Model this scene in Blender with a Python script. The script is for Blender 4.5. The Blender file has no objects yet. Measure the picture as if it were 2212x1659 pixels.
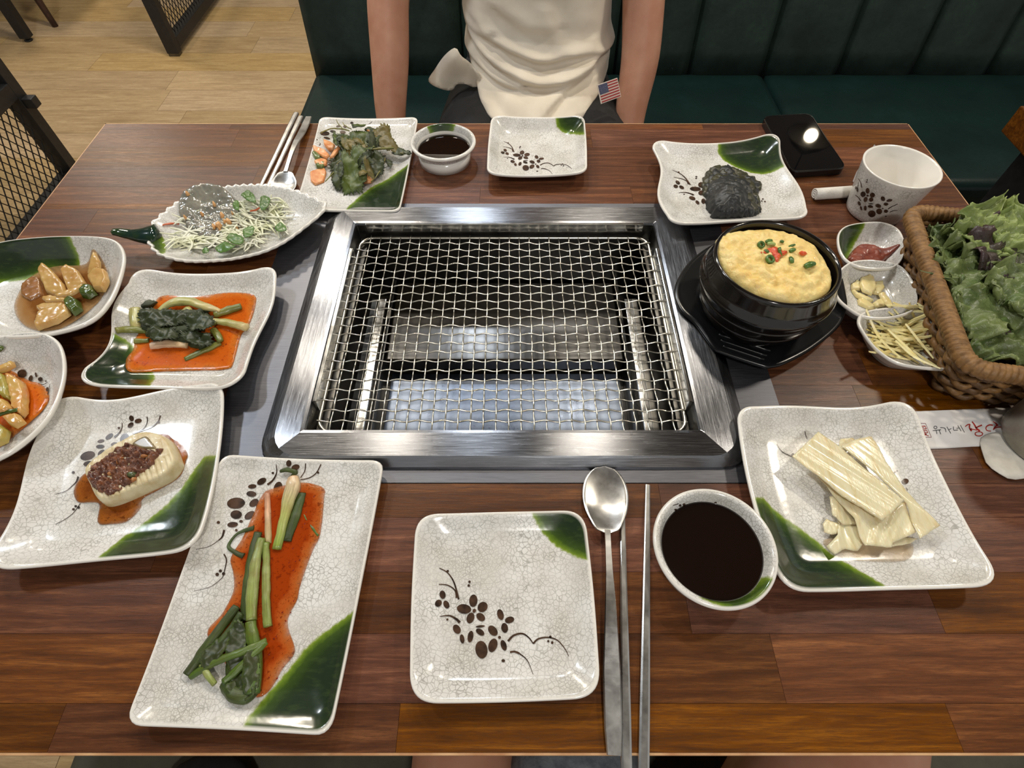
import bpy, bmesh, math, random
import numpy as np
from mathutils import Vector, Matrix, noise
from mathutils.geometry import delaunay_2d_cdt

# ------------------------------------------------------------------ camera, world, lights, exposure
scene = bpy.context.scene
COL = scene.collection
T = 0.75                       # height of the table top above the floor
CAM_H = 0.452                  # camera above the table top
FPX, CX, CY = 1180.0, 1106.0, 829.5
PITCH = math.atan2(1703.0, FPX)
SP, CP = math.sin(PITCH), math.cos(PITCH)

cam_data = bpy.data.cameras.new('camera')
cam_data.sensor_fit = 'HORIZONTAL'
cam_data.sensor_width = 36.0
cam_data.lens = 36.0 * FPX / 2212.0
cam_data.clip_start = 0.02
cam = bpy.data.objects.new('camera', cam_data)
COL.objects.link(cam)
cam.location = (0, 0, T + CAM_H)
cam.rotation_euler = (math.pi / 2 - PITCH, 0, 0)
scene.camera = cam

world = bpy.data.worlds.new('room_ambient')
scene.world = world
world.use_nodes = True
bgn = world.node_tree.nodes['Background']
bgn.inputs[0].default_value = (1.0, 0.98, 0.95, 1)
bgn.inputs[1].default_value = 0.48

vs = scene.view_settings
vs.view_transform = 'Standard'
vs.look = 'None'
vs.exposure = 0.0
vs.gamma = 1.0
vs.use_curve_mapping = False

def lamp(name, x, y, z, power, col, size):
    d = bpy.data.lights.new(name, 'AREA')
    d.shape = 'DISK'
    d.size = size
    d.energy = power
    d.color = col
    o = bpy.data.objects.new(name, d)
    COL.objects.link(o)
    o.location = (x, y, z)
    return o

WARM, COOL = (1.0, 0.89, 0.73), (0.86, 0.93, 1.0)
lamp('ceiling_spot_warm_left', -0.58, 1.55, 2.45, 10.5, WARM, 0.12)
lamp('ceiling_spot_warm_right', 0.37, 1.55, 2.45, 10.5, WARM, 0.12)
lamp('ceiling_spot_cool', -0.20, 1.95, 2.45, 12, COOL, 0.16)
lamp('ceiling_spot_side', -1.50, 1.20, 2.45, 16, COOL, 0.16)
lamp('ceiling_spot_back_left', -1.15, 2.35, 2.45, 17, WARM, 0.18)
lamp('ceiling_spot_far_right', 1.45, 1.10, 2.45, 15, WARM, 0.18)
lamp('ceiling_spot_near', 0.25, -0.95, 2.45, 17, (1.0, 0.96, 0.90), 0.18)
lamp('ceiling_spot_aisle', -2.5, 3.2, 2.5, 22, (1.0, 0.90, 0.74), 0.4)

# ------------------------------------------------------------------ helpers
def at(px, py, h=0.0):
    """world point at height h above the table top behind photo pixel (px,py)"""
    u, v = (px - CX) / FPX, (py - CY) / FPX
    k = (CAM_H - h) / (SP + v * CP)
    return Vector((u * k, (CP - v * SP) * k, T + h))

def ray(px, py):
    u, v = (px - CX) / FPX, (py - CY) / FPX
    return Vector((0, 0, T + CAM_H)), Vector((u, CP - v * SP, -(SP + v * CP)))

def zoomed(x0, y0, s):
    """pixel of a detail measured in an enlarged crop"""
    return lambda zx, zy: (x0 + zx / s, y0 + zy / s)

def lin(c):
    return tuple(((x / 255.0) / 12.92 if x / 255.0 <= 0.04045 else ((x / 255.0 + 0.055) / 1.055) ** 2.4) for x in c)

def tag(o, label=None, cat=None, group=None, kind=None):
    if label: o['label'] = label
    if cat: o['category'] = cat
    if group: o['group'] = group
    if kind: o['kind'] = kind
    return o

def empty(name, loc=(0, 0, 0), rz=0.0):
    o = bpy.data.objects.new(name, None)
    o.empty_display_size = 0.02
    COL.objects.link(o)
    o.location = loc
    o.rotation_euler = (0, 0, rz)
    return o

def link(name, me, mat=None, parent=None, loc=(0, 0, 0), smooth=True):
    """mesh given in parent's space (or world); loc is the origin used for a top-level mesh"""
    if mat is not None and not me.materials:
        for m in (mat if isinstance(mat, (list, tuple)) else [mat]):
            me.materials.append(m)
    o = bpy.data.objects.new(name, me)
    COL.objects.link(o)
    o.location = loc
    if parent is not None:
        o.parent = parent
    if smooth:
        me.polygons.foreach_set('use_smooth', [True] * len(me.polygons))
    return o

def wmesh(name, verts, faces, mat, parent=None, smooth=True, attrs=None, origin=None, mi=None):
    """verts are world coordinates; makes the object with a sensible origin; parent must have no rotation"""
    V = np.asarray(verts, float)
    if parent is not None:
        base = np.array(wloc(parent))
        if origin is None:
            origin = base
    elif origin is None:
        mn, mx = V.min(0), V.max(0)
        origin = np.array([(mn[0] + mx[0]) / 2, (mn[1] + mx[1]) / 2, mn[2]])
    origin = np.array(origin, float)
    me = bpy.data.meshes.new(name)
    me.from_pydata((V - origin).tolist(), [], [list(f) for f in faces])
    me.update()
    if attrs:
        for k, a in attrs.items():
            at_ = me.attributes.new(k, 'FLOAT', 'POINT')
            at_.data.foreach_set('value', np.asarray(a, np.float32))
    for m in (mat if isinstance(mat, (list, tuple)) else [mat]):
        me.materials.append(m)
    if mi is not None:
        me.polygons.foreach_set('material_index', np.asarray(mi, np.int32))
    o = bpy.data.objects.new(name, me)
    COL.objects.link(o)
    if parent is not None:
        o.parent = parent
        o.location = tuple(origin - np.array(wloc(parent)))
    else:
        o.location = tuple(origin)
    if smooth:
        me.polygons.foreach_set('use_smooth', [True] * len(me.polygons))
    return o

def wloc(o):
    v = Vector(o.location)
    while o.parent is not None:
        o = o.parent
        v = v + Vector(o.location)
    return v

class MB:
    """collects world-space verts and faces"""
    def __init__(s): s.v, s.f, s.a, s.m, s.r = [], [], [], [], []
    def add(s, vs, fs, a=0.0, mi=0, r=None):
        n = len(s.v)
        s.r += list(r) if r is not None else [0.0] * len(vs)
        s.v += [tuple(p) for p in vs]
        s.f += [tuple(i + n for i in f) for f in fs]
        s.a += list(a) if hasattr(a, '__len__') else [a] * len(vs)
        s.m += [mi] * len(fs)
    def box(s, x0, x1, y0, y1, z0, z1, bev=0.0, mi=0, M=None):
        bm = bmesh.new()
        bmesh.ops.create_cube(bm, size=1.0)
        for v in bm.verts:
            v.co = Vector(((x0 + x1) / 2 + v.co.x * (x1 - x0), (y0 + y1) / 2 + v.co.y * (y1 - y0), (z0 + z1) / 2 + v.co.z * (z1 - z0)))
        if bev > 0:
            bmesh.ops.bevel(bm, geom=bm.edges[:], offset=bev, segments=2, profile=0.6, affect='EDGES')
        bm.verts.index_update()
        vs_ = [(M @ v.co if M else v.co.copy()) for v in bm.verts]
        fs_ = [[v.index for v in f.verts] for f in bm.faces]
        bm.free()
        s.add(vs_, fs_, 0.0, mi)
        return s
    def tube(s, pts, radii, seg=8, flat=1.0, cap=True, res=4, tint=None, twist=0.0, jit=0.0, mi=0, ridge=0.0, lump=0.0, cut=0.45):
        P = catmull(pts, res)
        n = len(P)
        R = np.interp(np.linspace(0, 1, n), np.linspace(0, 1, len(radii)), radii) if hasattr(radii, '__len__') else [radii] * n
        up = Vector((0, 0, 1))
        vs_, at_, rd_ = [], [], []
        for i, p in enumerate(P):
            t = (P[min(i + 1, n - 1)] - P[max(i - 1, 0)])
            if t.length < 1e-9: t = Vector((1, 0, 0))
            t.normalize()
            side = t.cross(up)
            if side.length < 1e-3: side = t.cross(Vector((0, 1, 0)))
            side.normalize()
            nrm = side.cross(t)
            for k in range(seg):
                a = 2 * math.pi * k / seg + twist * i / n
                rk = R[i]
                if ridge: rk *= 1 + ridge * math.sin(a * 5 + 1.3 * math.sin(i * .35))
                if lump: rk *= 1 + lump * noise.noise(Vector((p.x * 90, p.y * 90, a * .8)))
                q = p + side * (math.cos(a) * rk) + nrm * (math.sin(a) * rk * flat)
                rd_.append(abs(a / math.pi - 1))
                if jit: q = q + noise.noise_vector(q * 180) * jit
                vs_.append(q)
                at_.append(i / (n - 1) if tint is None else tint)
        fs_ = []
        for i in range(n - 1):
            for k in range(seg):
                fs_.append((i * seg + k, i * seg + (k + 1) % seg, (i + 1) * seg + (k + 1) % seg, (i + 1) * seg + k))
        if cap:
            for i, sgn in ((0, -1), (n - 1, 1)):
                t = (P[i] - P[i - sgn]) if n > 1 else Vector((1, 0, 0))
                t.normalize()
                c = len(vs_)
                vs_.append(P[i] + t * (R[i] * cut)); rd_.append(.5)
                at_.append((0.0 if i == 0 else 1.0) if tint is None else tint)
                for k in range(seg):
                    a_, b_ = i * seg + k, i * seg + (k + 1) % seg
                    fs_.append((b_, a_, c) if sgn < 0 else (a_, b_, c))
        s.add(vs_, fs_, at_, mi, rd_)
        return s
    def lathe(s, prof, c, seg=48, mi=0):
        """prof: (r,z) list, c: world base centre; first/last r=0 closes"""
        vs_, idx = [], []
        for r, z in prof:
            if r <= 1e-7:
                idx.append([len(vs_)]); vs_.append((c[0], c[1], c[2] + z))
            else:
                idx.append(list(range(len(vs_), len(vs_) + seg)))
                for k in range(seg):
                    a = 2 * math.pi * k / seg
                    vs_.append((c[0] + r * math.cos(a), c[1] + r * math.sin(a), c[2] + z))
        fs_ = []
        for A, B in zip(idx[:-1], idx[1:]):
            for k in range(seg):
                k2 = (k + 1) % seg
                if len(A) == 1 and len(B) == 1: continue
                if len(A) == 1: fs_.append((A[0], B[k], B[k2]))
                elif len(B) == 1: fs_.append((A[k], B[0], A[k2]))
                else: fs_.append((A[k], B[k], B[k2], A[k2]))
        s.add(vs_, fs_, 0.0, mi)
        return s
    def build(s, name, mat, parent=None, smooth=True, attr='tint', origin=None):
        return wmesh(name, s.v, s.f, mat, parent, smooth, ({attr: s.a, 'around': s.r} if any(s.r) else {attr: s.a}) if attr else None, origin, s.m if any(s.m) else None)

def catmull(pts, res=4):
    P = [Vector(p) for p in pts]
    if len(P) < 3 or res <= 1:
        if len(P) == 2 and res > 1:
            return [P[0].lerp(P[1], i / (res * 2)) for i in range(res * 2 + 1)]
        return P
    out = []
    n = len(P)
    for i in range(n - 1):
        p0, p1, p2, p3 = P[max(i - 1, 0)], P[i], P[i + 1], P[min(i + 2, n - 1)]
        for j in range(res):
            t = j / res
            out.append(0.5 * ((2 * p1) + (p2 - p0) * t + (2 * p0 - 5 * p1 + 4 * p2 - p3) * t * t + (3 * p1 - p0 - 3 * p2 + p3) * t ** 3))
    out.append(P[-1])
    return out

def closed_smooth(pts, n=144, res=8):
    """closed Catmull-Rom through 2D pts, resampled evenly to n points"""
    P = np.array(pts, float)
    m = len(P)
    out = []
    for i in range(m):
        p0, p1, p2, p3 = P[(i - 1) % m], P[i], P[(i + 1) % m], P[(i + 2) % m]
        for j in range(res):
            t = j / res
            out.append(0.5 * ((2 * p1) + (p2 - p0) * t + (2 * p0 - 5 * p1 + 4 * p2 - p3) * t * t + (3 * p1 - p0 - 3 * p2 + p3) * t ** 3))
    return resample(np.array(out), n)

def resample(P, n):
    Q = np.vstack([P, P[:1]])
    d = np.r_[0, np.cumsum(np.linalg.norm(np.diff(Q, axis=0), axis=1))]
    s = np.linspace(0, d[-1], n, endpoint=False)
    return np.c_[np.interp(s, d, Q[:, 0]), np.interp(s, d, Q[:, 1])]

def quad_outline(c, rad, bows=(0, 0, 0, 0), n=160, sbend=(0, 0, 0, 0)):
    """rounded quadrilateral; bows: outward bulge of each edge, sbend: S-shaped swing of each edge"""
    C = [np.array(p[:2], float) for p in c]
    ctr = sum(C) / 4
    pts = []
    for i in range(4):
        a, b, z = C[i], C[(i + 1) % 4], C[(i - 1) % 4]
        ua, uz = (b - a), (z - a)
        la, lz = np.linalg.norm(ua), np.linalg.norm(uz)
        ua, uz = ua / la, uz / lz
        r = min(rad, 0.45 * la, 0.45 * lz)
        p1, p2 = a + uz * r, a + ua * r
        for t in np.linspace(0, 1, 9):
            pts.append((1 - t) ** 2 * p1 + 2 * t * (1 - t) * a + t * t * p2)
        nr = np.array([ua[1], -ua[0]])
        if np.dot(nr, (a + b) / 2 - ctr) < 0: nr = -nr
        q1, q2 = p2, b - ua * r
        for t in np.linspace(0, 1, 14)[1:-1]:
            pts.append(q1 + (q2 - q1) * t + nr * (bows[i] * math.sin(math.pi * t) + sbend[i] * math.sin(2 * math.pi * t)))
    return resample(np.array(pts), n)

def sdf_poly(P, poly):
    """signed distance (inside +) of points P (n,2) to polygon"""
    P = np.asarray(P, float)[:, :2]
    A = np.asarray(poly, float)[:, :2]
    B = np.roll(A, -1, axis=0)
    E = B - A
    EE = np.maximum((E * E).sum(1), 1e-18)
    dy = np.where(E[:, 1] == 0, 1e-18, E[:, 1])
    out = np.empty(len(P))
    for i in range(0, len(P), 2000):
        Q = P[i:i + 2000]
        wx = Q[:, 0:1] - A[None, :, 0]
        wy = Q[:, 1:2] - A[None, :, 1]
        t = np.clip((wx * E[:, 0] + wy * E[:, 1]) / EE, 0, 1)
        d = np.sqrt(((wx - t * E[:, 0]) ** 2 + (wy - t * E[:, 1]) ** 2).min(1))
        cr = (A[None, :, 1] > Q[:, 1:2]) != (B[None, :, 1] > Q[:, 1:2])
        xi = E[:, 0] * wy / dy + A[:, 0]
        ins = (np.logical_and(cr, Q[:, 0:1] < xi).sum(1) % 2) == 1
        out[i:i + 2000] = np.where(ins, d, -d)
    return out

def fill(poly, sp):
    """triangulated interior of polygon with interior points: verts (n,2), tris, boundary edges"""
    A = np.asarray(poly, float)[:, :2]
    mn, mx = A.min(0), A.max(0)
    gx = np.arange(mn[0], mx[0], sp)
    gy = np.arange(mn[1], mx[1], sp * 0.866)
    G = np.array([(x + (sp / 2 if j % 2 else 0), y) for j, y in enumerate(gy) for x in gx]) if len(gx) and len(gy) else np.zeros((0, 2))
    if len(G):
        G = G[sdf_poly(G, A) > 0.45 * sp]
    pts = [Vector(p) for p in A] + [Vector(p) for p in G]
    n = len(A)
    ed = [(i, (i + 1) % n) for i in range(n)]
    r = delaunay_2d_cdt(pts, ed, [list(range(n))], 1, 1e-7)
    V = np.array([tuple(v) for v in r[0]])
    F = [tuple(f) for f in r[2]]
    cnt = {}
    for f in F:
        for i in range(len(f)):
            k = (f[i], f[(i + 1) % len(f)])
            cnt[k] = cnt.get(k, 0) + 1
    bd = [k for k in cnt if (k[1], k[0]) not in cnt]
    return V, F, bd

def pad(name, poly, zfun, thick, mat, parent=None, edge=0.004, sp=0.0018, h0=0.0, namp=0.0, nscale=120.0, ztop=None, min_e=0.0004, smooth_poly=True, attrs_fn=None, seed=0.0, npoly=None, nexp=3):
    """puffy body: polygon footprint lying on zfun, rounded shoulders, total height thick"""
    A = np.array([tuple(p)[:2] for p in poly], float)
    if smooth_poly:
        per = np.sum(np.linalg.norm(np.roll(A, -1, 0) - A, axis=1))
        A = closed_smooth(A, npoly or max(14, min(220, int(per / (sp * 1.1)))))
    V, F, bd = fill(A, sp)
    if len(F) == 0: return None
    d = np.maximum(sdf_poly(V, A), 0)
    t = np.clip(d / edge, 0, 1)
    prof = np.sqrt(np.clip(1 - (1 - t) ** 2, 0, 1))
    zb = np.array([zfun(x, y) for x, y in V]) + h0
    nz = np.zeros(len(V))
    if namp:
        nz = np.array([noise.fractal(Vector((x * nscale, y * nscale, seed)), 0.9, 2.1, nexp) for x, y in V]) * namp
    zt = zb + min_e + (thick + nz) * prof
    if ztop is not None:
        zt = zt + np.array([ztop(x, y) for x, y in V]) * prof
    zt = np.maximum(zt, zb + min_e * 0.5)
    n = len(V)
    verts = np.vstack([np.c_[V, zt], np.c_[V, zb]])
    faces = list(F) + [tuple(i + n for i in f[::-1]) for f in F]
    for a, b in bd:
        faces.append((b, a, a + n, b + n))
    at_ = {'tint': np.r_[prof, np.zeros(n)], 'depth': np.r_[d, d]}
    if attrs_fn is not None:
        for k, v in attrs_fn(V).items():
            at_[k] = np.r_[v, v]
    return wmesh(name, verts, faces, mat, parent, True, at_)
# ------------------------------------------------------------------ materials
MATS = {}
class NT:
    def __init__(s, name):
        s.m = bpy.data.materials.new(name)
        s.m.use_nodes = True
        s.t = s.m.node_tree
        s.b = s.t.nodes['Principled BSDF']
        MATS[name] = s.m
    def n(s, typ, **kw):
        nd = s.t.nodes.new(typ)
        for k, v in kw.items():
            if hasattr(nd, k) and not k.startswith('i_'): setattr(nd, k, v)
            elif k.startswith('i_'):
                key = k[2:]
                nd.inputs[int(key) if key.isdigit() else key].default_value = v
        return nd
    def l(s, a, b): s.t.links.new(a, b)
    def coord(s, scale=(1, 1, 1), rnd=False, kind='Object'):
        tc = s.n('ShaderNodeTexCoord')
        mp = s.n('ShaderNodeMapping')
        mp.inputs['Scale'].default_value = scale
        src = tc.outputs[kind]
        if rnd:
            oi = s.n('ShaderNodeObjectInfo')
            mu = s.n('ShaderNodeMath', operation='MULTIPLY', i_1=37.0)
            s.l(oi.outputs['Random'], mu.inputs[0])
            ad = s.n('ShaderNodeVectorMath', operation='ADD')
            s.l(src, ad.inputs[0]); s.l(mu.outputs[0], ad.inputs[1])
            src = ad.outputs[0]
        s.l(src, mp.inputs['Vector'])
        return mp.outputs[0]
    def noise(s, vec, scale, detail=3, rough=0.5, dist=0.0):
        nd = s.n('ShaderNodeTexNoise')
        nd.inputs['Scale'].default_value = scale
        nd.inputs['Detail'].default_value = detail
        nd.inputs['Roughness'].default_value = rough
        nd.inputs['Distortion'].default_value = dist
        s.l(vec, nd.inputs['Vector'])
        return nd.outputs['Fac']
    def ramp(s, fac, stops):
        r = s.n('ShaderNodeValToRGB')
        el = r.color_ramp.elements
        while len(el) < len(stops): el.new(0.5)
        for e, (p, c) in zip(el, stops):
            e.position = p
            e.color = tuple(c) + ((1,) if len(c) == 3 else ())
        s.l(fac, r.inputs[0])
        return r.outputs[0]
    def mix(s, fac, a, b, mode='MIX'):
        m = s.n('ShaderNodeMix', data_type='RGBA', blend_type=mode)
        for i, v in ((0, fac), (6, a), (7, b)):
            if hasattr(v, 'node'): s.l(v, m.inputs[i])
            else: m.inputs[i].default_value = v if i == 0 else tuple(v) + ((1,) if len(v) == 3 else ())
        return m.outputs[2]
    def attr(s, name):
        return s.n('ShaderNodeAttribute', attribute_name=name).outputs['Fac']
    def rng(s, v, a, b, c=0.0, d=1.0, smooth=False):
        m = s.n('ShaderNodeMapRange')
        if smooth: m.interpolation_type = 'SMOOTHSTEP'
        for i, x in enumerate((a, b, c, d)): m.inputs[i + 1].default_value = x
        s.l(v, m.inputs[0])
        return m.outputs[0]
    def bump(s, h, strength=0.3, dist=0.001):
        b = s.n('ShaderNodeBump')
        b.inputs['Strength'].default_value = strength
        b.inputs['Distance'].default_value = dist
        s.l(h, b.inputs['Height'])
        s.l(b.outputs[0], s.b.inputs['Normal'])
    def set(s, **kw):
        for k, v in kw.items():
            k = {'col': 'Base Color', 'rough': 'Roughness', 'metal': 'Metallic', 'coat': 'Coat Weight', 'crough': 'Coat Roughness', 'spec': 'Specular IOR Level', 'sss': 'Subsurface Weight', 'trans': 'Transmission Weight', 'alpha': 'Alpha', 'ior': 'IOR', 'sheen': 'Sheen Weight', 'aniso': 'Anisotropic', 'emis': 'Emission Color', 'estr': 'Emission Strength', 'sscale': 'Subsurface Scale'}[k]
            i = s.b.inputs[k]
            if hasattr(v, 'node'): s.l(v, i)
            elif k in ('Base Color', 'Emission Color'): i.default_value = tuple(v) + (1,)
            else: i.default_value = v
        return s

def simple(name, rgb, rough=0.5, rgb2=None, nscale=60, metal=0.0, bump=0.0, bscale=None, stretch=(1, 1, 1), rnd=True, lo=0.35, hi=0.65, bdist=0.001, **kw):
    s = NT(name)
    if rgb2 is not None or bump:
        vec = s.coord(stretch, rnd)
    if rgb2 is not None:
        f = s.noise(vec, nscale, 4, 0.55)
        s.set(col=s.ramp(f, [(lo, lin(rgb)), (hi, lin(rgb2))]))
    else:
        s.set(col=lin(rgb))
    s.set(rough=rough, metal=metal, **kw)
    if bump:
        s.bump(s.noise(vec, bscale or nscale, 4, 0.6), bump, bdist)
    return s.m

def tinted(name, stops, rough=0.3, nscale=90, nmix=0.25, dark=(40, 40, 10), bump=0.2, stretch=(1, 1, 1), coat=0.15, streak=0.35, **kw):
    """colour runs along the 'tint' attribute, broken up by lengthwise streaks and noise"""
    s = NT(name)
    vec = s.coord(stretch, True)
    c = s.ramp(s.attr('tint'), [(p, lin(q)) for p, q in stops])
    f = s.noise(vec, nscale, 4, 0.6)
    m = s.rng(f, 0.45, 0.75, 0.0, nmix)
    c = s.mix(m, c, lin(dark))
    cb = s.n('ShaderNodeCombineXYZ')
    oi = s.n('ShaderNodeObjectInfo')
    s.l(s.attr('around'), cb.inputs[0]); s.l(oi.outputs['Random'], cb.inputs[2])
    tm = s.n('ShaderNodeMath', operation='MULTIPLY', i_1=0.12); s.l(s.attr('tint'), tm.inputs[0]); s.l(tm.outputs[0], cb.inputs[1])
    st = s.noise(cb.outputs[0], 14, 4, 0.7)
    hv = s.n('ShaderNodeHueSaturation'); s.l(c, hv.inputs['Color'])
    s.l(s.rng(st, 0.3, 0.7, 1 - streak, 1 + streak), hv.inputs['Value'])
    s.set(col=hv.outputs[0], rough=rough, coat=coat, crough=0.15, **kw)
    ad = s.n('ShaderNodeMath', operation='ADD'); s.l(f, ad.inputs[0]); s.l(st, ad.inputs[1])
    s.bump(ad.outputs[0], bump * 1.6, 0.001)
    return s.m

def wood(name, cols, stretch, rough, vary=0.5, bump=0.15, hue=0.012):
    s = NT(name)
    vec = s.coord(stretch, True)
    g = s.noise(vec, 6.0, 6, 0.62, 0.6)
    fine = s.noise(vec, 44.0, 5, 0.75, 0.3)
    base = s.ramp(g, [(0.28, lin(cols[0])), (0.5, lin(cols[1])), (0.72, lin(cols[2]))])
    dark = s.rng(fine, 0.42, 0.68, 0.0, 0.8)
    c = s.mix(dark, base, lin(cols[0]))
    oi = s.n('ShaderNodeObjectInfo')
    hv = s.n('ShaderNodeHueSaturation')
    s.l(c, hv.inputs['Color'])
    s.l(s.rng(oi.outputs['Random'], 0, 1, 1 - vary * 0.55, 1 + vary * 0.55), hv.inputs['Value'])
    rm = s.n('ShaderNodeMath', operation='MULTIPLY', i_1=7.31)
    s.l(oi.outputs['Random'], rm.inputs[0])
    fr = s.n('ShaderNodeMath', operation='FRACT')
    s.l(rm.outputs[0], fr.inputs[0])
    s.l(s.rng(fr.outputs[0], 0, 1, 0.5 - hue, 0.5 + hue), hv.inputs['Hue'])
    s.l(s.rng(fr.outputs[0], 0, 1, 0.85, 1.1), hv.inputs['Saturation'])
    s.set(col=hv.outputs[0], rough=s.rng(fine, 0.3, 0.7, rough - 0.05, rough + 0.08), spec=0.36)
    s.bump(fine, bump, 0.0006)
    return s.m

TABLE_WOOD = wood('table_wood', [(66, 36, 17), (102, 58, 28), (140, 87, 45)], (1.6, 26, 26), 0.30, 0.42, 0.15, 0.008)
FLOOR_WOOD = wood('floor_wood', [(146, 120, 84), (176, 148, 106), (194, 168, 126)], (1.1, 12, 12), 0.42, 0.20, 0.08, 0.003)
TABLE_EDGE = simple('table_edge_band', (206, 166, 122), 0.45, (170, 120, 80), 30)
DARK_CORE = simple('table_core', (70, 42, 24), 0.6)

def ceramic():
    s = NT('crackle_ceramic')
    vec = s.coord((1, 1, 1), True)
    # gently warped coordinates so that the crackle is irregular
    nz = s.n('ShaderNodeTexNoise'); nz.inputs['Scale'].default_value = 60
    s.l(vec, nz.inputs['Vector'])
    sub = s.n('ShaderNodeVectorMath', operation='MULTIPLY_ADD')
    sub.inputs[1].default_value = (0.006, 0.006, 0.006)
    s.l(nz.outputs['Color'], sub.inputs[0]); s.l(vec, sub.inputs[2])
    lines = []
    for sc, w in ((290.0, 0.10), (540.0, 0.12)):
        vo = s.n('ShaderNodeTexVoronoi', feature='DISTANCE_TO_EDGE')
        vo.inputs['Scale'].default_value = sc
        s.l(sub.outputs[0], vo.inputs['Vector'])
        lines.append(s.rng(vo.outputs['Distance'], 0.0, w, 1.0, 0.0))
    patch = s.noise(vec, 28, 3, 0.5)
    w2 = s.rng(patch, 0.40, 0.62, 0.05, 0.75)
    m2 = s.n('ShaderNodeMath', operation='MULTIPLY'); s.l(lines[1], m2.inputs[0]); s.l(w2, m2.inputs[1])
    mx = s.n('ShaderNodeMath', operation='MAXIMUM'); s.l(lines[0], mx.inputs[0]); s.l(m2.outputs[0], mx.inputs[1])
    lf = s.n('ShaderNodeMath', operation='MULTIPLY'); s.l(mx.outputs[0], lf.inputs[0])
    s.l(s.rng(s.noise(vec, 45, 2), 0.3, 0.7, 0.28, 0.75), lf.inputs[1])
    base = s.ramp(patch, [(0.35, lin((230, 229, 226))), (0.65, lin((214, 211, 204)))])
    white = s.mix(lf.outputs[0], base, lin((122, 119, 108)))
    # green glaze from the signed distance stored in 'glaze' (metres), ragged edge
    g = s.n('ShaderNodeMath', operation='ADD')
    s.l(s.attr('glaze'), g.inputs[0])
    s.l(s.rng(s.noise(vec, 260, 3), 0.3, 0.7, -0.0007, 0.0007), g.inputs[1])
    gcol = s.ramp(s.rng(g.outputs[0], 0.0, 0.020, 0, 1), [(0.0, lin((142, 160, 62))), (0.12, lin((100, 126, 38))), (0.30, lin((58, 80, 30))), (0.65, lin((40, 56, 30))), (1.0, lin((36, 50, 34)))])
    streak = s.noise(s.coord((18, 60, 60), True), 5, 3)
    gcol = s.mix(s.rng(streak, 0.5, 0.8, 0, 0.45), gcol, lin((70, 88, 46)))
    gm = s.rng(g.outputs[0], -0.0012, 0.0014, 0, 1, True)
    col = s.mix(gm, white, gcol)
    rim = s.attr('bare')
    col = s.mix(rim, col, lin((236, 232, 224)))
    s.set(col=col, rough=0.16, spec=0.5, coat=0.25, crough=0.06)
    s.bump(s.noise(vec, 90, 2), 0.06, 0.002)
    return s.m
CERAMIC = ceramic()
PAINT = simple('brown_underglaze', (44, 34, 28), 0.2, (84, 62, 48), 120, coat=0.2)

def steel(name, axis=None, rgb=(176, 178, 180), rough=0.26, aniso=0.85, fine=True, stretch=(1, 1, 1)):
    s = NT(name)
    vec = s.coord(stretch, False)
    f = s.noise(vec, 40, 4, 0.65)
    s.set(col=s.ramp(f, [(0.35, lin(rgb)), (0.7, lin(tuple(min(255, c + 22) for c in rgb)))]), metal=1.0, rough=s.rng(f, 0.3, 0.7, rough - 0.05, rough + 0.07))
    if axis:
        tg = s.n('ShaderNodeTangent', direction_type='RADIAL', axis=axis)
        s.l(tg.outputs[0], s.b.inputs['Tangent'])
        s.set(aniso=aniso)
    # scratches
    sc = s.noise(s.coord((3, 3, 3), False), 150, 5, 0.75, 2.0)
    s.bump(sc, 0.05, 0.0006)
    return s.m
STEEL_X = steel('brushed_steel_lengthwise', 'X', stretch=(1, 30, 30), rgb=(132, 134, 139), rough=0.22)
STEEL_Y = steel('brushed_steel_crosswise', 'Y', stretch=(30, 1, 30), rgb=(132, 134, 139), rough=0.22)
STEEL_SHEET = steel('brushed_steel_sheet', 'X', stretch=(1, 30, 30), rgb=(102, 103, 109), rough=0.42, aniso=0.4)
STEEL_DARK = steel('smoked_steel', None, (92, 90, 86), 0.32)
STEEL_TRAY = steel('drip_tray_steel', None, (82, 90, 104), 0.30)
STEEL_POLISH = steel('polished_steel', None, (190, 190, 188), 0.16)
STEEL_SATIN = steel('satin_steel', None, (190, 189, 186), 0.30)
STEEL_WIRE = steel('wire_steel', None, (206, 202, 190), 0.22)
STEEL_CUP = steel('cup_steel', 'Z', (150, 146, 136), 0.36, 0.7)
BURNT = simple('burner_black', (22, 19, 15), 0.22, (40, 34, 24), 40, spec=0.5)
BLACK_METAL = simple('black_powder_metal', (17, 17, 18), 0.5, (28, 28, 29), 90, bump=0.1)
BLACK_GLAZE = simple('black_stoneware', (13, 11, 10), 0.13, (24, 19, 16), 30, coat=0.4, crough=0.08)
BLACK_PLASTIC = simple('black_melamine', (15, 16, 18), 0.24)
PHONE_GLASS = simple('phone_glass', (5, 5, 7), 0.03, coat=0.5, crough=0.02)
PHONE_CASE = simple('phone_case', (14, 14, 15), 0.18)
PAPER = simple('white_paper', (228, 225, 222), 0.75, (214, 211, 208), 30, bump=0.15, bscale=60)
NAPKIN = simple('napkin_tissue', (226, 221, 210), 0.85, (208, 202, 190), 70, bump=0.4, bscale=220)
TOWEL = simple('wet_towel', (232, 228, 220), 0.8, (214, 208, 198), 80, bump=0.5, bscale=400)
INK_BLACK = simple('black_ink', (46, 44, 44), 0.7)
INK_RED = simple('red_ink', (165, 40, 30), 0.7)
INK_GREY = simple('stamp_ink', (120, 60, 70), 0.7)

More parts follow.
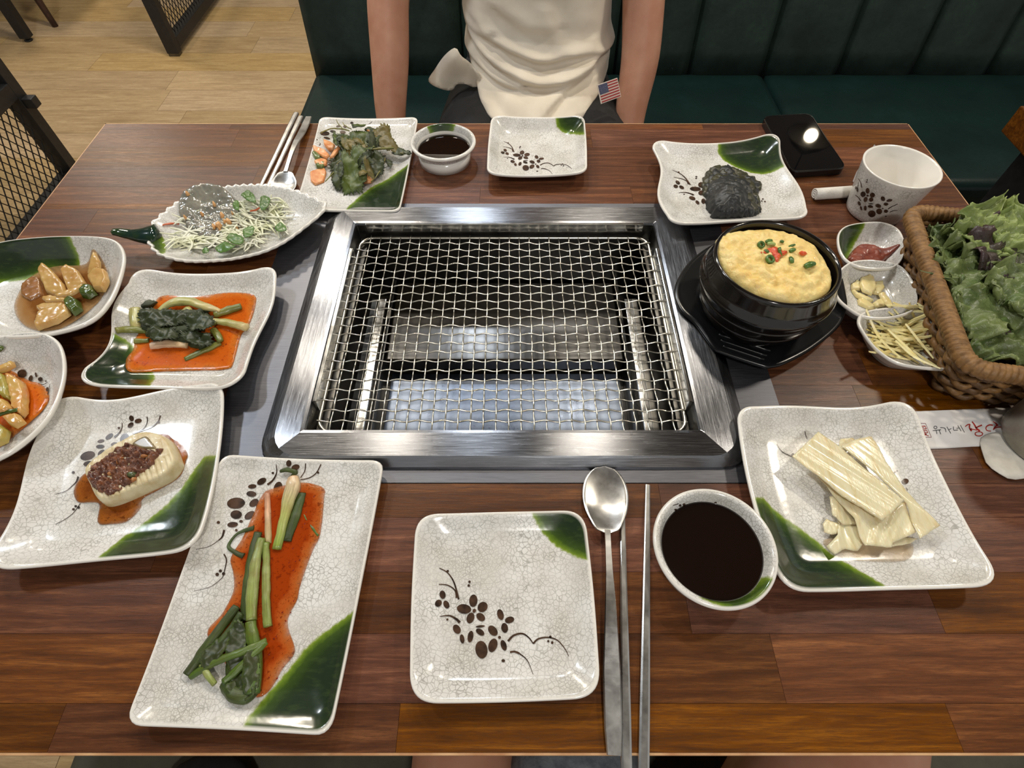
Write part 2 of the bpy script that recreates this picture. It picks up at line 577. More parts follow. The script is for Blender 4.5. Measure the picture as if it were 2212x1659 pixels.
def leather(name, a, b, rough):
    s = NT(name)
    vec = s.coord((1, 1, 1), True)
    f = s.noise(vec, 9, 5, 0.6)
    g = s.noise(vec, 70, 4, 0.65)
    c = s.ramp(f, [(0.3, lin(a)), (0.7, lin(b))])
    c = s.mix(s.rng(g, 0.45, 0.75, 0, 0.5), c, lin(a))
    s.set(col=c, rough=rough, spec=0.35)
    s.bump(g, 0.25, 0.002)
    return s.m
VELVET = leather('green_suede', (18, 32, 28), (42, 60, 53), 0.6)
VINYL = leather('green_vinyl', (10, 28, 27), (16, 38, 36), 0.36)
SEAT_GREY = leather('grey_vinyl', (66, 65, 55), (92, 90, 76), 0.5)
SKIN = simple('skin', (196, 146, 120), 0.5, (182, 128, 102), 22, sss=0.15, bump=0.08, bscale=160)
SHIRT = simple('cream_cotton', (236, 227, 210), 0.85, (228, 218, 200), 20, bump=0.25, bscale=500, sheen=0.2)
BLACK_CLOTH = simple('black_cloth', (18, 18, 19), 0.85, (28, 28, 30), 60, bump=0.3, bscale=300)
DENIM = simple('grey_denim', (126, 132, 138), 0.85, (92, 98, 106), 90, bump=0.4, bscale=400)
HAIR = simple('dark_hair', (26, 20, 17), 0.5, (40, 30, 24), 60)
BLACK_ONLY = simple('matte_black', (12, 12, 13), 0.5)
WICKER = simple('wicker', (146, 108, 62), 0.55, (108, 76, 38), 140, bump=0.4, bscale=260, stretch=(1, 1, 1))
WICKER_DARK = simple('wicker_dark', (114, 82, 46), 0.55, (78, 54, 28), 140, bump=0.4, bscale=260)
BROWN_WOOD_LEG = simple('brown_chair_wood', (62, 40, 30), 0.4, (44, 28, 22), 40)
LAMP_GLOW = NT('lamp_glow').set(col=(1, 0.9, 0.75), emis=(1.0, 0.86, 0.62), estr=18.0).m
SHADE_MAT = simple('lamp_shade_metal', (70, 66, 60), 0.4, metal=0.6)

def sauce(name, c_thin, c_thick, rough=0.08, full=0.006, amin=0.3, speck=None, amax=0.97):
    s = NT(name)
    vec = s.coord((1, 1, 1), True)
    d = s.attr('depth')
    f = s.noise(vec, 420, 4, 0.75)
    big = s.noise(vec, 55, 5, 0.65)
    dd = s.n('ShaderNodeMath', operation='ADD')
    s.l(d, dd.inputs[0]); s.l(s.rng(big, 0.3, 0.7, -0.0045, 0.0045), dd.inputs[1])
    c = s.ramp(s.rng(dd.outputs[0], 0, full * 1.8), [(0, lin(c_thin)), (0.5, lin(tuple((a + b) // 2 for a, b in zip(c_thin, c_thick)))), (1, lin(c_thick))])
    if speck:
        c = s.mix(s.rng(f, 0.55, 0.66, 0, 0.75), c, lin(speck))
        c = s.mix(s.rng(s.noise(vec, 170, 3, .6), .62, .68, 0, .7), c, lin(speck))
    s.set(col=c, rough=rough + .02, spec=.28, alpha=s.rng(dd.outputs[0], -0.002, full, amin, amax))
    s.bump(f, 0.10, 0.001)
    return s.m
CHILI = sauce('chili_liquid', (206, 122, 60), (156, 58, 12), speck=(112, 34, 8))
CHILI_B = sauce('kimchi_liquid', (214, 128, 50), (198, 92, 20), speck=(160, 58, 12))
BROWN_SAUCE = sauce('brown_soy_glaze', (178, 108, 46), (128, 66, 18), speck=(88, 36, 10))
SOY_ONION = sauce('diluted_soy', (190, 150, 100), (122, 76, 34), full=0.010, amin=0.3)
PALE_JUICE = sauce('pale_pickle_juice', (214, 192, 160), (196, 168, 124), full=0.014, amin=0.15, amax=.75)
SOY = simple('soy_sauce', (20, 8, 4), 0.03, spec=0.6, coat=0.3, crough=0.02)
# ------------------------------------------------------------------ floor and planks
rnd = random.Random(4)
fl = MB().box(-4.2, 3.6, -1.6, 5.4, -0.05, -0.004).build('floor', DARK_CORE, smooth=False)
tag(fl, 'pale wood-look plank floor of the restaurant', 'floor', kind='structure')
row_h = 0.165
plank_mesh = {}
y, r = -1.6, 0
while y < 5.4:
    x = -4.2 - rnd.random() * 1.0
    while x < 3.6:
        x0, x1 = max(x, -4.2), min(x + 1.2, 3.6)
        if x1 - x0 > 0.04:
            mb = MB().box(x0 + 0.0006, x1 - 0.0006, y + 0.0006, y + row_h - 0.0006, -0.004, 0.0)
            mb.build('plank', FLOOR_WOOD, fl, smooth=False, origin=((x0 + x1) / 2, y + row_h / 2, -0.004))
        x += 1.2
    y += row_h
    r += 1

cl_ = MB().box(-4.2, 3.6, -1.6, 5.4, 2.75, 2.80).build('ceiling', simple('ceiling_dark_paint', (128, 125, 122), 0.9), smooth=False)
tag(cl_, 'dark painted ceiling above the tables', 'ceiling', kind='structure')

WALL = simple('wall_paint', (206, 198, 184), 0.85, (198, 190, 176), 8)
wl = MB().box(-4.3, -4.2, -1.6, 5.4, 0.0, 2.75).build('wall_left', WALL, smooth=False)
tag(wl, 'plain pale wall beyond the aisle at the left', 'wall', kind='structure')
wb = MB().box(-4.3, 3.6, 5.4, 5.5, 0.0, 2.75).build('wall_back', WALL, smooth=False)
tag(wb, 'plain pale wall at the far end of the room', 'wall', kind='structure')

# ------------------------------------------------------------------ dining table with steel inset
TX0, TX1, TY0, TY1 = -0.612, 0.596, 0.004, 0.790
SX0, SX1, SY0, SY1 = -0.284, 0.262, 0.205, 0.599
OX0, OX1, OY0, OY1 = -0.192, 0.174, 0.254, 0.5455          # opening of the grill
table = empty('dining_table', ((TX0 + TX1) / 2, (TY0 + TY1) / 2, 0))
tag(table, 'brown wood-block dining table with a steel grill set into its middle', 'table')

core = MB()
for b in ((TX0, TX1, TY0, SY0), (TX0, TX1, SY1, TY1), (TX0, SX0, SY0, SY1), (SX1, TX1, SY0, SY1)):
    core.box(b[0] + .0015, b[1] - .0015, b[2] + .0015, b[3] - .0015, T - 0.036, T - 0.004)
core = core.build('tabletop', DARK_CORE, table, smooth=False)
eb = MB()
e = 0.0015
for b in ((TX0, TX1, TY0, TY0 + e), (TX0, TX1, TY1 - e, TY1), (TX0, TX0 + e, TY0, TY1), (TX1 - e, TX1, TY0, TY1)):
    eb.box(b[0], b[1], b[2], b[3], T - 0.037, T - 0.0003)
eb.build('edge_band', TABLE_EDGE, core, smooth=False)
rows = []
yy = TY1 - 0.016
edges = [TY1 - 0.0015]
while yy > TY0 + 0.01:
    edges.append(yy); yy -= 0.0462
edges.append(TY0 + 0.0015)
rnd = random.Random(11)
for y1, y0 in zip(edges[:-1], edges[1:]):
    cuts = [TX0 + 0.0015]
    x = TX0 + rnd.uniform(0.06, 0.35)
    while x < TX1 - 0.05:
        cuts.append(x); x += rnd.uniform(0.16, 0.42)
    cuts.append(TX1 - 0.0015)
    for a, b in zip(cuts[:-1], cuts[1:]):
        spans = []
        if y0 < SY1 and y1 > SY0:
            yy0, yy1 = y0, y1
            if y1 > SY1 + 0.003:                       # row only partly beside the steel: top strip
                spans.append((a, b, SY1, y1)); yy1 = SY1
            if y0 < SY0 - 0.003:
                spans.append((a, b, y0, SY0)); yy0 = SY0
            if a < SX0: spans.append((a, min(b, SX0), yy0, yy1))
            if b > SX1: spans.append((max(a, SX1), b, yy0, yy1))
        else:
            spans.append((a, b, y0, y1))
        for (xa, xb, ya, yb) in spans:
            if xb - xa < 0.004 or yb - ya < 0.002: continue
            g = 0.00012
            MB().box(xa + g, xb - g, ya + g, yb - g, T - 0.004, T).build('stave', TABLE_WOOD, core, smooth=False, origin=((xa + xb) / 2, (ya + yb) / 2, T - 0.004))
for sx in (TX0 + 0.10, TX1 - 0.10):
    MB().box(sx - 0.035, sx + 0.035, TY0 + 0.33, TY1 - 0.33, 0.02, T - 0.036).build('leg', BLACK_METAL, table, smooth=False)
    MB().box(sx - 0.04, sx + 0.04, TY0 + 0.10, TY1 - 0.10, 0.0, 0.02, 0.004).build('foot_bar', BLACK_METAL, table, smooth=False)

def rring(x0, x1, y0, y1, r, n=6):
    """rounded rectangle loop, counter-clockwise"""
    out = []
    for cx, cy, a0 in ((x1 - r, y1 - r, 0), (x0 + r, y1 - r, 90), (x0 + r, y0 + r, 180), (x1 - r, y0 + r, 270)):
        for k in range(n + 1):
            a = math.radians(a0 + 90 * k / n)
            out.append((cx + r * math.cos(a), cy + r * math.sin(a)))
    return out

def loops_mesh(loops, mats_fn=None, close_top=False, close_bot=False):
    mb = MB()
    vs_, fs_, mi_ = [], [], []
    n = len(loops[0][0])
    for (pts, z) in loops:
        vs_ += [(p[0], p[1], z) for p in pts]
    for i in range(len(loops) - 1):
        for k in range(n):
            k2 = (k + 1) % n
            f = (i * n + k, i * n + k2, (i + 1) * n + k2, (i + 1) * n + k)
            fs_.append(f)
            if mats_fn:
                c = np.mean([vs_[q] for q in f], axis=0)
                mi_.append(mats_fn(c))
    if close_top: fs_.append(tuple((len(loops) - 1) * n + k for k in range(n))); mi_.append(0)
    if close_bot: fs_.append(tuple(range(n))[::-1]); mi_.append(0)
    return vs_, fs_, mi_

# flat sheet around the grill
v_, f_, _ = loops_mesh([(rring(SX0 + .0004, SX1 - .0004, SY0 + .0004, SY1 - .0004, 0.002), T - 0.004),
                        (rring(SX0 + .0004, SX1 - .0004, SY0 + .0004, SY1 - .0004, 0.002), T + 0.0008),
                        (rring(OX0 - .01, OX1 + .01, OY0 - .01, OY1 + .01, 0.002), T + 0.0008)])
wmesh('steel_sheet', v_, f_, STEEL_SHEET, table, smooth=False)

# ------------------------------------------------------------------ grill frame (raised surround with pit)
grill = empty('grill_unit', ((OX0 + OX1) / 2, (OY0 + OY1) / 2, T))
tag(grill, 'brushed steel table grill surround with a deep dark pit', 'grill')
FX0, FX1, FY0, FY1 = -0.219, 0.207, 0.2265, 0.5765
def side_mat(c):
    # members along the table's length or depth
    dx = max(OX0 - c[0], c[0] - OX1)
    dy = max(OY0 - c[1], c[1] - OY1)
    return 1 if dx > dy else 0
hT = T + 0.012
fr_loops = [(rring(FX0 - .015, FX1 + .015, FY0 - .008, FY1 + .010, 0.030), T + 0.0008),
            (rring(FX0 - .014, FX1 + .014, FY0 - .0072, FY1 + .009, 0.030), T + 0.0035),
            (rring(FX0 - .003, FX1 + .003, FY0 - .0015, FY1 + .002, 0.028), T + 0.0105),
            (rring(FX0, FX1, FY0, FY1, 0.026), hT),
            (rring(OX0 - .004, OX1 + .004, OY0 - .004, OY1 + .004, 0.001), hT + .0003),
            (rring(OX0 - .0008, OX1 + .0008, OY0 - .0008, OY1 + .0008, 0.0006), hT - 0.0004),
            (rring(OX0, OX1, OY0, OY1, 0.0005), hT - 0.003)]
v_, f_, m_ = loops_mesh(fr_loops, side_mat)
wmesh('frame', v_, f_, [STEEL_X, STEEL_Y], grill, smooth=False, mi=m_)
fr = grill.children[0]
# folded rim strip along the back and the two side lips
MB().box(OX0 + .012, OX1 - .012, OY1 - .0035, OY1 - .0005, hT - .010, hT + .0012, .0008).build('back_lip', STEEL_POLISH, grill, smooth=False)
for sx in (OX0 + .0002, OX1 - .0042):
    MB().box(sx, sx + .004, OY0 + .03, OY1 - .045, hT - .016, hT + .0006, .0008).build('side_lip', STEEL_POLISH, grill, smooth=False)
PB = T - 0.115
v_, f_, _ = loops_mesh([(rring(OX0, OX1, OY0, OY1, 0.0005), hT - 0.003), (rring(OX0 + .001, OX1 - .001, OY0 + .001, OY1 - .001, .0005), T - 0.024),
                        (rring(OX0 + .001, OX1 - .001, OY0 + .001, OY1 - .001, .0005), PB)])
wmesh('pit_wall', v_, f_, STEEL_DARK, grill, smooth=False)
MB().box(OX0, OX1, OY0, OY1, PB - .004, PB).build('pit_base', BURNT, grill, smooth=False)
# ledge that carries the grate, bright guide rails, drip tray and burner cover
for sx, w in ((OX0 + .001, 1), (OX1 - .011, 1)):
    MB().box(sx, sx + .010, OY0 + .001, OY1 - .001, T - .0130, T - .0115).build('ledge', STEEL_DARK, grill, smooth=False)
for x0_ in (OX0 + .014, OX0 + .023, OX1 - .031, OX1 - .022):
    bright = x0_ in (OX0 + .023, OX1 - .031)
    MB().box(x0_, x0_ + (.009 if bright else .007), OY0 + .002, OY1 - .06, T - .062, T - .058, .0006).build('guide_rail', STEEL_POLISH if bright else STEEL_DARK, grill, smooth=False)
MB().box(OX0 + .04, OX1 - .04, OY0 + .004, 0.405, PB + .0005, PB + .006, .001).build('drip_tray', STEEL_TRAY, grill, smooth=False)
bc = MB()
bc.box(OX0 + .036, OX1 - .036, 0.408, OY1 - .004, PB + .0005, PB + .030, .002)
bc.build('burner_cover', BURNT, grill, smooth=False)
for sx in (OX0 + .030, OX1 - .034):
    MB().box(sx, sx + .004, OY0 + .002, OY1 - .003, PB + .0005, PB + .034, .0006).build('tray_guide', STEEL_DARK, grill, smooth=False)

# ------------------------------------------------------------------ wire grate
GX0, GX1, GY0, GY1 = -0.1880, 0.1690, 0.2600, 0.5395
GZ = T - 0.0060
grate = empty('wire_grate', ((GX0 + GX1) / 2, (GY0 + GY1) / 2, GZ))
tag(grate, 'rectangular crimped wire cooking grate lying in the table grill', 'grate')
rp = rring(GX0, GX1, GY0, GY1, 0.016, 6)
mb = MB()
cl = [Vector((p[0], p[1], GZ)) for p in rp]
n = len(cl)
rr, sg = 0.0021, 8
vs_, fs_ = [], []
for i in range(n):
    t = (cl[(i + 1) % n] - cl[i - 1]).normalized()
    sd = t.cross(Vector((0, 0, 1)))
    for k in range(sg):
        a = 2 * math.pi * k / sg
        vs_.append(cl[i] + sd * (rr * math.cos(a)) + Vector((0, 0, rr * math.sin(a))))
for i in range(n):
    for k in range(sg):
        fs_.append((i * sg + k, i * sg + (k + 1) % sg, ((i + 1) % n) * sg + (k + 1) % sg, ((i + 1) % n) * sg + k))
mb.add(vs_, fs_)
mb.build('rim_wire', STEEL_WIRE, grate)
NV, NH = 28, 22
pxs = [GX0 + (GX1 - GX0) * (i + 1) / (NV + 1) for i in range(NV)]
pys = [GY0 + (GY1 - GY0) * (j + 1) / (NH + 1) for j in range(NH)]
def wire_mesh(name, along, L, pitch, phase):
    steps = int(round(L / pitch)) * 4
    pts = []
    for i in range(steps + 1):
        s_ = L * i / steps
        w = math.sin(math.pi * (s_ / pitch) + phase)
        d = 0.0010 * w
        env = 1.0
        if along == 'x': pts.append(Vector((s_ - L / 2, 0.0005 * w, d)))
        else: pts.append(Vector((0.0002 * w, s_ - L / 2, d)))
    mb = MB().tube(pts, 0.00085, seg=5, res=1, cap=False)
    me = bpy.data.meshes.new(name)
    me.from_pydata([tuple(v) for v in mb.v], [], mb.f)
    me.materials.append(STEEL_WIRE)
    me.polygons.foreach_set('use_smooth', [True] * len(me.polygons))
    return me
ph = [wire_mesh('wire_across', 'x', GX1 - GX0 + .003, (GX1 - GX0) / (NV + 1), k * math.pi + math.pi / 2) for k in (0, 1)]
pv = [wire_mesh('wire_deep', 'y', GY1 - GY0 + .003, (GY1 - GY0) / (NH + 1), k * math.pi - math.pi / 2) for k in (0, 1)]
for j, y_ in enumerate(pys):
    link('cross_wire', ph[j % 2], None, grate, (0, y_ - grate.location.y, 0.0018), smooth=False)
for i, x_ in enumerate(pxs):
    link('long_wire', pv[i % 2], None, grate, (x_ - grate.location.x, 0, 0.0018), smooth=False)

# ------------------------------------------------------------------ bench opposite
BX0, BX1 = -0.547, 2.9
SEAT_Z, SEAT_F, SEAT_B = 0.45, 1.07, 1.555
bench = empty('banquette_bench', ((BX0 + BX1) / 2, 1.4, 0))
tag(bench, 'long dark green upholstered bench with channelled back behind the table', 'bench')
MB().box(BX0 + .01, BX1 - .01, SEAT_F + .03, SEAT_B + .16, 0.0, 0.33, .005).build('base', BLACK_METAL, bench, smooth=False)
for a, b in ((BX0, 0.695), (0.695, 1.95), (1.95, BX1)):
    o = MB().box(a + .001, b - .001, SEAT_F, SEAT_B + .02, 0.33, SEAT_Z, .022).build('seat_cushion', VINYL, bench)
k = 0
x = BX0
first = True
while x < BX1 - 0.05:
    x1 = 0.298 if False else x + 0.2068
    mb = MB()
    nu, nv = 9, 8
    vs_, fs_ = [], []
    for j in range(nv + 1):
        zz = SEAT_Z - 0.02 + (1.06 - SEAT_Z) * j / nv
        yb = SEAT_B + 0.10 * (zz - SEAT_Z) / 0.6
        for i in range(nu + 1):
            u = i / nu
            bulge = 0.020 * (1 - (2 * u - 1) ** 4) ** 0.5
            if j == nv: bulge *= 0.3
            vs_.append((x + .0005 + (0.2058) * u, yb - bulge + 0.02, zz))
    m0 = len(vs_)
    for j in range(nv + 1):
        zz = SEAT_Z - 0.02 + (1.06 - SEAT_Z) * j / nv
        yb = SEAT_B + 0.10 * (zz - SEAT_Z) / 0.6 + 0.10
        for i in range(nu + 1):
            vs_.append((x + .0005 + 0.2058 * i / nu, yb, zz))
    for base in (0, m0):
        for j in range(nv):
            for i in range(nu):
                a = base + j * (nu + 1) + i
                q = (a, a + 1, a + nu + 2, a + nu + 1)
                fs_.append(q if base == 0 else q[::-1])
    for j in range(nv):
        for i in (0, nu):
            a = j * (nu + 1) + i
            q = (a, a + nu + 1, a + nu + 1 + m0, a + m0)
            fs_.append(q if i == 0 else q[::-1])
    for i in range(nu):
        for j in (0, nv):
            a = j * (nu + 1) + i
            q = (a, a + m0, a + 1 + m0, a + 1)
            fs_.append(q if j == 0 else q[::-1])
    mb.add(vs_, fs_)
    mb.build('backrest_channel', VELVET, bench)
    x += 0.2068

# bench on the camera's side
nb = empty('banquette_bench', (0.6, -0.24, 0))
tag(nb, 'dark grey vinyl bench seat below the near edge of the table', 'bench')
MB().box(-0.505, 2.2, -0.47, 0.055, 0.33, 0.45, .02).build('seat_cushion', SEAT_GREY, nb)
MB().box(-0.49, 2.19, -0.45, 0.02, 0.0, 0.33, .005).build('base', BLACK_METAL, nb, smooth=False)

# ------------------------------------------------------------------ mesh partitions on the floor at the left
def partition(y0, y1, x, label, z_top=1.15, shelf=False):
    p = empty('mesh_partition', (x, (y0 + y1) / 2, 0))
    tag(p, label, 'partition', 'black mesh partitions along the aisle')
    w = 0.026
    for yy in (y0, y1):
        MB().box(x - w, x + w, yy - 0.02, yy + 0.02, 0.012, z_top, .002).build('post', BLACK_METAL, p, smooth=False)
        MB().box(x - w * .9, x + w * .9, yy - 0.018, yy + 0.018, 0.0, 0.012).build('foot', STEEL_DARK, p, smooth=False)
    MB().box(x - w, x + w, y0 + .02, y1 - .02, 0.025, 0.065, .002).build('bottom_rail', BLACK_METAL, p, smooth=False)
    MB().box(x - w, x + w, y0 + .02, y1 - .02, z_top - .04, z_top, .002).build('top_rail', BLACK_METAL, p, smooth=False)
    MB().box(x - w, x + w, y0 + .02, y1 - .02, 0.32, 0.365, .002).build('middle_rail', BLACK_METAL, p, smooth=False)
    # expanded-metal lattice as ribbons
    for za, zb in ((0.065, 0.32), (0.365, z_top - .04)):
        dy, dz = 0.030, 0.023
        mb = MB()
        ny = int((y1 - y0 - .04) / dy)
        nz = int((zb - za) / (2 * dz))
        t = 0.0012
        for i in range(ny + 1):
            for j in range(nz + 1):
                cy, cz = y0 + .02 + (i + (0.5 if False else 0)) * dy, za + j * 2 * dz
                for sy, sz in ((1, 1), (1, -1)):
                    ya, zq = cy, cz
                    yb2, zb2 = cy + dy / 2 * sy, cz + dz * sz
                    for (a, b, c, d) in ((ya, zq, yb2, zb2), (yb2, zb2, yb2 + dy / 2, zb2 - dz * sz)):
                        if c > y1 - .015 or not (za - .002 <= d <= zb + .002) or not (za - .002 <= b <= zb + .002): continue
                        L = math.hypot(c - a, d - b)
                        ny_, nz_ = -(d - b) / L * t, (c - a) / L * t
                        vs_ = [(x - .0015, a - ny_, b - nz_), (x - .0015, c - ny_, d - nz_), (x - .0015, c + ny_, d + nz_), (x - .0015, a + ny_, b + nz_)]
                        vs_ += [(q[0] + .003, q[1], q[2]) for q in vs_]
                        mb.add(vs_, [(0, 1, 2, 3), (7, 6, 5, 4), (0, 4, 5, 1), (2, 6, 7, 3)])
        o = mb.build('wire_lattice', BLACK_METAL, p, smooth=False)
        o['kind'] = 'stuff'
    return p
p1 = partition(2.675, 3.9, -1.545, 'black mesh partition standing on the floor at the far side of the aisle')
p2 = partition(0.35, 1.70, -1.545, 'black mesh partition beside the left end of the table')
MB().box(-1.52, -1.488, 1.685, 1.715, 0.285, 0.315, .003).build('bracket', BLACK_METAL, p2, smooth=False)

# ------------------------------------------------------------------ furniture glimpsed at the edges
ct = empty('dining_table', (-2.9, 3.2, 0))
tag(ct, 'dark table standing on slim black legs at the far left corner', 'table')
MB().box(-3.9, -2.35, 2.75, 3.5, 0.71, 0.75, .003).build('tabletop', TABLE_WOOD, ct, smooth=False)
lp = at(58, 92, -T)
for (lx, ly) in ((lp.x, lp.y + .02), (lp.x - 1.3, lp.y + .02), (lp.x, lp.y + .62), (lp.x - 1.3, lp.y + .62)):
    lg = MB().box(lx - .022, lx + .022, ly - .022, ly + .022, 0.015, 0.71, .003).build('leg', BLACK_METAL, ct, smooth=False)
    MB().lathe([(0, 0), (.018, 0), (.018, .006), (.01, .008), (.01, .016), (0, .016)], (lx, ly, 0), 12).build('foot', BLACK_METAL, lg)
ch = empty('dining_chair', (-2.25, 3.3, 0))
tag(ch, 'dark brown wooden chair tucked behind the far left table leg', 'chair')
cp = at(120, 57, -T)
for dx, dy in ((0, 0), (-.40, 0), (0, .40), (-.40, .40)):
    MB().tube([(cp.x + dx, cp.y + dy, 0), (cp.x + dx - .02, cp.y + dy, .44)], [.014, .02], seg=8).build('leg', BROWN_WOOD_LEG, ch)
MB().box(cp.x - .46, cp.x + .02, cp.y - .02, cp.y + .44, .43, .47, .015).build('seat', BROWN_WOOD_LEG, ch)
MB().box(cp.x - .46, cp.x - .43, cp.y - .02, cp.y + .44, .47, .85, .012).build('backrest', BROWN_WOOD_LEG, ch)

q = at(2204, 228, 0)
nt = empty('dining_table', (q.x + .6, q.y - .4, 0))
tag(nt, 'neighbouring wooden table with a thick edge and black leg at the right', 'table')
MB().box(q.x, q.x + 1.2, q.y - .79, q.y, T - .042, T, .002).build('tabletop', TABLE_WOOD, nt, smooth=False)
for lx in (q.x + .03, q.x + 1.1):
    MB().box(lx, lx + .07, q.y - .14, q.y - .03, 0.0, T - .042, .003).build('leg', BLACK_METAL, nt, smooth=False)
    MB().box(lx, lx + .07, q.y - .76, q.y - .65, 0.0, T - .042, .003).build('leg', BLACK_METAL, nt, smooth=False)

# pendant lamp whose glow is mirrored in the phone
pl = empty('pendant_lamp', (1.955, 3.37, 2.3))
tag(pl, 'round glowing pendant lamp hanging beyond the bench', 'lamp')
MB().lathe([(0.0, 0.115), (.04, .11), (.11, .05), (.15, .0), (.146, .0), (.105, .045), (.035, .10), (0, .105)], (1.955, 3.37, 2.33), 32).build('shade', SHADE_MAT, pl)
bm_ = bmesh.new(); bmesh.ops.create_uvsphere(bm_, u_segments=20, v_segments=12, radius=.042)
mb = MB(); bm_.verts.index_update()
mb.add([v.co + Vector((1.955, 3.37, 2.33)) for v in bm_.verts], [[v.index for v in f.verts] for f in bm_.faces]); bm_.free()
mb.build('bulb', LAMP_GLOW, pl)
MB().tube([(1.955, 3.37, 2.44), (1.955, 3.37, 2.75)], .004, seg=6).build('cord', BLACK_METAL, pl)
# ------------------------------------------------------------------ dishes
class Dish:
    """star-shaped dish: an outline around a centre, rim heights and an inner profile"""
    def __init__(s, outline, rim, prof, floor=0.006, thick=0.0038, foot=0.62, n=168, corner_lift=0.0):
        O = np.asarray(outline, float)[:, :2]
        s.O = resample(O, n)
        x, y = s.O[:, 0], s.O[:, 1]
        a = x * np.roll(y, -1) - np.roll(x, -1) * y
        A = a.sum() / 2
        if A < 0:
            s.O = s.O[::-1].copy(); x, y = s.O[:, 0], s.O[:, 1]; a = x * np.roll(y, -1) - np.roll(x, -1) * y; A = a.sum() / 2
        s.c = np.array([((x + np.roll(x, -1)) * a).sum(), ((y + np.roll(y, -1)) * a).sum()]) / (6 * A)
        D = s.O - s.c
        s.R = np.linalg.norm(D, axis=1)
        s.ang = np.arctan2(D[:, 1], D[:, 0])
        rm = s.R.min(); rx = s.R.max()
        s.rim = np.full(n, float(rim)) + corner_lift * ((s.R - rm) / max(rx - rm, 1e-6)) ** 2
        s.prof, s.floor, s.thick, s.foot, s.n = prof, floor, thick, foot, n
        s._pr = np.linspace(0, 1, 241)
        h = np.interp(s._pr, [p[0] for p in prof], [p[1] for p in prof])
        k = np.hanning(23); k /= k.sum()
        hp_ = np.r_[np.full(11, h[0]), h, h[-1] + (h[-1] - h[-2]) * np.arange(1, 12)]
        s._ph = np.convolve(hp_, k, 'valid')
        s._ph = np.where(s._pr > .97, h, s._ph)
        o = np.argsort(s.ang)
        s._a = np.r_[s.ang[o] - 2 * np.pi, s.ang[o], s.ang[o] + 2 * np.pi]
        s._R = np.tile(s.R[o], 3); s._z = np.tile(s.rim[o], 3)
    def hf(s, r):
        return float(np.interp(r, s._pr, s._ph))
    def polar(s, x, y):
        d = np.array([x, y]) - s.c
        a = math.atan2(d[1], d[0])
        return math.hypot(*d) / np.interp(a, s._a, s._R), np.interp(a, s._a, s._z)
    def surf(s, x, y):
        r, rim = s.polar(x, y)
        return T + s.floor + s.hf(min(r, 1.0)) * (rim - s.floor)
    def top(s, px, py):
        """world point of the inner surface behind a pixel (iterated)"""
        h = s.floor
        for _ in range(6):
            p = at(px, py, h)
            h = s.surf(p.x, p.y) - T
        return Vector((p.x, p.y, T + h))
    def mesh(s, name, glaze=None, parent=None, mat=None, bare_rim=0.985, rings=30, wave=None):
        # radii concentrated where the profile bends
        rs = sorted(set(list(np.linspace(0.08, 1.0, rings)) + [p[0] for p in s.prof if p[0] > 0.05]))
        vs_, bare, fs_ = [], [], []
        n = s.n
        def ringz(r): return s.floor + s.hf(r) * (s.rim - s.floor)
        def add(r, z, b):
            P = s.c + (s.O - s.c) * r
            vs_.extend([(p[0], p[1], T + zz) for p, zz in zip(P, z)])
            bare.extend([b] * n)
        vs_.append((s.c[0], s.c[1], T + s.floor + s.hf(0) * (s.rim.mean() - s.floor))); bare.append(0.0)
        loops = 0
        for r in rs:
            add(r, ringz(r), 1.0 if r > bare_rim else 0.0); loops += 1
        t = s.thick
        zr = ringz(1.0)
        m = np.mean(s.R)
        k = t * 0.35 / m
        add(1 + k * .7, zr - t * .18, 1.0); add(1 + k, zr - t * .5, 1.0); add(1 + k * .6, zr - t * .9, 1.0); loops += 3
        for r in [q for q in rs[::-1] if q > s.foot][::2]:
            add(r - t * .35 / m, np.maximum(ringz(r) - t, 0.0022), 1.0); loops += 1
        add(s.foot, np.maximum(ringz(s.foot) - t, 0.0022), 1.0)
        add(s.foot - .01, np.full(n, 0.0003), 1.0); add(s.foot - .05, np.full(n, 0.0003), 1.0); loops += 3
        for q in range(n): fs_.append((0, 1 + q, 1 + (q + 1) % n))
        for i in range(loops - 1):
            for q in range(n):
                a, b = 1 + i * n + q, 1 + i * n + (q + 1) % n
                fs_.append((a, a + n, b + n, b))
        last = 1 + (loops - 1) * n
        c2 = len(vs_)
        vs_.append((s.c[0], s.c[1], T + 0.0003)); bare.append(1.0)
        for q in range(n): fs_.append((last + (q + 1) % n, last + q, c2))
        V = np.array(vs_)
        if wave is not None: V = wave(V)
        g = np.full(len(V), -0.05)
        if glaze is not None: g = sdf_poly(V, glaze)
        s.obj = wmesh(name, V, fs_, mat or CERAMIC, parent, True, {'glaze': g, 'bare': bare}, origin=(s.c[0], s.c[1], T) if parent is None else None)
        return s.obj
    def poly(s, px):
        return [tuple(s.top(*p))[:2] for p in px]

PLATE = [(0, 0), (0.60, 0.0), (0.70, 0.05), (0.80, 0.24), (0.90, 0.62), (0.96, 0.88), (1.0, 1.0)]
FLATP = [(0, 0), (0.55, 0.0), (0.75, 0.10), (0.90, 0.45), (0.97, 0.85), (1.0, 1.0)]
BOWL = [(0, 0), (0.45, 0.02), (0.62, 0.10), (0.76, 0.32), (0.88, 0.66), (0.95, 0.88), (0.985, 0.985), (1.0, 1.0)]
CUPP = [(0, 0), (0.60, 0.01), (0.70, 0.06), (0.78, 0.22), (0.84, 0.50), (0.89, 0.80), (0.925, 0.955), (0.96, 1.0), (1.0, 0.98)]

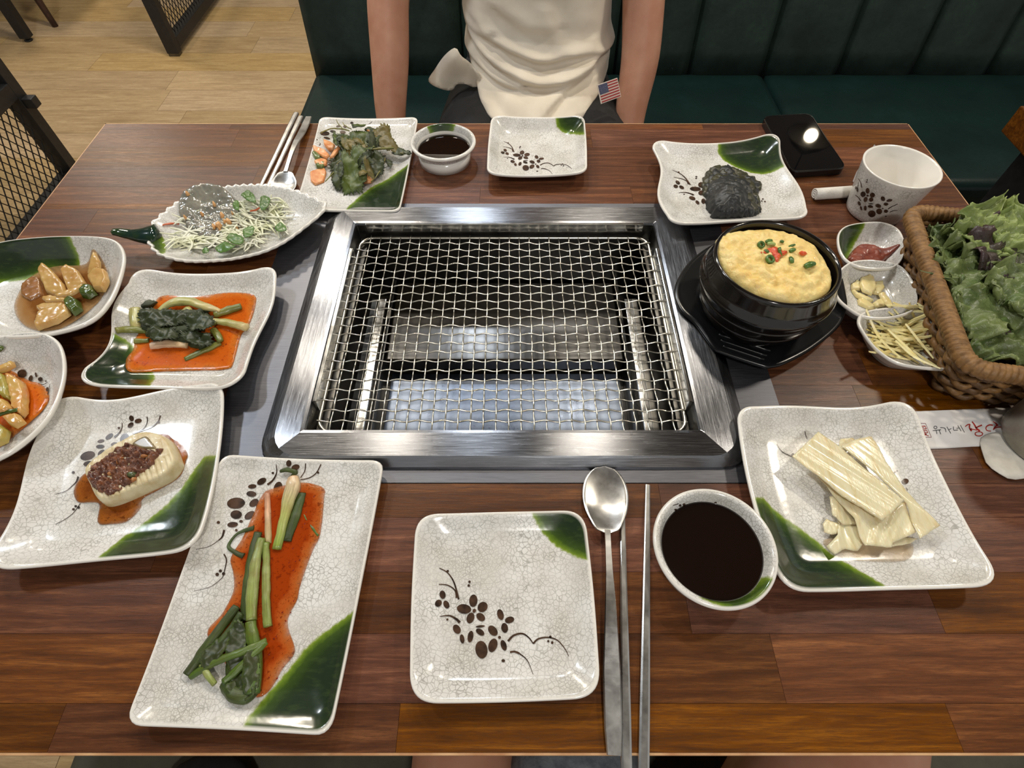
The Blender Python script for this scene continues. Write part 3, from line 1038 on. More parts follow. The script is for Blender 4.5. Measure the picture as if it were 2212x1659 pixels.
def decal(dish, shapes, conv, name='painted_motif', surf=None, off=0.0005):
    """painted petals, dots and strokes lying on the dish; conv maps traced coordinates to world xy(z)"""
    mb = MB()
    def put(p):
        w = conv(*p)
        if len(w) == 3: return (w[0], w[1], w[2])
        return (w[0], w[1], dish.surf(w[0], w[1]) + off)
    for sh in shapes:
        if sh[0] == 'e':
            _, cx, cy, rx, ry, ang = sh
            a0 = math.radians(ang)
            n = 18 if max(rx, ry) > 10 else 10
            ring = []
            for ring_k in (0.55, 1.0):
                for k in range(n):
                    t = 2 * math.pi * k / n
                    x, y = rx * math.cos(t) * ring_k, ry * math.sin(t) * ring_k
                    ring.append(put((cx + x * math.cos(a0) - y * math.sin(a0), cy + x * math.sin(a0) + y * math.cos(a0))))
            vs_ = [put((cx, cy))] + ring
            fs_ = [(0, 1 + k, 1 + (k + 1) % n) for k in range(n)]
            fs_ += [(1 + k, 1 + n + k, 1 + n + (k + 1) % n, 1 + (k + 1) % n) for k in range(n)]
            mb.add(vs_, fs_)
        else:
            _, pts, w0, w1 = sh
            P = catmull([Vector((p[0], p[1], 0)) for p in pts], 5)
            vs_, fs_ = [], []
            for i, p in enumerate(P):
                t = (P[min(i + 1, len(P) - 1)] - P[max(i - 1, 0)]).normalized()
                f = i / (len(P) - 1)
                w = (w0 + (w1 - w0) * f) / 2
                nx, ny = -t.y * w, t.x * w
                vs_ += [put((p.x - nx, p.y - ny)), put((p.x + nx, p.y + ny))]
            for i in range(len(P) - 1):
                fs_.append((2 * i, 2 * i + 1, 2 * i + 3, 2 * i + 2))
            mb.add(vs_, fs_)
    o = mb.build(name, PAINT, dish.obj if dish is not None else None)
    return o

def homog(src, dst):
    A = []
    for (x, y), (u, v) in zip(src, dst):
        A.append([x, y, 1, 0, 0, 0, -u * x, -u * y, -u]); A.append([0, 0, 0, x, y, 1, -v * x, -v * y, -v])
    H = np.linalg.svd(np.array(A))[2][-1].reshape(3, 3)
    return lambda x, y: tuple((H @ np.array([x, y, 1]))[:2] / (H @ np.array([x, y, 1]))[2])

def corners(px, h):
    return [tuple(at(x, y, h))[:2] for x, y in px]

BIG_MOTIF = [('e', 235, 745, 16, 22, -10), ('e', 213, 790, 17, 20, 40), ('e', 255, 797, 15, 22, -25),
  ('e', 397, 777, 22, 33, 5), ('e', 348, 820, 38, 25, 8), ('e', 446, 810, 25, 29, 40), ('e', 382, 868, 20, 29, 20), ('e', 436, 863, 19, 26, -50), ('e', 402, 830, 9, 11, 30),
  ('e', 540, 850, 17, 29, -15), ('e', 588, 878, 25, 17, -15), ('e', 562, 920, 18, 26, -8), ('e', 310, 927, 19, 26, -30), ('e', 338, 978, 12, 24, -10), ('e', 382, 966, 15, 31, 10),
  ('e', 434, 912, 24, 6, -5), ('e', 433, 942, 25, 15, 35), ('e', 500, 935, 21, 31, -40), ('e', 500, 1012, 23, 37, 18), ('e', 557, 1012, 15, 29, -18), ('e', 535, 970, 8, 8, 0), ('e', 440, 1035, 32, 47, -8),
  ('e', 262, 620, 7, 6, 0), ('e', 377, 677, 7, 7, 0), ('e', 373, 697, 7, 7, 0), ('e', 260, 876, 6, 6, 0), ('e', 555, 1093, 10, 8, 0), ('e', 803, 967, 7, 7, 0), ('e', 792, 990, 6, 6, 0), ('e', 813, 998, 7, 8, 0),
  ('s', [(218, 605), (260, 628), (295, 680), (320, 770)], 4, 10), ('s', [(215, 690), (262, 695), (300, 722), (308, 762)], 4, 9), ('s', [(220, 860), (268, 855), (305, 872), (326, 892)], 3, 16),
  ('s', [(580, 990), (610, 960), (655, 950), (690, 972), (713, 1003)], 12, 5), ('s', [(713, 1003), (740, 978), (790, 970), (840, 985), (880, 1030), (900, 1070)], 10, 3), ('s', [(590, 1048), (615, 1045), (640, 1055)], 10, 10), ('s', [(640, 1055), (682, 1092), (712, 1165)], 7, 2)]
Zf = zoomed(860, 980, 2.4429)

# --- empty square plate in front of the camera
FC = [(900, 1113), (1262, 1104), (1297, 1505), (886, 1517)]
front_c = corners(FC, 0.016)
D_front = Dish(quad_outline(front_c, 0.020, (.0005, .001, .0005, .001)), 0.016, PLATE, foot=0.60, corner_lift=.002)
o = D_front.mesh('square_plate', glaze=D_front.poly([(1145, 1095), (1152, 1120), (1170, 1150), (1200, 1180), (1235, 1200), (1263, 1210), (1300, 1215), (1300, 1060), (1140, 1060)]))
tag(o, 'empty square crackle-glazed plate lying in front, beside the long spoon', 'plate', 'square crackle plates')
decal(D_front, BIG_MOTIF, lambda x, y: tuple(D_front.top(*Zf(x, y)))[:2])

# --- empty square plate at the far side
BC = [(1062, 249), (1262, 250), (1268, 371), (1052, 376)]
back_c = corners(BC, 0.022)
D_back = Dish(quad_outline(back_c, 0.018, (-.001, .001, .0015, .001)), 0.020, PLATE, foot=0.60, corner_lift=.003)
o = D_back.mesh('square_plate', glaze=D_back.poly([(1197, 245), (1203, 262), (1218, 280), (1238, 290), (1262, 292), (1285, 292), (1285, 235), (1190, 235)]))
tag(o, 'empty square crackle-glazed plate at the far edge in front of the cream shirt', 'plate', 'square crackle plates')
Hb = homog(front_c, back_c)
decal(D_back, BIG_MOTIF, lambda x, y: Hb(*tuple(D_front.top(*Zf(x, y)))[:2]))

# --- wavy square plate with seasoned perilla leaves
JC = [(1408, 308), (1676, 296), (1748, 470), (1446, 488)]
per_c = corners(JC, 0.024)
D_per = Dish(quad_outline(per_c, 0.017, (-.008, .0, -.003, .0), sbend=(0, -.004, 0, .006)), 0.024, PLATE, floor=.013, foot=0.50, corner_lift=.006)
o = D_per.mesh('square_plate', glaze=D_per.poly([(1548, 300), (1552, 325), (1565, 348), (1590, 362), (1620, 373), (1645, 377), (1670, 372), (1690, 362), (1720, 350), (1690, 280), (1545, 280)]))
tag(o, 'curved-edge square plate holding the dark pile of seasoned leaves', 'plate', 'square crackle plates')
Hp = homog(front_c, per_c)
decal(D_per, BIG_MOTIF[:34], lambda x, y: Hp(*tuple(D_front.top(*Zf(x, y)))[:2]))

# --- square plate with leafy radish kimchi
CC = [(292, 583), (602, 577), (514, 838), (164, 828)]
D_kim = Dish(quad_outline(corners(CC, 0.024), 0.020, (-.003, .0, -.002, -.001), sbend=(0, .003, 0, -.007)), 0.019, PLATE, foot=0.56, corner_lift=.008)
o = D_kim.mesh('square_plate', glaze=D_kim.poly([(222, 712), (250, 722), (275, 735), (293, 752), (308, 775), (322, 792), (335, 812), (325, 850), (150, 860), (140, 800)]))
tag(o, 'curved-edge square plate holding the green leafy kimchi in orange juice', 'plate', 'square crackle plates')

# --- square plate with the fish piece
EC = [(116, 862), (484, 824), (428, 1186), (-34, 1230)]
D_fish = Dish(quad_outline(corners(EC, 0.022), 0.020, (-.003, .002, -.001, .002), sbend=(-.003, 0, 0, -.003)), 0.018, PLATE, foot=0.56, corner_lift=.007)
o = D_fish.mesh('square_plate', glaze=D_fish.poly([(442, 985), (420, 1012), (395, 1050), (360, 1090), (310, 1130), (262, 1162), (215, 1200), (215, 1240), (460, 1230), (480, 985)]))
tag(o, 'square crackle plate holding the white fish piece in brown sauce', 'plate', 'square crackle plates')
Ze = zoomed(120, 860, 5.53)
decal(D_fish, [('e', 910, 245, 28, 36, -20), ('e', 990, 275, 43, 27, -12), ('e', 900, 325, 40, 26, -38), ('e', 645, 460, 52, 26, -35), ('e', 545, 515, 42, 18, -12), ('e', 537, 580, 50, 22, -3), ('e', 825, 485, 48, 64, 32), ('e', 712, 558, 47, 28, 0), ('e', 387, 690, 90, 50, -17), ('e', 550, 655, 48, 28, -38), ('e', 390, 785, 55, 30, -12),
  ('e', 760, 360, 14, 14, 0), ('e', 1235, 290, 14, 14, 0), ('e', 215, 890, 19, 16, 0), ('e', 245, 1293, 16, 13, 0), ('e', 280, 1308, 16, 16, 0), ('e', 218, 1330, 17, 14, 0),
  ('s', [(795, 290), (800, 340), (770, 410), (705, 472)], 4, 22), ('s', [(1095, 225), (1100, 280), (1070, 350), (1010, 395)], 12, 7), ('s', [(1255, 210), (1230, 280), (1150, 350), (1040, 390), (925, 435)], 14, 10), ('s', [(275, 940), (255, 995), (225, 1030)], 24, 10), ('s', [(225, 1030), (130, 1110), (0, 1150)], 9, 5), ('s', [(300, 1260), (210, 1380), (100, 1460), (0, 1510)], 8, 5)],
  lambda x, y: tuple(D_fish.top(*Ze(x, y)))[:2])

# --- square plate with pickled wraps
RC = [(1588, 880), (1964, 870), (2160, 1264), (1688, 1277)]
D_wrap = Dish(quad_outline(corners(RC, 0.020), 0.020, (-.001, -.001, -.0005, .003), sbend=(.002, 0, 0, 0)), 0.018, PLATE, foot=0.58, corner_lift=.006)
o = D_wrap.mesh('square_plate', glaze=D_wrap.poly([(1650, 1075), (1670, 1098), (1690, 1115), (1720, 1135), (1760, 1165), (1800, 1198), (1840, 1222), (1880, 1245), (1912, 1265), (1900, 1310), (1650, 1310), (1620, 1075)]))
tag(o, 'large square crackle plate holding the pale pickled wraps', 'plate', 'square crackle plates')
Zr = zoomed(1560, 820, 3.393)
for part in ([('e', 1340, 747, 25, 20, -15), ('e', 1283, 668, 5, 5, 0), ('e', 1265, 680, 5, 5, 0), ('s', [(1345, 793), (1358, 812)], 5, 5)], [('e', 517, 550, 10, 9, 0), ('s', [(605, 380), (612, 410), (622, 435)], 4, 6), ('s', [(400, 475), (440, 530), (515, 565)], 3, 7)]):
    decal(D_wrap, part, lambda x, y: tuple(D_wrap.top(*Zr(x, y)))[:2])

# --- rectangular plates
AC = [(480, 984), (828, 997), (712, 1584), (272, 1562)]
D_onion = Dish(quad_outline(corners(AC, 0.014), 0.011, (-.0005, 0, -.0005, 0)), 0.012, FLATP, floor=.005, foot=0.60, n=200, corner_lift=.003)
o = D_onion.mesh('rectangular_plate', rings=44, glaze=D_onion.poly([(765, 1318), (735, 1340), (690, 1372), (655, 1405), (620, 1450), (585, 1490), (555, 1525), (535, 1550), (520, 1580), (510, 1610), (760, 1620), (800, 1318)]))
tag(o, 'long rectangular crackle plate in front holding the spring onion kimchi', 'plate', 'rectangular crackle plates')
Za = zoomed(380, 960, 2.764)
decal(D_onion, [('e', 675, 115, 16, 20, 0), ('e', 715, 138, 25, 17, -15), ('e', 513, 222, 30, 18, -30), ('e', 457, 252, 25, 13, -5), ('e', 452, 297, 30, 17, 5), ('e', 360, 352, 54, 33, -5), ('e', 467, 350, 31, 20, -35), ('e', 361, 420, 34, 26, 0), ('e', 442, 424, 35, 20, -33), ('e', 340, 480, 32, 16, -5), ('e', 610, 265, 26, 42, 15), ('e', 585, 375, 24, 30, 20), ('e', 488, 362, 7, 18, 15),
  ('e', 580, 172, 8, 7, 0), ('e', 850, 170, 7, 7, 0), ('e', 255, 467, 10, 9, 0), ('e', 390, 460, 11, 8, 0), ('e', 362, 513, 8, 8, 0), ('e', 267, 756, 10, 9, 0), ('e', 248, 777, 11, 10, 0), ('e', 286, 773, 10, 10, 0),
  ('s', [(600, 120), (602, 170), (580, 215), (548, 242)], 3, 14), ('s', [(775, 115), (770, 160), (745, 200)], 6, 5), ('s', [(867, 120), (840, 170), (800, 200), (745, 212)], 7, 5), ('s', [(290, 512), (278, 552), (258, 572)], 14, 6), ('s', [(258, 572), (200, 610), (120, 628)], 4, 2), ('s', [(288, 655), (303, 690), (295, 740), (280, 795)], 9, 4), ('s', [(280, 795), (210, 850), (110, 875)], 4, 2)],
  lambda x, y: tuple(D_onion.top(*Za(x, y)))[:2])

GC = [(692, 254), (902, 254), (862, 456), (636, 450)]
D_salad = Dish(quad_outline(corners(GC, 0.014), 0.010, (-.001, 0, -.0005, 0)), 0.012, FLATP, floor=.005, foot=0.60, n=180, corner_lift=.003)
Zg = zoomed(640, 230, 5.267)
o = D_salad.mesh('rectangular_plate', rings=40, glaze=D_salad.poly([(882, 354), (860, 370), (835, 388), (800, 405), (775, 425), (752, 445), (745, 460), (880, 475), (905, 354)]))
tag(o, 'rectangular crackle plate at the far left holding the leafy salad', 'plate', 'rectangular crackle plates')
decal(D_salad, [('e', 325, 308, 54, 25, 3), ('e', 418, 287, 33, 14, 8), ('e', 435, 330, 25, 18, -20), ('e', 530, 295, 33, 19, 5), ('e', 470, 340, 9, 16, 0), ('e', 525, 342, 22, 14, 0), ('e', 480, 225, 26, 11, -10), ('e', 555, 230, 20, 16, 0), ('e', 630, 178, 18, 12, 0), ('e', 350, 362, 38, 12, 15), ('e', 237, 380, 9, 5, 0), ('s', [(268, 415), (274, 430), (262, 445)], 5, 10), ('s', [(775, 215), (820, 195), (860, 168)], 6, 4)], lambda x, y: tuple(D_salad.top(*Zg(x, y)))[:2])

# --- two oval bowls at the left
def outl(px, h, n=168): return closed_smooth([tuple(at(x, y, h))[:2] for x, y in px], n)
D_pick = Dish(outl([(0, 523), (65, 514), (140, 510), (215, 512), (252, 524), (266, 555), (256, 602), (234, 650), (196, 690), (130, 714), (50, 725), (-40, 722), (-110, 700), (-145, 650), (-140, 590), (-90, 548)], 0.036), 0.036, BOWL, floor=.006, foot=0.55, thick=.005)
o = D_pick.mesh('oval_bowl', glaze=D_pick.poly([(152, 500), (150, 528), (135, 552), (105, 582), (60, 603), (0, 612), (-60, 612), (-200, 640), (-200, 480), (100, 480)]))
tag(o, 'oval crackle bowl with a green rim patch holding pickled onion in soy', 'bowl', 'oval crackle bowls')
D_cab = Dish(outl([(0, 728), (45, 719), (92, 721), (124, 742), (136, 785), (129, 838), (104, 895), (58, 945), (0, 985), (-80, 1012), (-170, 1000), (-215, 930), (-205, 840), (-140, 770), (-60, 742)], 0.036), 0.036, BOWL, floor=.006, foot=0.55, thick=.005)
o = D_cab.mesh('oval_bowl')
tag(o, 'oval crackle bowl at the left edge holding cabbage kimchi', 'bowl', 'oval crackle bowls')
Zc = zoomed(0, 700, 5.533)
decal(D_cab, [('e', 277, 600, 56, 50, 10), ('e', 380, 660, 24, 38, 20), ('e', 443, 618, 14, 30, -15), ('e', 495, 670, 28, 26, 0), ('e', 562, 693, 9, 9, 0), ('e', 372, 770, 32, 28, -15), ('e', 432, 820, 68, 30, -20), ('e', 577, 787, 14, 24, 10), ('s', [(470, 720), (500, 735), (545, 728), (580, 700)], 14, 3), ('s', [(610, 725), (600, 770), (585, 850)], 4, 12), ('s', [(475, 880), (495, 930), (512, 970)], 14, 4)], lambda x, y: tuple(D_cab.top(*Zc(x, y)))[:2], off=0.0016)

# --- leaf-shaped boat dish
boat_px = [(322, 484), (345, 460), (380, 433), (420, 413), (470, 401), (530, 395), (590, 397), (640, 408), (680, 424), (701, 436), (692, 455), (660, 482), (615, 515), (570, 537), (520, 550), (470, 557), (410, 559), (368, 553), (335, 540), (318, 515)]
D_boat = Dish(outl(boat_px, 0.030, 200), 0.028, [(0, 0), (0.4, 0.03), (0.6, 0.14), (0.75, 0.36), (0.88, 0.68), (0.96, 0.92), (1, 1)], floor=.006, foot=0.5, thick=.004, n=220)
cb = D_boat.c
def boat_wave(V):
    V = V.copy()
    for i in range(len(V)):
        r, _ = D_boat.polar(V[i, 0], V[i, 1])
        if r > 0.8:
            a = math.atan2(V[i, 1] - cb[1], V[i, 0] - cb[0])
            k = (r - 0.8) / 0.2 * (0.0011 * math.sin(46 * a) )
            V[i, 2] += k * 0.6
            V[i, 0] += math.cos(a) * k; V[i, 1] += math.sin(a) * k
    return V
o = D_boat.mesh('leaf_dish', wave=boat_wave, glaze=D_boat.poly([(312, 470), (328, 482), (345, 500), (356, 520), (360, 540), (352, 556), (300, 570), (290, 480)]))
tag(o, 'leaf-shaped dish with dark green stem handle holding shredded salad', 'dish')
hp = [at(334, 508, .024), at(308, 508, .026), at(282, 506, .026), at(258, 502, .027), at(243, 501, .029)]
mbh = MB().tube(hp, [.0175, .0115, .0075, .0062, .0050], seg=14, flat=0.55, res=6)
hm = simple('green_glaze', (22, 44, 40), 0.1, (38, 58, 32), 60, coat=0.4, crough=0.05)
mbh.build('stem_handle', hm, o)

# --- round soy dishes
def circ(c, r, n=120): return [(c[0] + r * math.cos(2 * math.pi * k / n), c[1] + r * math.sin(2 * math.pi * k / n)) for k in range(n)]
def soy_dish(cpx, r, h, label, glz, level):
    c = at(*cpx, h)
    D = Dish(circ(c, r), h, CUPP, floor=.006, thick=.0045, foot=0.84, n=120)
    o = D.mesh('sauce_dish', glaze=[tuple(at(x, y, hh))[:2] for x, y, hh in glz], bare_rim=0.99)
    tag(o, label, 'dish', 'round sauce dishes')
    # liquid surface: disc meeting the inner wall at the given level
    rr = next(q for q in np.linspace(0.4, 1, 200) if D.floor + D.hf(q) * (h - D.floor) > level)
    mb = MB().lathe([(0, level), (r * rr * .97, level), (r * rr * 1.0, level + .0004), (r * rr * .9, level - .003), (0, .0085)], (D.c[0], D.c[1], T), 72)
    s_ = mb.build('soy_sauce', SOY)
    return D, s_
D_soyb, s1 = soy_dish((957, 303), .0430, .030, 'small round dish of dark soy sauce at the far side', [(912, 262, .03), (925, 290, .02), (950, 296, .02), (985, 285, .02), (992, 262, .03), (960, 245, .03)], .017)
tag(s1, 'dark soy sauce filling the small dish at the far side', 'sauce')
D_soyf, s2 = soy_dish((1546, 1177), .0465, .030, 'round dish of soy sauce beside the near chopsticks', [(1508, 1290, .03), (1560, 1283, .028), (1620, 1265, .028), (1655, 1240, .03), (1690, 1260, .03), (1600, 1330, .03)], .020)
tag(s2, 'dark soy sauce filling the near round dish', 'sauce')
Zs = zoomed(860, 980, 2.4429)
decal(D_soyf, [('e', 1465, 297, 8, 6, 0), ('e', 1490, 272, 9, 6, -20), ('e', 1515, 262, 11, 6, -15), ('e', 1538, 258, 10, 6, 0), ('e', 1572, 250, 11, 6, 15), ('e', 1590, 246, 11, 6, -20), ('e', 1690, 240, 8, 5, 0), ('s', [(1450, 275), (1480, 265)], 3, 4), ('s', [(1620, 252), (1650, 244), (1690, 238)], 4, 3)], lambda x, y: tuple(D_soyf.top(*Zs(x, y)))[:2])

# --- three-part gourd dish
gd = empty('gourd_dish', tuple(at(1900, 640, 0)))
tag(gd, 'three-part gourd-shaped dish of paste, garlic and ginger beside the basket', 'dish')
comp1 = [(1814, 505), (1830, 487), (1868, 479), (1910, 479), (1942, 494), (1955, 525), (1951, 552), (1935, 572), (1905, 577), (1865, 574), (1832, 560), (1816, 535)]
comp2 = [(1838, 566), (1815, 585), (1804, 610), (1812, 640), (1838, 664), (1868, 680), (1910, 684), (1955, 676), (1978, 662), (1982, 632), (1970, 600), (1945, 572), (1905, 562), (1870, 560)]
comp3 = [(1858, 690), (1872, 672), (1920, 664), (1980, 664), (2012, 688), (2045, 724), (2061, 755), (2069, 782), (2056, 793), (2000, 791), (1940, 780), (1895, 750), (1868, 715)]
G_ = []
for cpx, glz in ((comp1, [(1800, 470), (1868, 470), (1866, 495), (1850, 530), (1845, 580), (1800, 560)]), (comp2, None), (comp3, None)):
    D = Dish(outl(cpx, .028, 120), .027, [(0, 0), (0.5, 0.03), (0.66, 0.14), (0.8, 0.42), (0.91, 0.78), (0.97, 0.96), (1, 1)], floor=.005, thick=.0045, foot=0.58, n=120)
    D.mesh('compartment', glaze=[tuple(at(x, y, .022))[:2] for x, y in glz] if glz else None, parent=gd, rings=22)
    G_.append(D)
# ------------------------------------------------------------------ food
ONION_W = tinted('onion_white', [(0, (226, 190, 150)), (0.35, (214, 196, 156)), (0.7, (176, 182, 104)), (1, (128, 152, 62))], 0.28, stretch=(1, 1, 1), nmix=0.3, dark=(150, 62, 24))
ONION_L = tinted('onion_pale_green', [(0, (120, 138, 62)), (0.4, (150, 160, 92)), (1, (132, 146, 72))], 0.3, nmix=0.45, dark=(112, 50, 22))
ONION_D = tinted('onion_dark_green', [(0, (54, 70, 26)), (0.5, (68, 84, 32)), (1, (48, 60, 22))], 0.42, coat=0, nmix=0.35, dark=(58, 34, 16))
ONION_M = tinted('onion_mid_green', [(0, (96, 116, 42)), (1, (72, 98, 34))], 0.3, nmix=0.3, dark=(88, 50, 20))
RAD_D = tinted('radish_leaf_dark', [(0, (40, 50, 24)), (0.5, (56, 66, 30)), (1, (48, 58, 26))], 0.42, coat=0, nmix=0.4, dark=(20, 24, 12), bump=0.6)
RAD_P = tinted('radish_stalk_pale', [(0, (188, 184, 122)), (0.5, (170, 168, 98)), (1, (206, 186, 132))], 0.28, nmix=0.35, dark=(124, 104, 44))
RAD_G = tinted('radish_stalk_green', [(0, (132, 132, 62)), (1, (104, 112, 48))], 0.28, nmix=0.35, dark=(72, 70, 26))
RAD_W = tinted('radish_root_white', [(0, (230, 196, 166)), (1, (206, 176, 130))], 0.3, nmix=0.3, dark=(200, 110, 60))

def stalk(name, dish, pts, conv, radii, mat, label, cat, group, lift=0.0, flat=0.75, seg=12, res=7, jit=0.0006, ridge=.05, lump=.22, cut=.15):
    P = []
    L = lift if hasattr(lift, '__len__') else [lift] * len(pts)
    for i, (p, l) in enumerate(zip(pts, L)):
        r = np.interp(i / max(len(pts) - 1, 1), np.linspace(0, 1, len(radii)), radii)
        px = conv(*p)
        q = dish.top(*px)
        h = q.z - T + r * flat + l
        q2 = at(px[0], px[1], h)
        zs = dish.surf(q2.x, q2.y) + r * flat * .95 + l
        P.append(Vector((q2.x, q2.y, zs)))
    o = MB().tube(P, radii, seg=seg, flat=flat, res=res, jit=jit, ridge=ridge, lump=lump, cut=cut).build(name, mat, None)
    return tag(o, label, cat, group)

def puddle(name, dish, pts, conv, mat, label, h0=0.0005, thick=0.0005, sp=0.0028):
    poly = [tuple(dish.top(*conv(*p)))[:2] for p in pts]
    o = pad(name, poly, dish.surf, thick, mat, edge=0.003, sp=sp, h0=h0)
    return tag(o, label, 'sauce')

def rough_poly(P, amp, step=.003, seed=0.0):
    A = np.array(P, float); out = []
    for a, b in zip(A, np.roll(A, -1, 0)):
        n = max(1, int(np.linalg.norm(b - a) / step))
        for k in range(n):
            p = a + (b - a) * k / n
            out.append(p + np.array([noise.noise(Vector((p[0] * 230, p[1] * 230, seed))), noise.noise(Vector((p[0] * 230, p[1] * 230, seed + 7)))]) * amp)
    return np.array(out)

# spring onion kimchi ------------------------------------------------
g = 'spring onion stalks on the long plate'
puddle('chili_sauce', D_onion, [(600, 260), (750, 230), (882, 262), (885, 330), (862, 540), (812, 650), (742, 850), (725, 930), (668, 1060), (712, 1220), (690, 1280), (640, 1340), (560, 1470), (480, 1510), (400, 1420), (290, 1300), (190, 1130), (280, 1010), (345, 880), (345, 770), (330, 680), (400, 560), (450, 450), (520, 300)], Za, CHILI, 'red-orange chili sauce pooled on the long rectangular plate')
def S(name, dish, pts, conv, radii, *a, **k):
    return stalk(name, dish, pts, conv, [r * .86 for r in radii], *a, **k)
S('spring_onion', D_onion, [(700, 195), (695, 265), (655, 400), (602, 625)], Za, [.0055, .0078, .0052, .0042], ONION_W, 'white bulb end of a spring onion at the top of the plate', 'vegetable', g)
S('spring_onion', D_onion, [(545, 292), (548, 400), (552, 590)], Za, [.0030, .0032, .0030], tinted('onion_pink', [(0, (200, 140, 110)), (0.5, (214, 168, 132)), (1, (190, 176, 124))], 0.3), 'thin pinkish white spring onion left of the white bulb', 'vegetable', g)
S('spring_onion', D_onion, [(752, 290), (715, 420), (662, 575)], Za, [.0042, .0050, .0046], ONION_D, 'dark green onion leaf beside the white bulb', 'vegetable', g, flat=.5)
S('spring_onion', D_onion, [(742, 380), (790, 460), (850, 545)], Za, [.0010, .0012, .0013], ONION_M, 'thin green onion shred lying alone in the sauce', 'vegetable', g)
S('spring_onion', D_onion, [(622, 158), (665, 150), (715, 165), (690, 185)], Za, [.0016, .0024, .0026, .0016], ONION_D, 'small dark green leaf tip above the white bulb', 'vegetable', g, lift=.002)
S('spring_onion', D_onion, [(490, 525), (445, 700), (420, 900), (408, 1052)], Za, [.0036, .0042, .0040, .0032], ONION_D, 'long dark green onion stalk in the middle of the bundle', 'vegetable', g, lift=.001)
S('spring_onion', D_onion, [(512, 560), (475, 700), (458, 860), (450, 1050)], Za, [.0034, .0048, .0050, .0046], ONION_L, 'pale green split onion stalk in the middle of the bundle', 'vegetable', g, lift=.003)
S('spring_onion', D_onion, [(538, 590), (538, 740), (540, 920), (548, 1088)], Za, [.0036, .0036, .0040, .0036], ONION_L, 'pale round onion stalk at the right of the bundle', 'vegetable', g, lift=.001)
S('spring_onion', D_onion, [(465, 500), (380, 525), (315, 600), (345, 640), (405, 665)], Za, [.0026, .0016, .0013, .0018, .0026], ONION_D, 'dark onion leaf curled into a loop on the left', 'vegetable', g)
S('spring_onion', D_onion, [(365, 968), (260, 1100), (150, 1260), (65, 1375)], Za, [.0038, .0045, .0046, .0036], ONION_D, 'dark green onion leaf splaying to the lower left', 'vegetable', g, lift=.001)
S('spring_onion', D_onion, [(392, 1010), (290, 1160), (190, 1280)], Za, [.0036, .0042, .0036], ONION_D, 'dark onion leaf tucked beside the splayed one', 'vegetable', g, lift=.002)
S('spring_onion', D_onion, [(380, 1075), (345, 1230), (330, 1400)], Za, [.0040, .0050, .0046], ONION_D, 'dark onion leaf under the crossing stalks', 'vegetable', g)
S('spring_onion', D_onion, [(448, 1060), (460, 1160), (478, 1300), (455, 1490)], Za, [.0046, .0052, .0056, .0062], ONION_M, 'broad green onion stalk at the lower end of the bundle', 'vegetable', g, lift=.002)
S('spring_onion', D_onion, [(290, 1425), (340, 1490), (420, 1505), (490, 1445)], Za, [.0046, .0058, .0060, .0046], ONION_D, 'folded dark onion leaf at the bottom of the bundle', 'vegetable', g)
S('spring_onion', D_onion, [(540, 1170), (400, 1235), (210, 1310), (85, 1388)], Za, [.0028, .0034, .0034, .0030], ONION_M, 'light green onion stalk crossing the bundle, upper one', 'vegetable', g, lift=(.006, .007, .005, .001))
S('spring_onion', D_onion, [(540, 1180), (430, 1285), (285, 1420)], Za, [.0026, .0031, .0030], ONION_M, 'light green onion stalk crossing the bundle, lower one', 'vegetable', g, lift=(.006, .007, .005))
S('spring_onion', D_onion, [(150, 1312), (190, 1375), (232, 1432)], Za, [.0022, .0027, .0022], ONION_L, 'short pale onion piece at the lower left', 'vegetable', g, lift=.004)

KLEAF = []
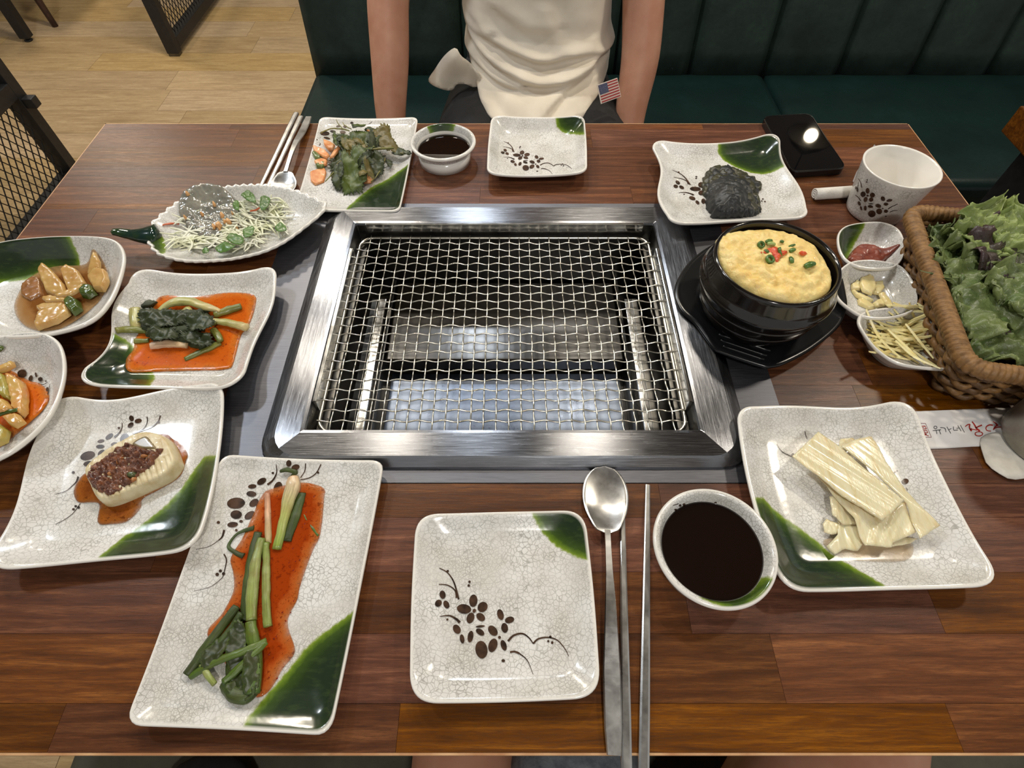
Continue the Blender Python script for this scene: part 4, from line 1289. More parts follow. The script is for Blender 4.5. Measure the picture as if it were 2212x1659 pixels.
# leafy radish kimchi ------------------------------------------------
Zk = zoomed(0, 480, 3.456)
g = 'radish greens on the kimchi plate'
puddle('kimchi_juice', D_kim, [(1150, 610), (1230, 550), (1450, 560), (1700, 530), (1895, 545), (1905, 640), (1850, 790), (1800, 850), (1745, 1050), (1690, 1100), (1400, 1112), (1150, 1120), (970, 1120), (942, 1040), (1000, 950), (1010, 880), (1090, 740)], Zk, CHILI_B, 'orange kimchi juice pooled on the square plate')
for pts, rad, m, lab, lift in [
    ([(1060, 780), (1250, 760), (1450, 730), (1560, 700)], [.006, .0095, .0085, .005], RAD_D, 'dark wilted radish leaf lying at the middle of the kimchi', 0),
    ([(1030, 670), (1200, 700), (1400, 690), (1570, 640)], [.004, .0075, .0075, .004], RAD_D, 'dark wilted radish leaf along the upper side of the kimchi', .002),
    ([(1100, 840), (1300, 805), (1520, 790)], [.005, .0085, .005], RAD_D, 'dark wilted radish leaf along the lower side of the kimchi', .002),
    ([(1150, 870), (1350, 865), (1570, 880)], [.003, .006, .004], RAD_D, 'dark wilted radish leaf above the white root', 0),
    ([(1330, 870), (1480, 920), (1600, 890)], [.003, .0045, .003], RAD_D, 'small dark radish leaf below the middle of the kimchi', .001),
    ([(1180, 670), (1280, 603), (1400, 590), (1520, 625), (1645, 662)], [.003, .006, .0065, .0052, .003], RAD_P, 'pale arched radish stalk on top of the kimchi', .005),
    ([(1360, 690), (1400, 650), (1430, 720)], [.003, .004, .003], RAD_P, 'short pale stalk forking under the arched one', .006),
    ([(1600, 692), (1700, 655), (1800, 628)], [.0050, .0056, .0050], RAD_G, 'green radish stalk at the upper right of the kimchi', .001),
    ([(1590, 738), (1700, 750), (1842, 790)], [.0044, .0052, .0060], RAD_P, 'pale radish stalk pointing right in the juice', .002),
    ([(1470, 785), (1540, 770), (1610, 748)], [.003, .0042, .0036], RAD_G, 'short green stalk at the centre right of the kimchi', .005),
    ([(1590, 800), (1620, 840), (1648, 890)], [.0040, .0044, .0036], RAD_G, 'green stalk bent downwards at the right of the kimchi', .003),
    ([(1645, 900), (1530, 955), (1380, 1022)], [.0038, .0042, .0032], RAD_G, 'green stalk slanting to the bottom of the kimchi', 0),
    ([(1128, 922), (1250, 908), (1400, 920)], [.0054, .0056, .0040], RAD_W, 'pinkish white radish root at the bottom of the kimchi', .001),
    ([(860, 800), (970, 795), (1095, 812)], [.0046, .0048, .0042], RAD_G, 'light green stalk sticking out at the left of the kimchi', .001),
    ([(1000, 885), (1110, 882)], [.0034, .0034], RAD_G, 'short stalk at the lower left of the kimchi', 0),
    ([(1000, 640), (1005, 740), (1030, 800)], [.0060, .0062, .0040], RAD_P, 'pale stalk cut square at the left of the kimchi', 0),
    ([(1050, 625), (1120, 600), (1160, 590)], [.0040, .0048, .0040], RAD_D, 'small dark leaf at the upper left of the kimchi', .002)]:
    S('radish_green', D_kim, pts, Zk, rad, m, lab, 'vegetable', g, lift=lift, flat=.7, jit=.0022 if m is RAD_D else .0006, seg=12, res=8, lump=.5 if m is RAD_D else .22)
for pts, h, lab in [([(1040, 700), (1150, 640), (1300, 660), (1420, 700), (1340, 760), (1180, 780), (1060, 760)], .013, 'crumpled dark leaf on the upper left of the kimchi'),
    ([(1380, 720), (1500, 680), (1600, 720), (1560, 800), (1430, 810)], .014, 'crumpled dark leaf on the upper right of the kimchi'),
    ([(1090, 810), (1220, 780), (1330, 820), (1280, 880), (1140, 880)], .012, 'crumpled dark leaf on the lower left of the kimchi'),
    ([(1340, 830), (1470, 810), (1580, 850), (1560, 920), (1420, 910)], .010, 'crumpled dark leaf on the lower right of the kimchi')]:
    KLEAF.append((pts, h, lab))

# fish piece ------------------------------------------------------------
FISHW = simple('fish_flesh', (222, 208, 172), 0.4, (200, 180, 136), 90, sss=0.1, bump=0.2, coat=0.2)
FISHTOP = simple('fish_seasoning', (84, 44, 28), 0.32, (142, 86, 52), 210, bump=0.9, bscale=300, coat=0.4, crough=0.1, lo=0.4, hi=0.72, bdist=.002)
FISHSKIN = simple('fish_skin', (108, 94, 66), 0.25, (140, 124, 88), 60, coat=0.4)
puddle('brown_sauce', D_fish, [(225, 1110), (290, 970), (380, 890), (700, 700), (1250, 430), (1420, 500), (1510, 545), (1582, 670), (1560, 760), (1480, 950), (1200, 1120), (1040, 1210), (1020, 1320), (850, 1480), (650, 1508), (512, 1490), (530, 1270), (400, 1250), (270, 1240)], Ze, BROWN_SAUCE, 'brown soy glaze spilled around the fish piece')
fo = empty('fish_piece', tuple(D_fish.top(*Ze(900, 850))))
tag(fo, 'white braised fish piece topped with brown seasoning on square plate', 'fish')
fb_px = [(440, 1070), (500, 1200), (590, 1272), (720, 1258), (900, 1190), (1100, 1095), (1380, 955), (1495, 810), (1490, 720), (1400, 520), (1250, 440), (1060, 432), (800, 550), (560, 710), (400, 850), (390, 960)]
def fish_xy(p, h): 
    q = Ze(*p); w = at(q[0], q[1], D_fish.floor + h); return (w.x, w.y)
fpoly = [fish_xy(p, .006) for p in fb_px]
ax0, ax1 = np.array(fish_xy((560, 1240), .006)), np.array(fish_xy((1450, 850), .006))
axd = (ax1 - ax0) / np.linalg.norm(ax1 - ax0)
def ribs(x, y):
    s_ = (np.array([x, y]) - ax0) @ axd
    off = abs((x - ax0[0]) * axd[1] - (y - ax0[1]) * axd[0])
    return -0.0020 * max(0, math.cos(2 * math.pi * s_ / 0.0043)) ** 8 * (1.0 if off < .012 else .2)
pad('flesh', fpoly, D_fish.surf, .0140, FISHW, fo, edge=.0040, sp=.0011, ztop=ribs, namp=.0006)
zf_top = lambda x, y: D_fish.surf(x, y) + .0125
tp = [fish_xy(p, .016) for p in [(372, 850), (440, 790), (560, 720), (700, 600), (850, 530), (960, 560), (1100, 610), (1290, 585), (1250, 680), (1150, 790), (1010, 900), (900, 1000), (770, 1080), (640, 1150), (500, 1120), (425, 1060), (380, 950)]]
pad('seasoning', rough_poly(tp, .0016, .002), zf_top, .0040, FISHTOP, fo, edge=.003, sp=.0010, namp=.0050, nscale=220, smooth_poly=False, nexp=4)
sk = [fish_xy(p, .016) for p in [(900, 530), (1060, 440), (1140, 500), (1200, 590), (1080, 610), (960, 590)]]
pad('skin', sk, zf_top, .0026, FISHSKIN, fo, edge=.002, sp=.0012)
GAR_B = simple('garlic_bit', (190, 130, 76), 0.3, (160, 98, 52), 200, coat=.3)
GRN_B = simple('green_bit', (86, 94, 56), 0.3, (60, 70, 40), 200, coat=.3)
for k, (cx, cy, rx, ry, a, m) in enumerate([(740, 720, 60, 14, -45, GAR_B), (1030, 670, 48, 16, -10, GAR_B), (880, 890, 60, 34, -15, GRN_B), (905, 950, 40, 20, -40, GAR_B), (640, 760, 40, 12, -50, GAR_B), (620, 880, 34, 14, -30, GAR_B), (330, 870, 26, 30, 0, GRN_B), (700, 860, 26, 12, 20, GAR_B)]):
    pl_ = []
    for t in range(8):
        th = 2 * math.pi * t / 8; aa = math.radians(a)
        X, Y = rx * math.cos(th), ry * math.sin(th)
        pl_.append(fish_xy((cx + X * math.cos(aa) - Y * math.sin(aa), cy + X * math.sin(aa) + Y * math.cos(aa)), .020))
    pad('garnish_bit', pl_, (lambda x, y: D_fish.surf(x, y) + .0158) if cx > 380 else D_fish.surf, .0028, m, fo, edge=.0015, sp=.0012)

# pickled wraps --------------------------------------------------------
def wrap_mat():
    s = NT('pickled_wrap')
    vec = s.coord((30, 4, 30), True)
    f = s.noise(vec, 9, 4, 0.6, 0.4)
    s.set(col=s.ramp(f, [(0.3, lin((236, 224, 192))), (0.55, lin((228, 212, 172))), (0.75, lin((214, 192, 144)))]), rough=0.24, coat=0.4, crough=0.1, sss=0.2, sscale=0.01)
    s.bump(f, 0.35, 0.0015)
    return s.m
WRAP = wrap_mat()
puddle('pickle_juice', D_wrap, [(740, 1180), (840, 1290), (1000, 1330), (1330, 1330), (1400, 1240), (1330, 1160), (1000, 1150)], Zr, PALE_JUICE, 'pale pickle juice pooled under the wraps')
def wrap(pts, h, label, ang, amp=.0012, thick=.0008, rise=None):
    poly = rough_poly([tuple(at(*Zr(*p), D_wrap.floor + h))[:2] for p in pts], .0007)
    ca, sa = math.cos(math.radians(ang)), math.sin(math.radians(ang))
    def zt(x, y):
        u, v = x * ca + y * sa, -x * sa + y * ca
        w = noise.noise(Vector((u * 18, v * 260, h * 900))) * amp * .5 + noise.noise(Vector((u * 16, v * 70, h * 500))) * amp * 1.5
        return w + (rise(x, y) if rise else 0)
    zb = lambda x, y: max(D_wrap.surf(x, y) + .0006, T + D_wrap.floor + h + zt(x, y))
    o = pad('pickled_wrap', poly, zb, thick, WRAP, edge=.0004, sp=.0016, smooth_poly=False)
    o.rotation_euler = (0, 0, 0)
    return tag(o, label, 'vegetable', 'pickled wraps on the large square plate')
wrap([(800, 1040), (760, 1020), (735, 1060), (745, 1120), (800, 1140), (850, 1130), (870, 1060)], .003, 'small curled pale wrap end at the left of the pile', 60)
wrap([(850, 1030), (990, 1060), (1030, 1200), (1000, 1255), (900, 1240), (815, 1290), (765, 1220), (840, 1140)], .004, 'crumpled pale wrap peeking out at the lower left of the pile', 80, .0026)
wrap([(780, 860), (850, 850), (960, 1010), (985, 1060), (880, 1060), (800, 1000)], .006, 'narrow pale wrap folded at the left under the pile', 70, .002)
wrap([(870, 430), (960, 425), (1000, 460), (900, 520), (850, 500)], .007, 'greenish wrap end at the top of the pile', 0)
wrap([(1230, 1170), (1330, 1150), (1440, 1165), (1380, 1200), (1240, 1225)], .004, 'small wrap end under the lower right of the pile', 10)
wrap([(690, 700), (780, 740), (880, 850), (1170, 1000), (1330, 890), (1420, 1120), (1250, 1195), (1240, 1232), (1050, 1212), (1010, 1150), (960, 1020), (800, 830)], .010, 'broad pale wrap lying in the middle of the pile', 55, .0022)
wrap([(870, 490), (980, 440), (1100, 412), (1200, 600), (1400, 870), (1588, 1075), (1450, 1168), (1340, 910), (1300, 870), (1120, 690)], .013, 'long pale wrap along the right side of the pile', 130, .0018)
wrap([(515, 560), (600, 480), (700, 385), (870, 490), (1100, 690), (1330, 885), (1250, 970), (1170, 1032), (880, 850), (680, 690), (590, 630)], .018, 'topmost pale wrap stretched across the pile', 137, .0016)

# pickled onion and pepper ----------------------------------------------
ONP = simple('pickled_onion', (206, 168, 106), 0.25, (182, 136, 74), 60, coat=.4, sss=.15, bump=.2, lo=.3, hi=.75)
ONP2 = simple('soaked_onion', (160, 112, 66), 0.25, (132, 86, 46), 60, coat=.4)
PEP = simple('green_pepper', (78, 94, 34), 0.22, (54, 68, 24), 50, coat=.4)
D_pick_lv = .0115
def level_surf(D, lv): return lambda x, y: max(D.surf(x, y) + .0002, T + lv)
pz = [(95, 620), (150, 480), (260, 370), (420, 330), (640, 320), (760, 270), (815, 420), (800, 500), (700, 610), (560, 720), (420, 790), (250, 795), (140, 730)]
ppoly = [tuple(at(*Zk(*p), .012))[:2] for p in pz]
tag(pad('pickle_brine', ppoly, level_surf(D_pick, .0095), .0004, SOY_ONION, edge=.002, sp=.003), 'thin brown soy brine in the pickled onion bowl', 'sauce')
def chunk(name, pts, conv, D, h, thick, mat, label, group, edge=.0035, namp=.0006, tilt=(0, 0), cat='vegetable', sp=.0016):
    hh = max(h, D.floor)
    poly = rough_poly([tuple(at(*conv(*p), hh + thick * .6))[:2] for p in pts], .0006, .0025)
    c = np.mean(np.array(poly), 0)
    zb = lambda x, y: max(D.surf(x, y) + .0004, T + h + (x - c[0]) * tilt[0] + (y - c[1]) * tilt[1])
    o = pad(name, poly, zb, thick, mat, edge=edge * .5, sp=sp, namp=namp, nscale=200, smooth_poly=False)
    return tag(o, label, cat, group)
g = 'pickled onion pieces in the oval bowl'
for pts, h, th, m, lab, ti in [
    ([(160, 470), (250, 400), (310, 420), (320, 540), (230, 590), (160, 550)], .008, .005, ONP2, 'brownish soaked onion piece at the left of the pickles', (0, 0)),
    ([(300, 380), (350, 330), (400, 370), (470, 450), (480, 520), (380, 530), (320, 500)], .013, .006, ONP, 'large pale onion wedge at the upper left of the pickles', (0, .3)),
    ([(465, 380), (520, 340), (590, 370), (640, 450), (560, 500), (490, 510)], .012, .006, ONP, 'square onion piece in the middle of the pickles', (0, .3)),
    ([(630, 360), (680, 290), (730, 240), (755, 300), (740, 340), (650, 390)], .020, .005, ONP, 'pointed onion piece at the top right of the pickles', (.2, .4)),
    ([(640, 400), (720, 350), (800, 370), (815, 440), (770, 500), (690, 490)], .016, .007, ONP, 'rounded onion piece under the pointed one', (.2, .2)),
    ([(400, 540), (500, 510), (620, 460), (625, 490), (520, 550), (420, 560)], .018, .0035, ONP, 'thin curved onion strip across the pickles', (0, 0)),
    ([(300, 560), (380, 545), (500, 565), (480, 595), (340, 600)], .015, .004, ONP, 'flat onion strip left of the green pepper', (0, 0)),
    ([(262, 635), (320, 605), (480, 600), (470, 640), (300, 665)], .013, .004, ONP, 'flat onion slice above the lowest one', (0, 0)),
    ([(290, 670), (400, 640), (510, 620), (522, 680), (420, 740), (260, 790), (255, 750)], .013, .006, ONP, 'glossy onion piece at the bottom of the pickles', (0, .1))]:
    chunk('onion_piece', pts, Zk, D_pick, h, th, m, lab, g, tilt=ti)
chunk('pepper_piece', [(590, 520), (630, 465), (690, 475), (710, 520), (650, 555), (600, 545)], Zk, D_pick, .014, .008, PEP, 'green pepper chunk at the right of the pickles', 'green pepper chunks')
chunk('pepper_piece', [(475, 590), (530, 555), (590, 580), (600, 640), (540, 680), (490, 630)], Zk, D_pick, .013, .008, PEP, 'green pepper chunk at the lower middle of the pickles', 'green pepper chunks')

# cabbage kimchi --------------------------------------------------------
KIM_A = simple('kimchi_pale', (200, 166, 92), 0.25, (206, 120, 62), 45, coat=.4, lo=.35, hi=.8, bump=.2)
KIM_B = simple('kimchi_green', (142, 146, 58), 0.28, (176, 150, 74), 60, coat=.4)
tag(pad('kimchi_juice', [tuple(at(*Zc(*p), .012))[:2] for p in [(-300, 500), (0, 520), (150, 560), (330, 660), (430, 680), (530, 760), (560, 880), (480, 1010), (330, 1150), (120, 1330), (-100, 1480), (-400, 1450), (-700, 1200), (-600, 700)]], level_surf(D_cab, .0085), .0004, CHILI_B, edge=.003, sp=.004), 'orange kimchi juice in the bowl at the left edge', 'sauce')
g = 'cabbage kimchi pieces in the left bowl'
for pts, h, th, m, lab in [
    ([(60, 580), (150, 600), (270, 680), (310, 800), (300, 1040), (250, 1100), (140, 1000), (110, 800)], .012, .008, KIM_A, 'large pale kimchi leaf rib in the left bowl'),
    ([(-60, 560), (60, 600), (120, 760), (110, 900), (0, 860), (-80, 700)], .014, .008, KIM_B, 'greenish kimchi piece beside the large rib'),
    ([(-60, 860), (60, 900), (150, 1010), (60, 1060), (-60, 1060)], .017, .007, KIM_A, 'reddish kimchi piece at the frame edge'),
    ([(20, 1110), (130, 1080), (210, 1060), (290, 1165), (180, 1230), (90, 1190)], .016, .006, KIM_A, 'square kimchi piece at the lower right of the left bowl'),
    ([(-60, 1150), (40, 1220), (90, 1260), (60, 1390), (-60, 1440)], .012, .008, KIM_B, 'green kimchi piece at the bottom of the left bowl'),
    ([(-80, 520), (60, 480), (150, 440), (170, 490), (90, 540), (0, 570), (-80, 590)], .019, .005, KIM_A, 'pale kimchi stalk pointing up in the left bowl'),
    ([(-400, 600), (-150, 560), (-80, 800), (-120, 1100), (-350, 1150)], .012, .010, KIM_A, 'kimchi leaf in the hidden half of the left bowl')]:
    chunk('kimchi_piece', pts, Zc, D_cab, h, th, m, lab, g)
S('scallion_piece', D_cab, [(100, 430), (135, 405), (165, 410)], Zc, [.003, .0036, .003], PEP, 'green scallion bit at the top of the left bowl', 'vegetable', g, lift=.004)
S('scallion_piece', D_cab, [(-20, 1090), (100, 1050), (215, 1025)], Zc, [.0022, .0026, .0022], PEP, 'green scallion strip across the left bowl', 'vegetable', g, lift=.012)

# seasoned perilla leaves ----------------------------------------------
PER = simple('seasoned_leaf', (26, 28, 30), 0.42, (44, 46, 44), 60, bump=.7, bscale=130, bdist=.002)
PER2 = simple('seasoned_leaf_olive', (44, 44, 28), 0.4, (62, 60, 36), 60, bump=.4, bscale=120, bdist=.002)
Zj = zoomed(1400, 280, 6.144)
base_px = [(720, 770), (742, 640), (800, 540), (880, 482), (965, 450), (1050, 470), (1200, 530), (1390, 625), (1495, 740), (1460, 830), (1478, 930), (1490, 1095), (1300, 1112), (1080, 1105), (900, 1065), (815, 1035), (850, 960), (765, 890)]
rl = random.Random(5)
cxp, cyp = 1090, 820
hts = [.000, .0035, .007, .0105, .0140, .0175, .021]
labs = ['lowest dark seasoned leaf spreading under the pile', 'second dark seasoned leaf from the bottom of the pile', 'third dark seasoned leaf from the bottom of the pile', 'middle dark seasoned leaf of the pile', 'third dark seasoned leaf from the top of the pile', 'second dark seasoned leaf from the top of the pile', 'topmost glossy dark seasoned leaf of the pile']
for k, hh in enumerate(hts):
    sc = 1.0 - 0.055 * k
    ox, oy = rl.uniform(-25, 25), rl.uniform(-15, 15)
    pts = []
    for i, p in enumerate(base_px):
        f = sc * (1 + rl.uniform(-.05, .05))
        pts.append((cxp + ox + (p[0] - cxp) * f, cyp + oy + (p[1] - cyp) * f))
    P = [tuple(at(*Zj(*p), D_per.floor + hh + .002))[:2] for p in pts]
    A = closed_smooth(P, 90)
    cA = A.mean(0)
    A = cA + (A - cA) * (1 + np.array([0.035 * ((i % 4) - 1.5) / 1.5 for i in range(90)]))[:, None]
    zb = lambda x, y, hh=hh, A=A, k=k: D_per.surf(x, y) + .0006 + hh * min(1, max(0, (sdf_poly([(x, y)], A)[0]) / .016)) ** .6
    o = pad('perilla_leaf', A, zb, .0030, PER if k not in (0, 2) else PER2, edge=.0022, sp=.0021, namp=.0042, nscale=75, smooth_poly=False, seed=k * 3.1, nexp=4)
    tag(o, labs[k], 'leaf', 'seasoned leaves piled on the curved plate')

# salad on the rectangular plate ----------------------------------------
LEAF_A = tinted('salad_leaf', [(0, (62, 78, 26)), (1, (80, 94, 32))], 0.46, coat=0, nscale=60, nmix=.6, dark=(38, 48, 18), bump=.5)
LEAF_B = tinted('salad_leaf_dark', [(0, (38, 48, 18)), (1, (54, 64, 22))], 0.46, coat=0, nscale=60, nmix=.5, dark=(18, 22, 10), bump=.5)
LEAF_C = tinted('salad_leaf_olive', [(0, (92, 88, 32)), (1, (108, 94, 36))], 0.46, coat=0, nscale=70, nmix=.6, dark=(64, 66, 26), bump=.4)
RADS = simple('spicy_radish', (232, 172, 116), 0.35, (208, 116, 56), 130, coat=.1, lo=.35, hi=.75, bump=.2)
CUC = simple('cucumber', (84, 100, 46), 0.25, (128, 138, 84), 90, coat=.3)
g = 'dressed leaves heaped on the rectangular plate'
def leaf(pts, h, m, label, tilt=(0, 0), amp=.0040, serr=.11, group=g, D=D_salad, conv=Zg, name='salad_leaf', cat='leaf', thick=.0007, sp=.0022):
    P = [tuple(at(*conv(*p), D.floor + h))[:2] for p in pts]
    A = closed_smooth(P, 96)
    cA = A.mean(0)
    A = cA + (A - cA) * (1 + np.array([serr * (2.2 * (((i * 5) % 8) / 8) - 1) * (1 + .8 * noise.noise(Vector((i * .7, h * 300, 0)))) for i in range(96)]))[:, None]
    zb = lambda x, y: max(D.surf(x, y) + .0006, T + D.floor + h + (x - cA[0]) * tilt[0] + (y - cA[1]) * tilt[1] + noise.noise(Vector((x * 70, y * 70, h * 700))) * amp + noise.noise(Vector((x * 190, y * 190, h * 700))) * amp * .45)
    o = pad(name, A, zb, thick, m, edge=.0008, sp=sp, smooth_poly=False)
    return tag(o, label, cat, group)
for pts, h, m, lab in [([(335, 1085), (400, 1060), (425, 1250), (405, 1450), (340, 1440), (300, 1260)], .007, ONION_D, 'flat dark onion leaf in the lower bundle, left one'),
    ([(420, 1250), (482, 1240), (498, 1400), (470, 1492), (400, 1475)], .010, ONION_D, 'flat dark onion leaf in the lower bundle, right one'),
    ([(150, 1270), (250, 1150), (345, 1100), (290, 1250), (185, 1345)], .007, ONION_D, 'flat dark onion leaf splayed beside the left stalks'),
    ([(300, 1440), (380, 1400), (470, 1440), (480, 1490), (420, 1530), (340, 1500)], .008, ONION_D, 'flat dark onion leaf at the tip of the bundle')]:
    leaf(pts, h, m, lab, amp=.005, serr=.05, group='spring onion stalks on the long plate', D=D_onion, conv=Za, name='onion_leaf', cat='vegetable', sp=.0016)
FLAKE = simple('chili_flake', (150, 40, 18), .35, (112, 24, 10), 300)
def flakes(name, D, conv, poly, n, label, seed, hi):
    rf = random.Random(seed); mb = MB(); A = np.array(poly, float)
    mn, mx = A.min(0), A.max(0)
    k = 0
    while k < n:
        p = (rf.uniform(mn[0], mx[0]), rf.uniform(mn[1], mx[1]))
        if sdf_poly([p], A)[0] < 0: continue
        k += 1
        q = D.top(*conv(*p)); z = q.z + .0010 + (rf.random() < .35) * hi * rf.random()
        r_ = rf.uniform(.0004, .0010); a = rf.random() * 6.28
        vs_ = [(q.x + r_ * math.cos(a + t) * (1 if i % 2 else .7), q.y + r_ * math.sin(a + t) * (1 if i % 2 else .7), z) for i, t in enumerate((0, 1.57, 3.14, 4.71))]
        vs_ += [(q.x, q.y, z + .0005), (q.x, q.y, z - .0003)]
        mb.add(vs_, [(0, 1, 4), (1, 2, 4), (2, 3, 4), (3, 0, 4), (1, 0, 5), (2, 1, 5), (3, 2, 5), (0, 3, 5)])
    tag(mb.build(name, FLAKE, smooth=False), label, 'seasoning', kind='stuff')
flakes('chili_flakes', D_onion, Za, [(560, 300), (870, 280), (850, 560), (730, 900), (670, 1080), (710, 1230), (560, 1480), (300, 1320), (220, 1130), (350, 900), (400, 600)], 170, 'red chili flakes scattered over the spring onion kimchi', 3, .004)
flakes('chili_flakes', D_kim, Zk, [(1180, 600), (1880, 560), (1800, 850), (1700, 1090), (980, 1100), (1020, 900), (1120, 740)], 70, 'red chili flakes floating in the leafy kimchi juice', 5, .001)
for pts, h, lab in KLEAF:
    leaf(pts, h, RAD_D, lab, amp=.006, serr=.13, group='radish greens on the kimchi plate', D=D_kim, conv=Zk, name='radish_leaf', cat='vegetable', sp=.0018)
leaf([(380, 640), (470, 560), (620, 520), (820, 560), (1000, 560), (960, 700), (880, 780), (700, 860), (560, 900), (430, 820)], .004, LEAF_B, 'dark wide leaf at the bottom of the salad heap', amp=.005)
leaf([(390, 600), (480, 500), (570, 455), (580, 580), (470, 640), (385, 650)], .012, LEAF_B, 'dark leaf at the left of the salad heap', (.3, .3))
leaf([(870, 330), (940, 285), (1060, 255), (1085, 340), (1150, 410), (1215, 475), (1050, 470), (900, 430), (830, 400)], .019, LEAF_C, 'large olive leaf at the right of the salad heap', (-.2, .2))
leaf([(650, 290), (665, 130), (735, 135), (790, 200), (760, 300), (700, 330)], .022, LEAF_A, 'leaf standing up at the top of the salad heap', (0, -.5))
leaf([(600, 330), (720, 290), (860, 330), (900, 400), (780, 440), (640, 410)], .024, LEAF_A, 'bright leaf on top of the salad heap', (0, .2))
leaf([(560, 430), (680, 410), (780, 440), (820, 560), (740, 620), (620, 600), (560, 540)], .021, LEAF_C, 'olive leaf in the middle of the salad heap', (0, .3))
leaf([(640, 540), (760, 520), (840, 600), (830, 690), (740, 720), (640, 660)], .020, LEAF_A, 'green leaf below the middle of the salad heap', (0, .5))
leaf([(550, 615), (650, 650), (760, 750), (730, 880), (620, 900), (520, 905), (495, 830), (530, 720)], .014, LEAF_A, 'broad green leaf at the front of the salad heap', (0, .5))
leaf([(410, 770), (480, 700), (520, 780), (500, 900), (440, 900), (400, 840)], .009, LEAF_B, 'dark leaf at the lower left of the salad heap', (.2, .3))
leaf([(850, 600), (930, 560), (1000, 600), (980, 700), (890, 740), (840, 690)], .014, LEAF_B, 'dark leaf at the lower right of the salad heap', (-.2, .4))
leaf([(1090, 520), (1180, 480), (1260, 490), (1310, 525), (1220, 535), (1130, 550)], .012, LEAF_B, 'small jagged leaf reaching past the plate edge', (-.1, 0), serr=.1)
leaf([(1020, 610), (1070, 600), (1095, 640), (1070, 690), (1035, 660)], .006, LEAF_B, 'tiny leaf lying apart at the right of the salad', (0, 0), serr=.1)
leaf([(780, 280), (820, 230), (900, 250), (930, 240), (880, 275), (830, 290)], .014, LEAF_B, 'feathery leaf tip at the back of the salad', (0, 0), serr=.12)
rv = random.Random(31)
for k in range(16):
    cx, cy = rv.uniform(450, 980), rv.uniform(330, 820)
    if cx > 850 and cy > 700: cx -= 150
    a0, rx, ry = rv.random() * 3.14, rv.uniform(55, 100), rv.uniform(28, 50)
    pts = []
    for t in range(9):
        th = 2 * math.pi * t / 9
        X, Y = rx * math.cos(th) * rv.uniform(.75, 1.2), ry * math.sin(th) * rv.uniform(.75, 1.2)
        pts.append((cx + X * math.cos(a0) - Y * math.sin(a0), cy + X * math.sin(a0) + Y * math.cos(a0)))
    hgt = .010 + .016 * max(0, 1 - (abs(cx - 700) / 330) ** 2) * max(0, 1 - (abs(cy - 560) / 330) ** 2) + rv.uniform(0, .004)
    leaf(pts, hgt, (LEAF_A, LEAF_B, LEAF_C, LEAF_B)[k % 4], 'small crumpled herb leaf in the salad heap', (rv.uniform(-.6, .6), rv.uniform(-.3, .7)), amp=.005, serr=.14)
g2 = 'spicy radish slices in the salad'
for pts, h, lab in [([(160, 760), (220, 720), (320, 690), (340, 740), (310, 840), (210, 885), (165, 850)], .004, 'orange radish slice at the lower left of the salad'),
    ([(180, 430), (240, 450), (330, 490), (380, 540), (340, 580), (240, 520), (190, 480)], .010, 'orange radish slice at the left of the salad'),
    ([(370, 570), (430, 480), (520, 370), (570, 330), (600, 360), (500, 470), (420, 560)], .016, 'long orange radish strip leaning on the leaves'),
    ([(300, 360), (370, 380), (440, 430), (420, 480), (360, 480), (310, 420)], .010, 'pink radish slice beside the painted flower'),
    ([(200, 620), (280, 580), (350, 600), (340, 650), (230, 670)], .008, 'orange radish slice between the two left ones'),
    ([(695, 790), (780, 760), (850, 730), (890, 800), (850, 850), (770, 855)], .007, 'orange radish slice at the front of the salad'),
    ([(790, 265), (840, 260), (890, 285), (840, 295)], .016, 'small orange carrot strip at the back of the salad')]:
    P = [tuple(at(*Zg(*p), D_salad.floor + h))[:2] for p in pts]
    tag(pad('radish_slice', P, lambda x, y, h=h: max(D_salad.surf(x, y) + .0004, T + D_salad.floor + h - .003 + noise.noise(Vector((x * 60, y * 60, 3))) * .003), .0026, RADS, edge=.0010, sp=.0014, smooth_poly=False), lab, 'vegetable', g2)
chunk('cucumber_slice', [(180, 540), (230, 520), (290, 550), (280, 600), (210, 590)], Zg, D_salad, .008, .004, CUC, 'cucumber slice at the left of the salad', 'cucumber slices in the salad')
chunk('cucumber_slice', [(210, 650), (290, 620), (340, 640), (300, 690), (230, 690)], Zg, D_salad, .009, .004, CUC, 'cucumber slice above the lowest radish slice', 'cucumber slices in the salad')
chunk('cucumber_slice', [(410, 390), (450, 370), (490, 400), (450, 430)], Zg, D_salad, .012, .004, CUC, 'cucumber slice near the painted flower', 'cucumber slices in the salad')
STEM = tinted('salad_stem', [(0, (142, 128, 62)), (1, (112, 116, 52))], .3)
g3 = 'thin stems in the salad'
for pts, rad, lift, lab in [([(830, 490), (960, 480), (1110, 475)], [.0016, .0018, .0014], .020, 'pale stem lying across the right of the salad'),
    ([(765, 455), (830, 450), (890, 460)], [.0014, .0016, .0014], .022, 'short pale stem in the middle of the salad'),
    ([(440, 100), (470, 160), (530, 240)], [.0006, .0008, .001], .012, 'thin stem sticking out at the back left of the salad'),
    ([(510, 125), (550, 190), (620, 240)], [.0006, .0008, .001], .012, 'thin stem beside the back left one'),
    ([(270, 285), (380, 240), (520, 240), (600, 270)], [.0008, .0012, .0012, .001], .006, 'long thin stem curving over the painted flower'),
    ([(540, 610), (470, 650), (440, 730), (330, 850)], [.0012, .0012, .001, .0008], .010, 'thin stem curving down at the left of the salad'),
    ([(1010, 590), (980, 680), (920, 780), (850, 860)], [.001, .001, .001, .0008], .008, 'thin stem curving down at the right of the salad')]:
    S('herb_sprig', D_salad, pts, Zg, rad, STEM, lab, 'herb', g3, lift=lift, seg=6, flat=1)

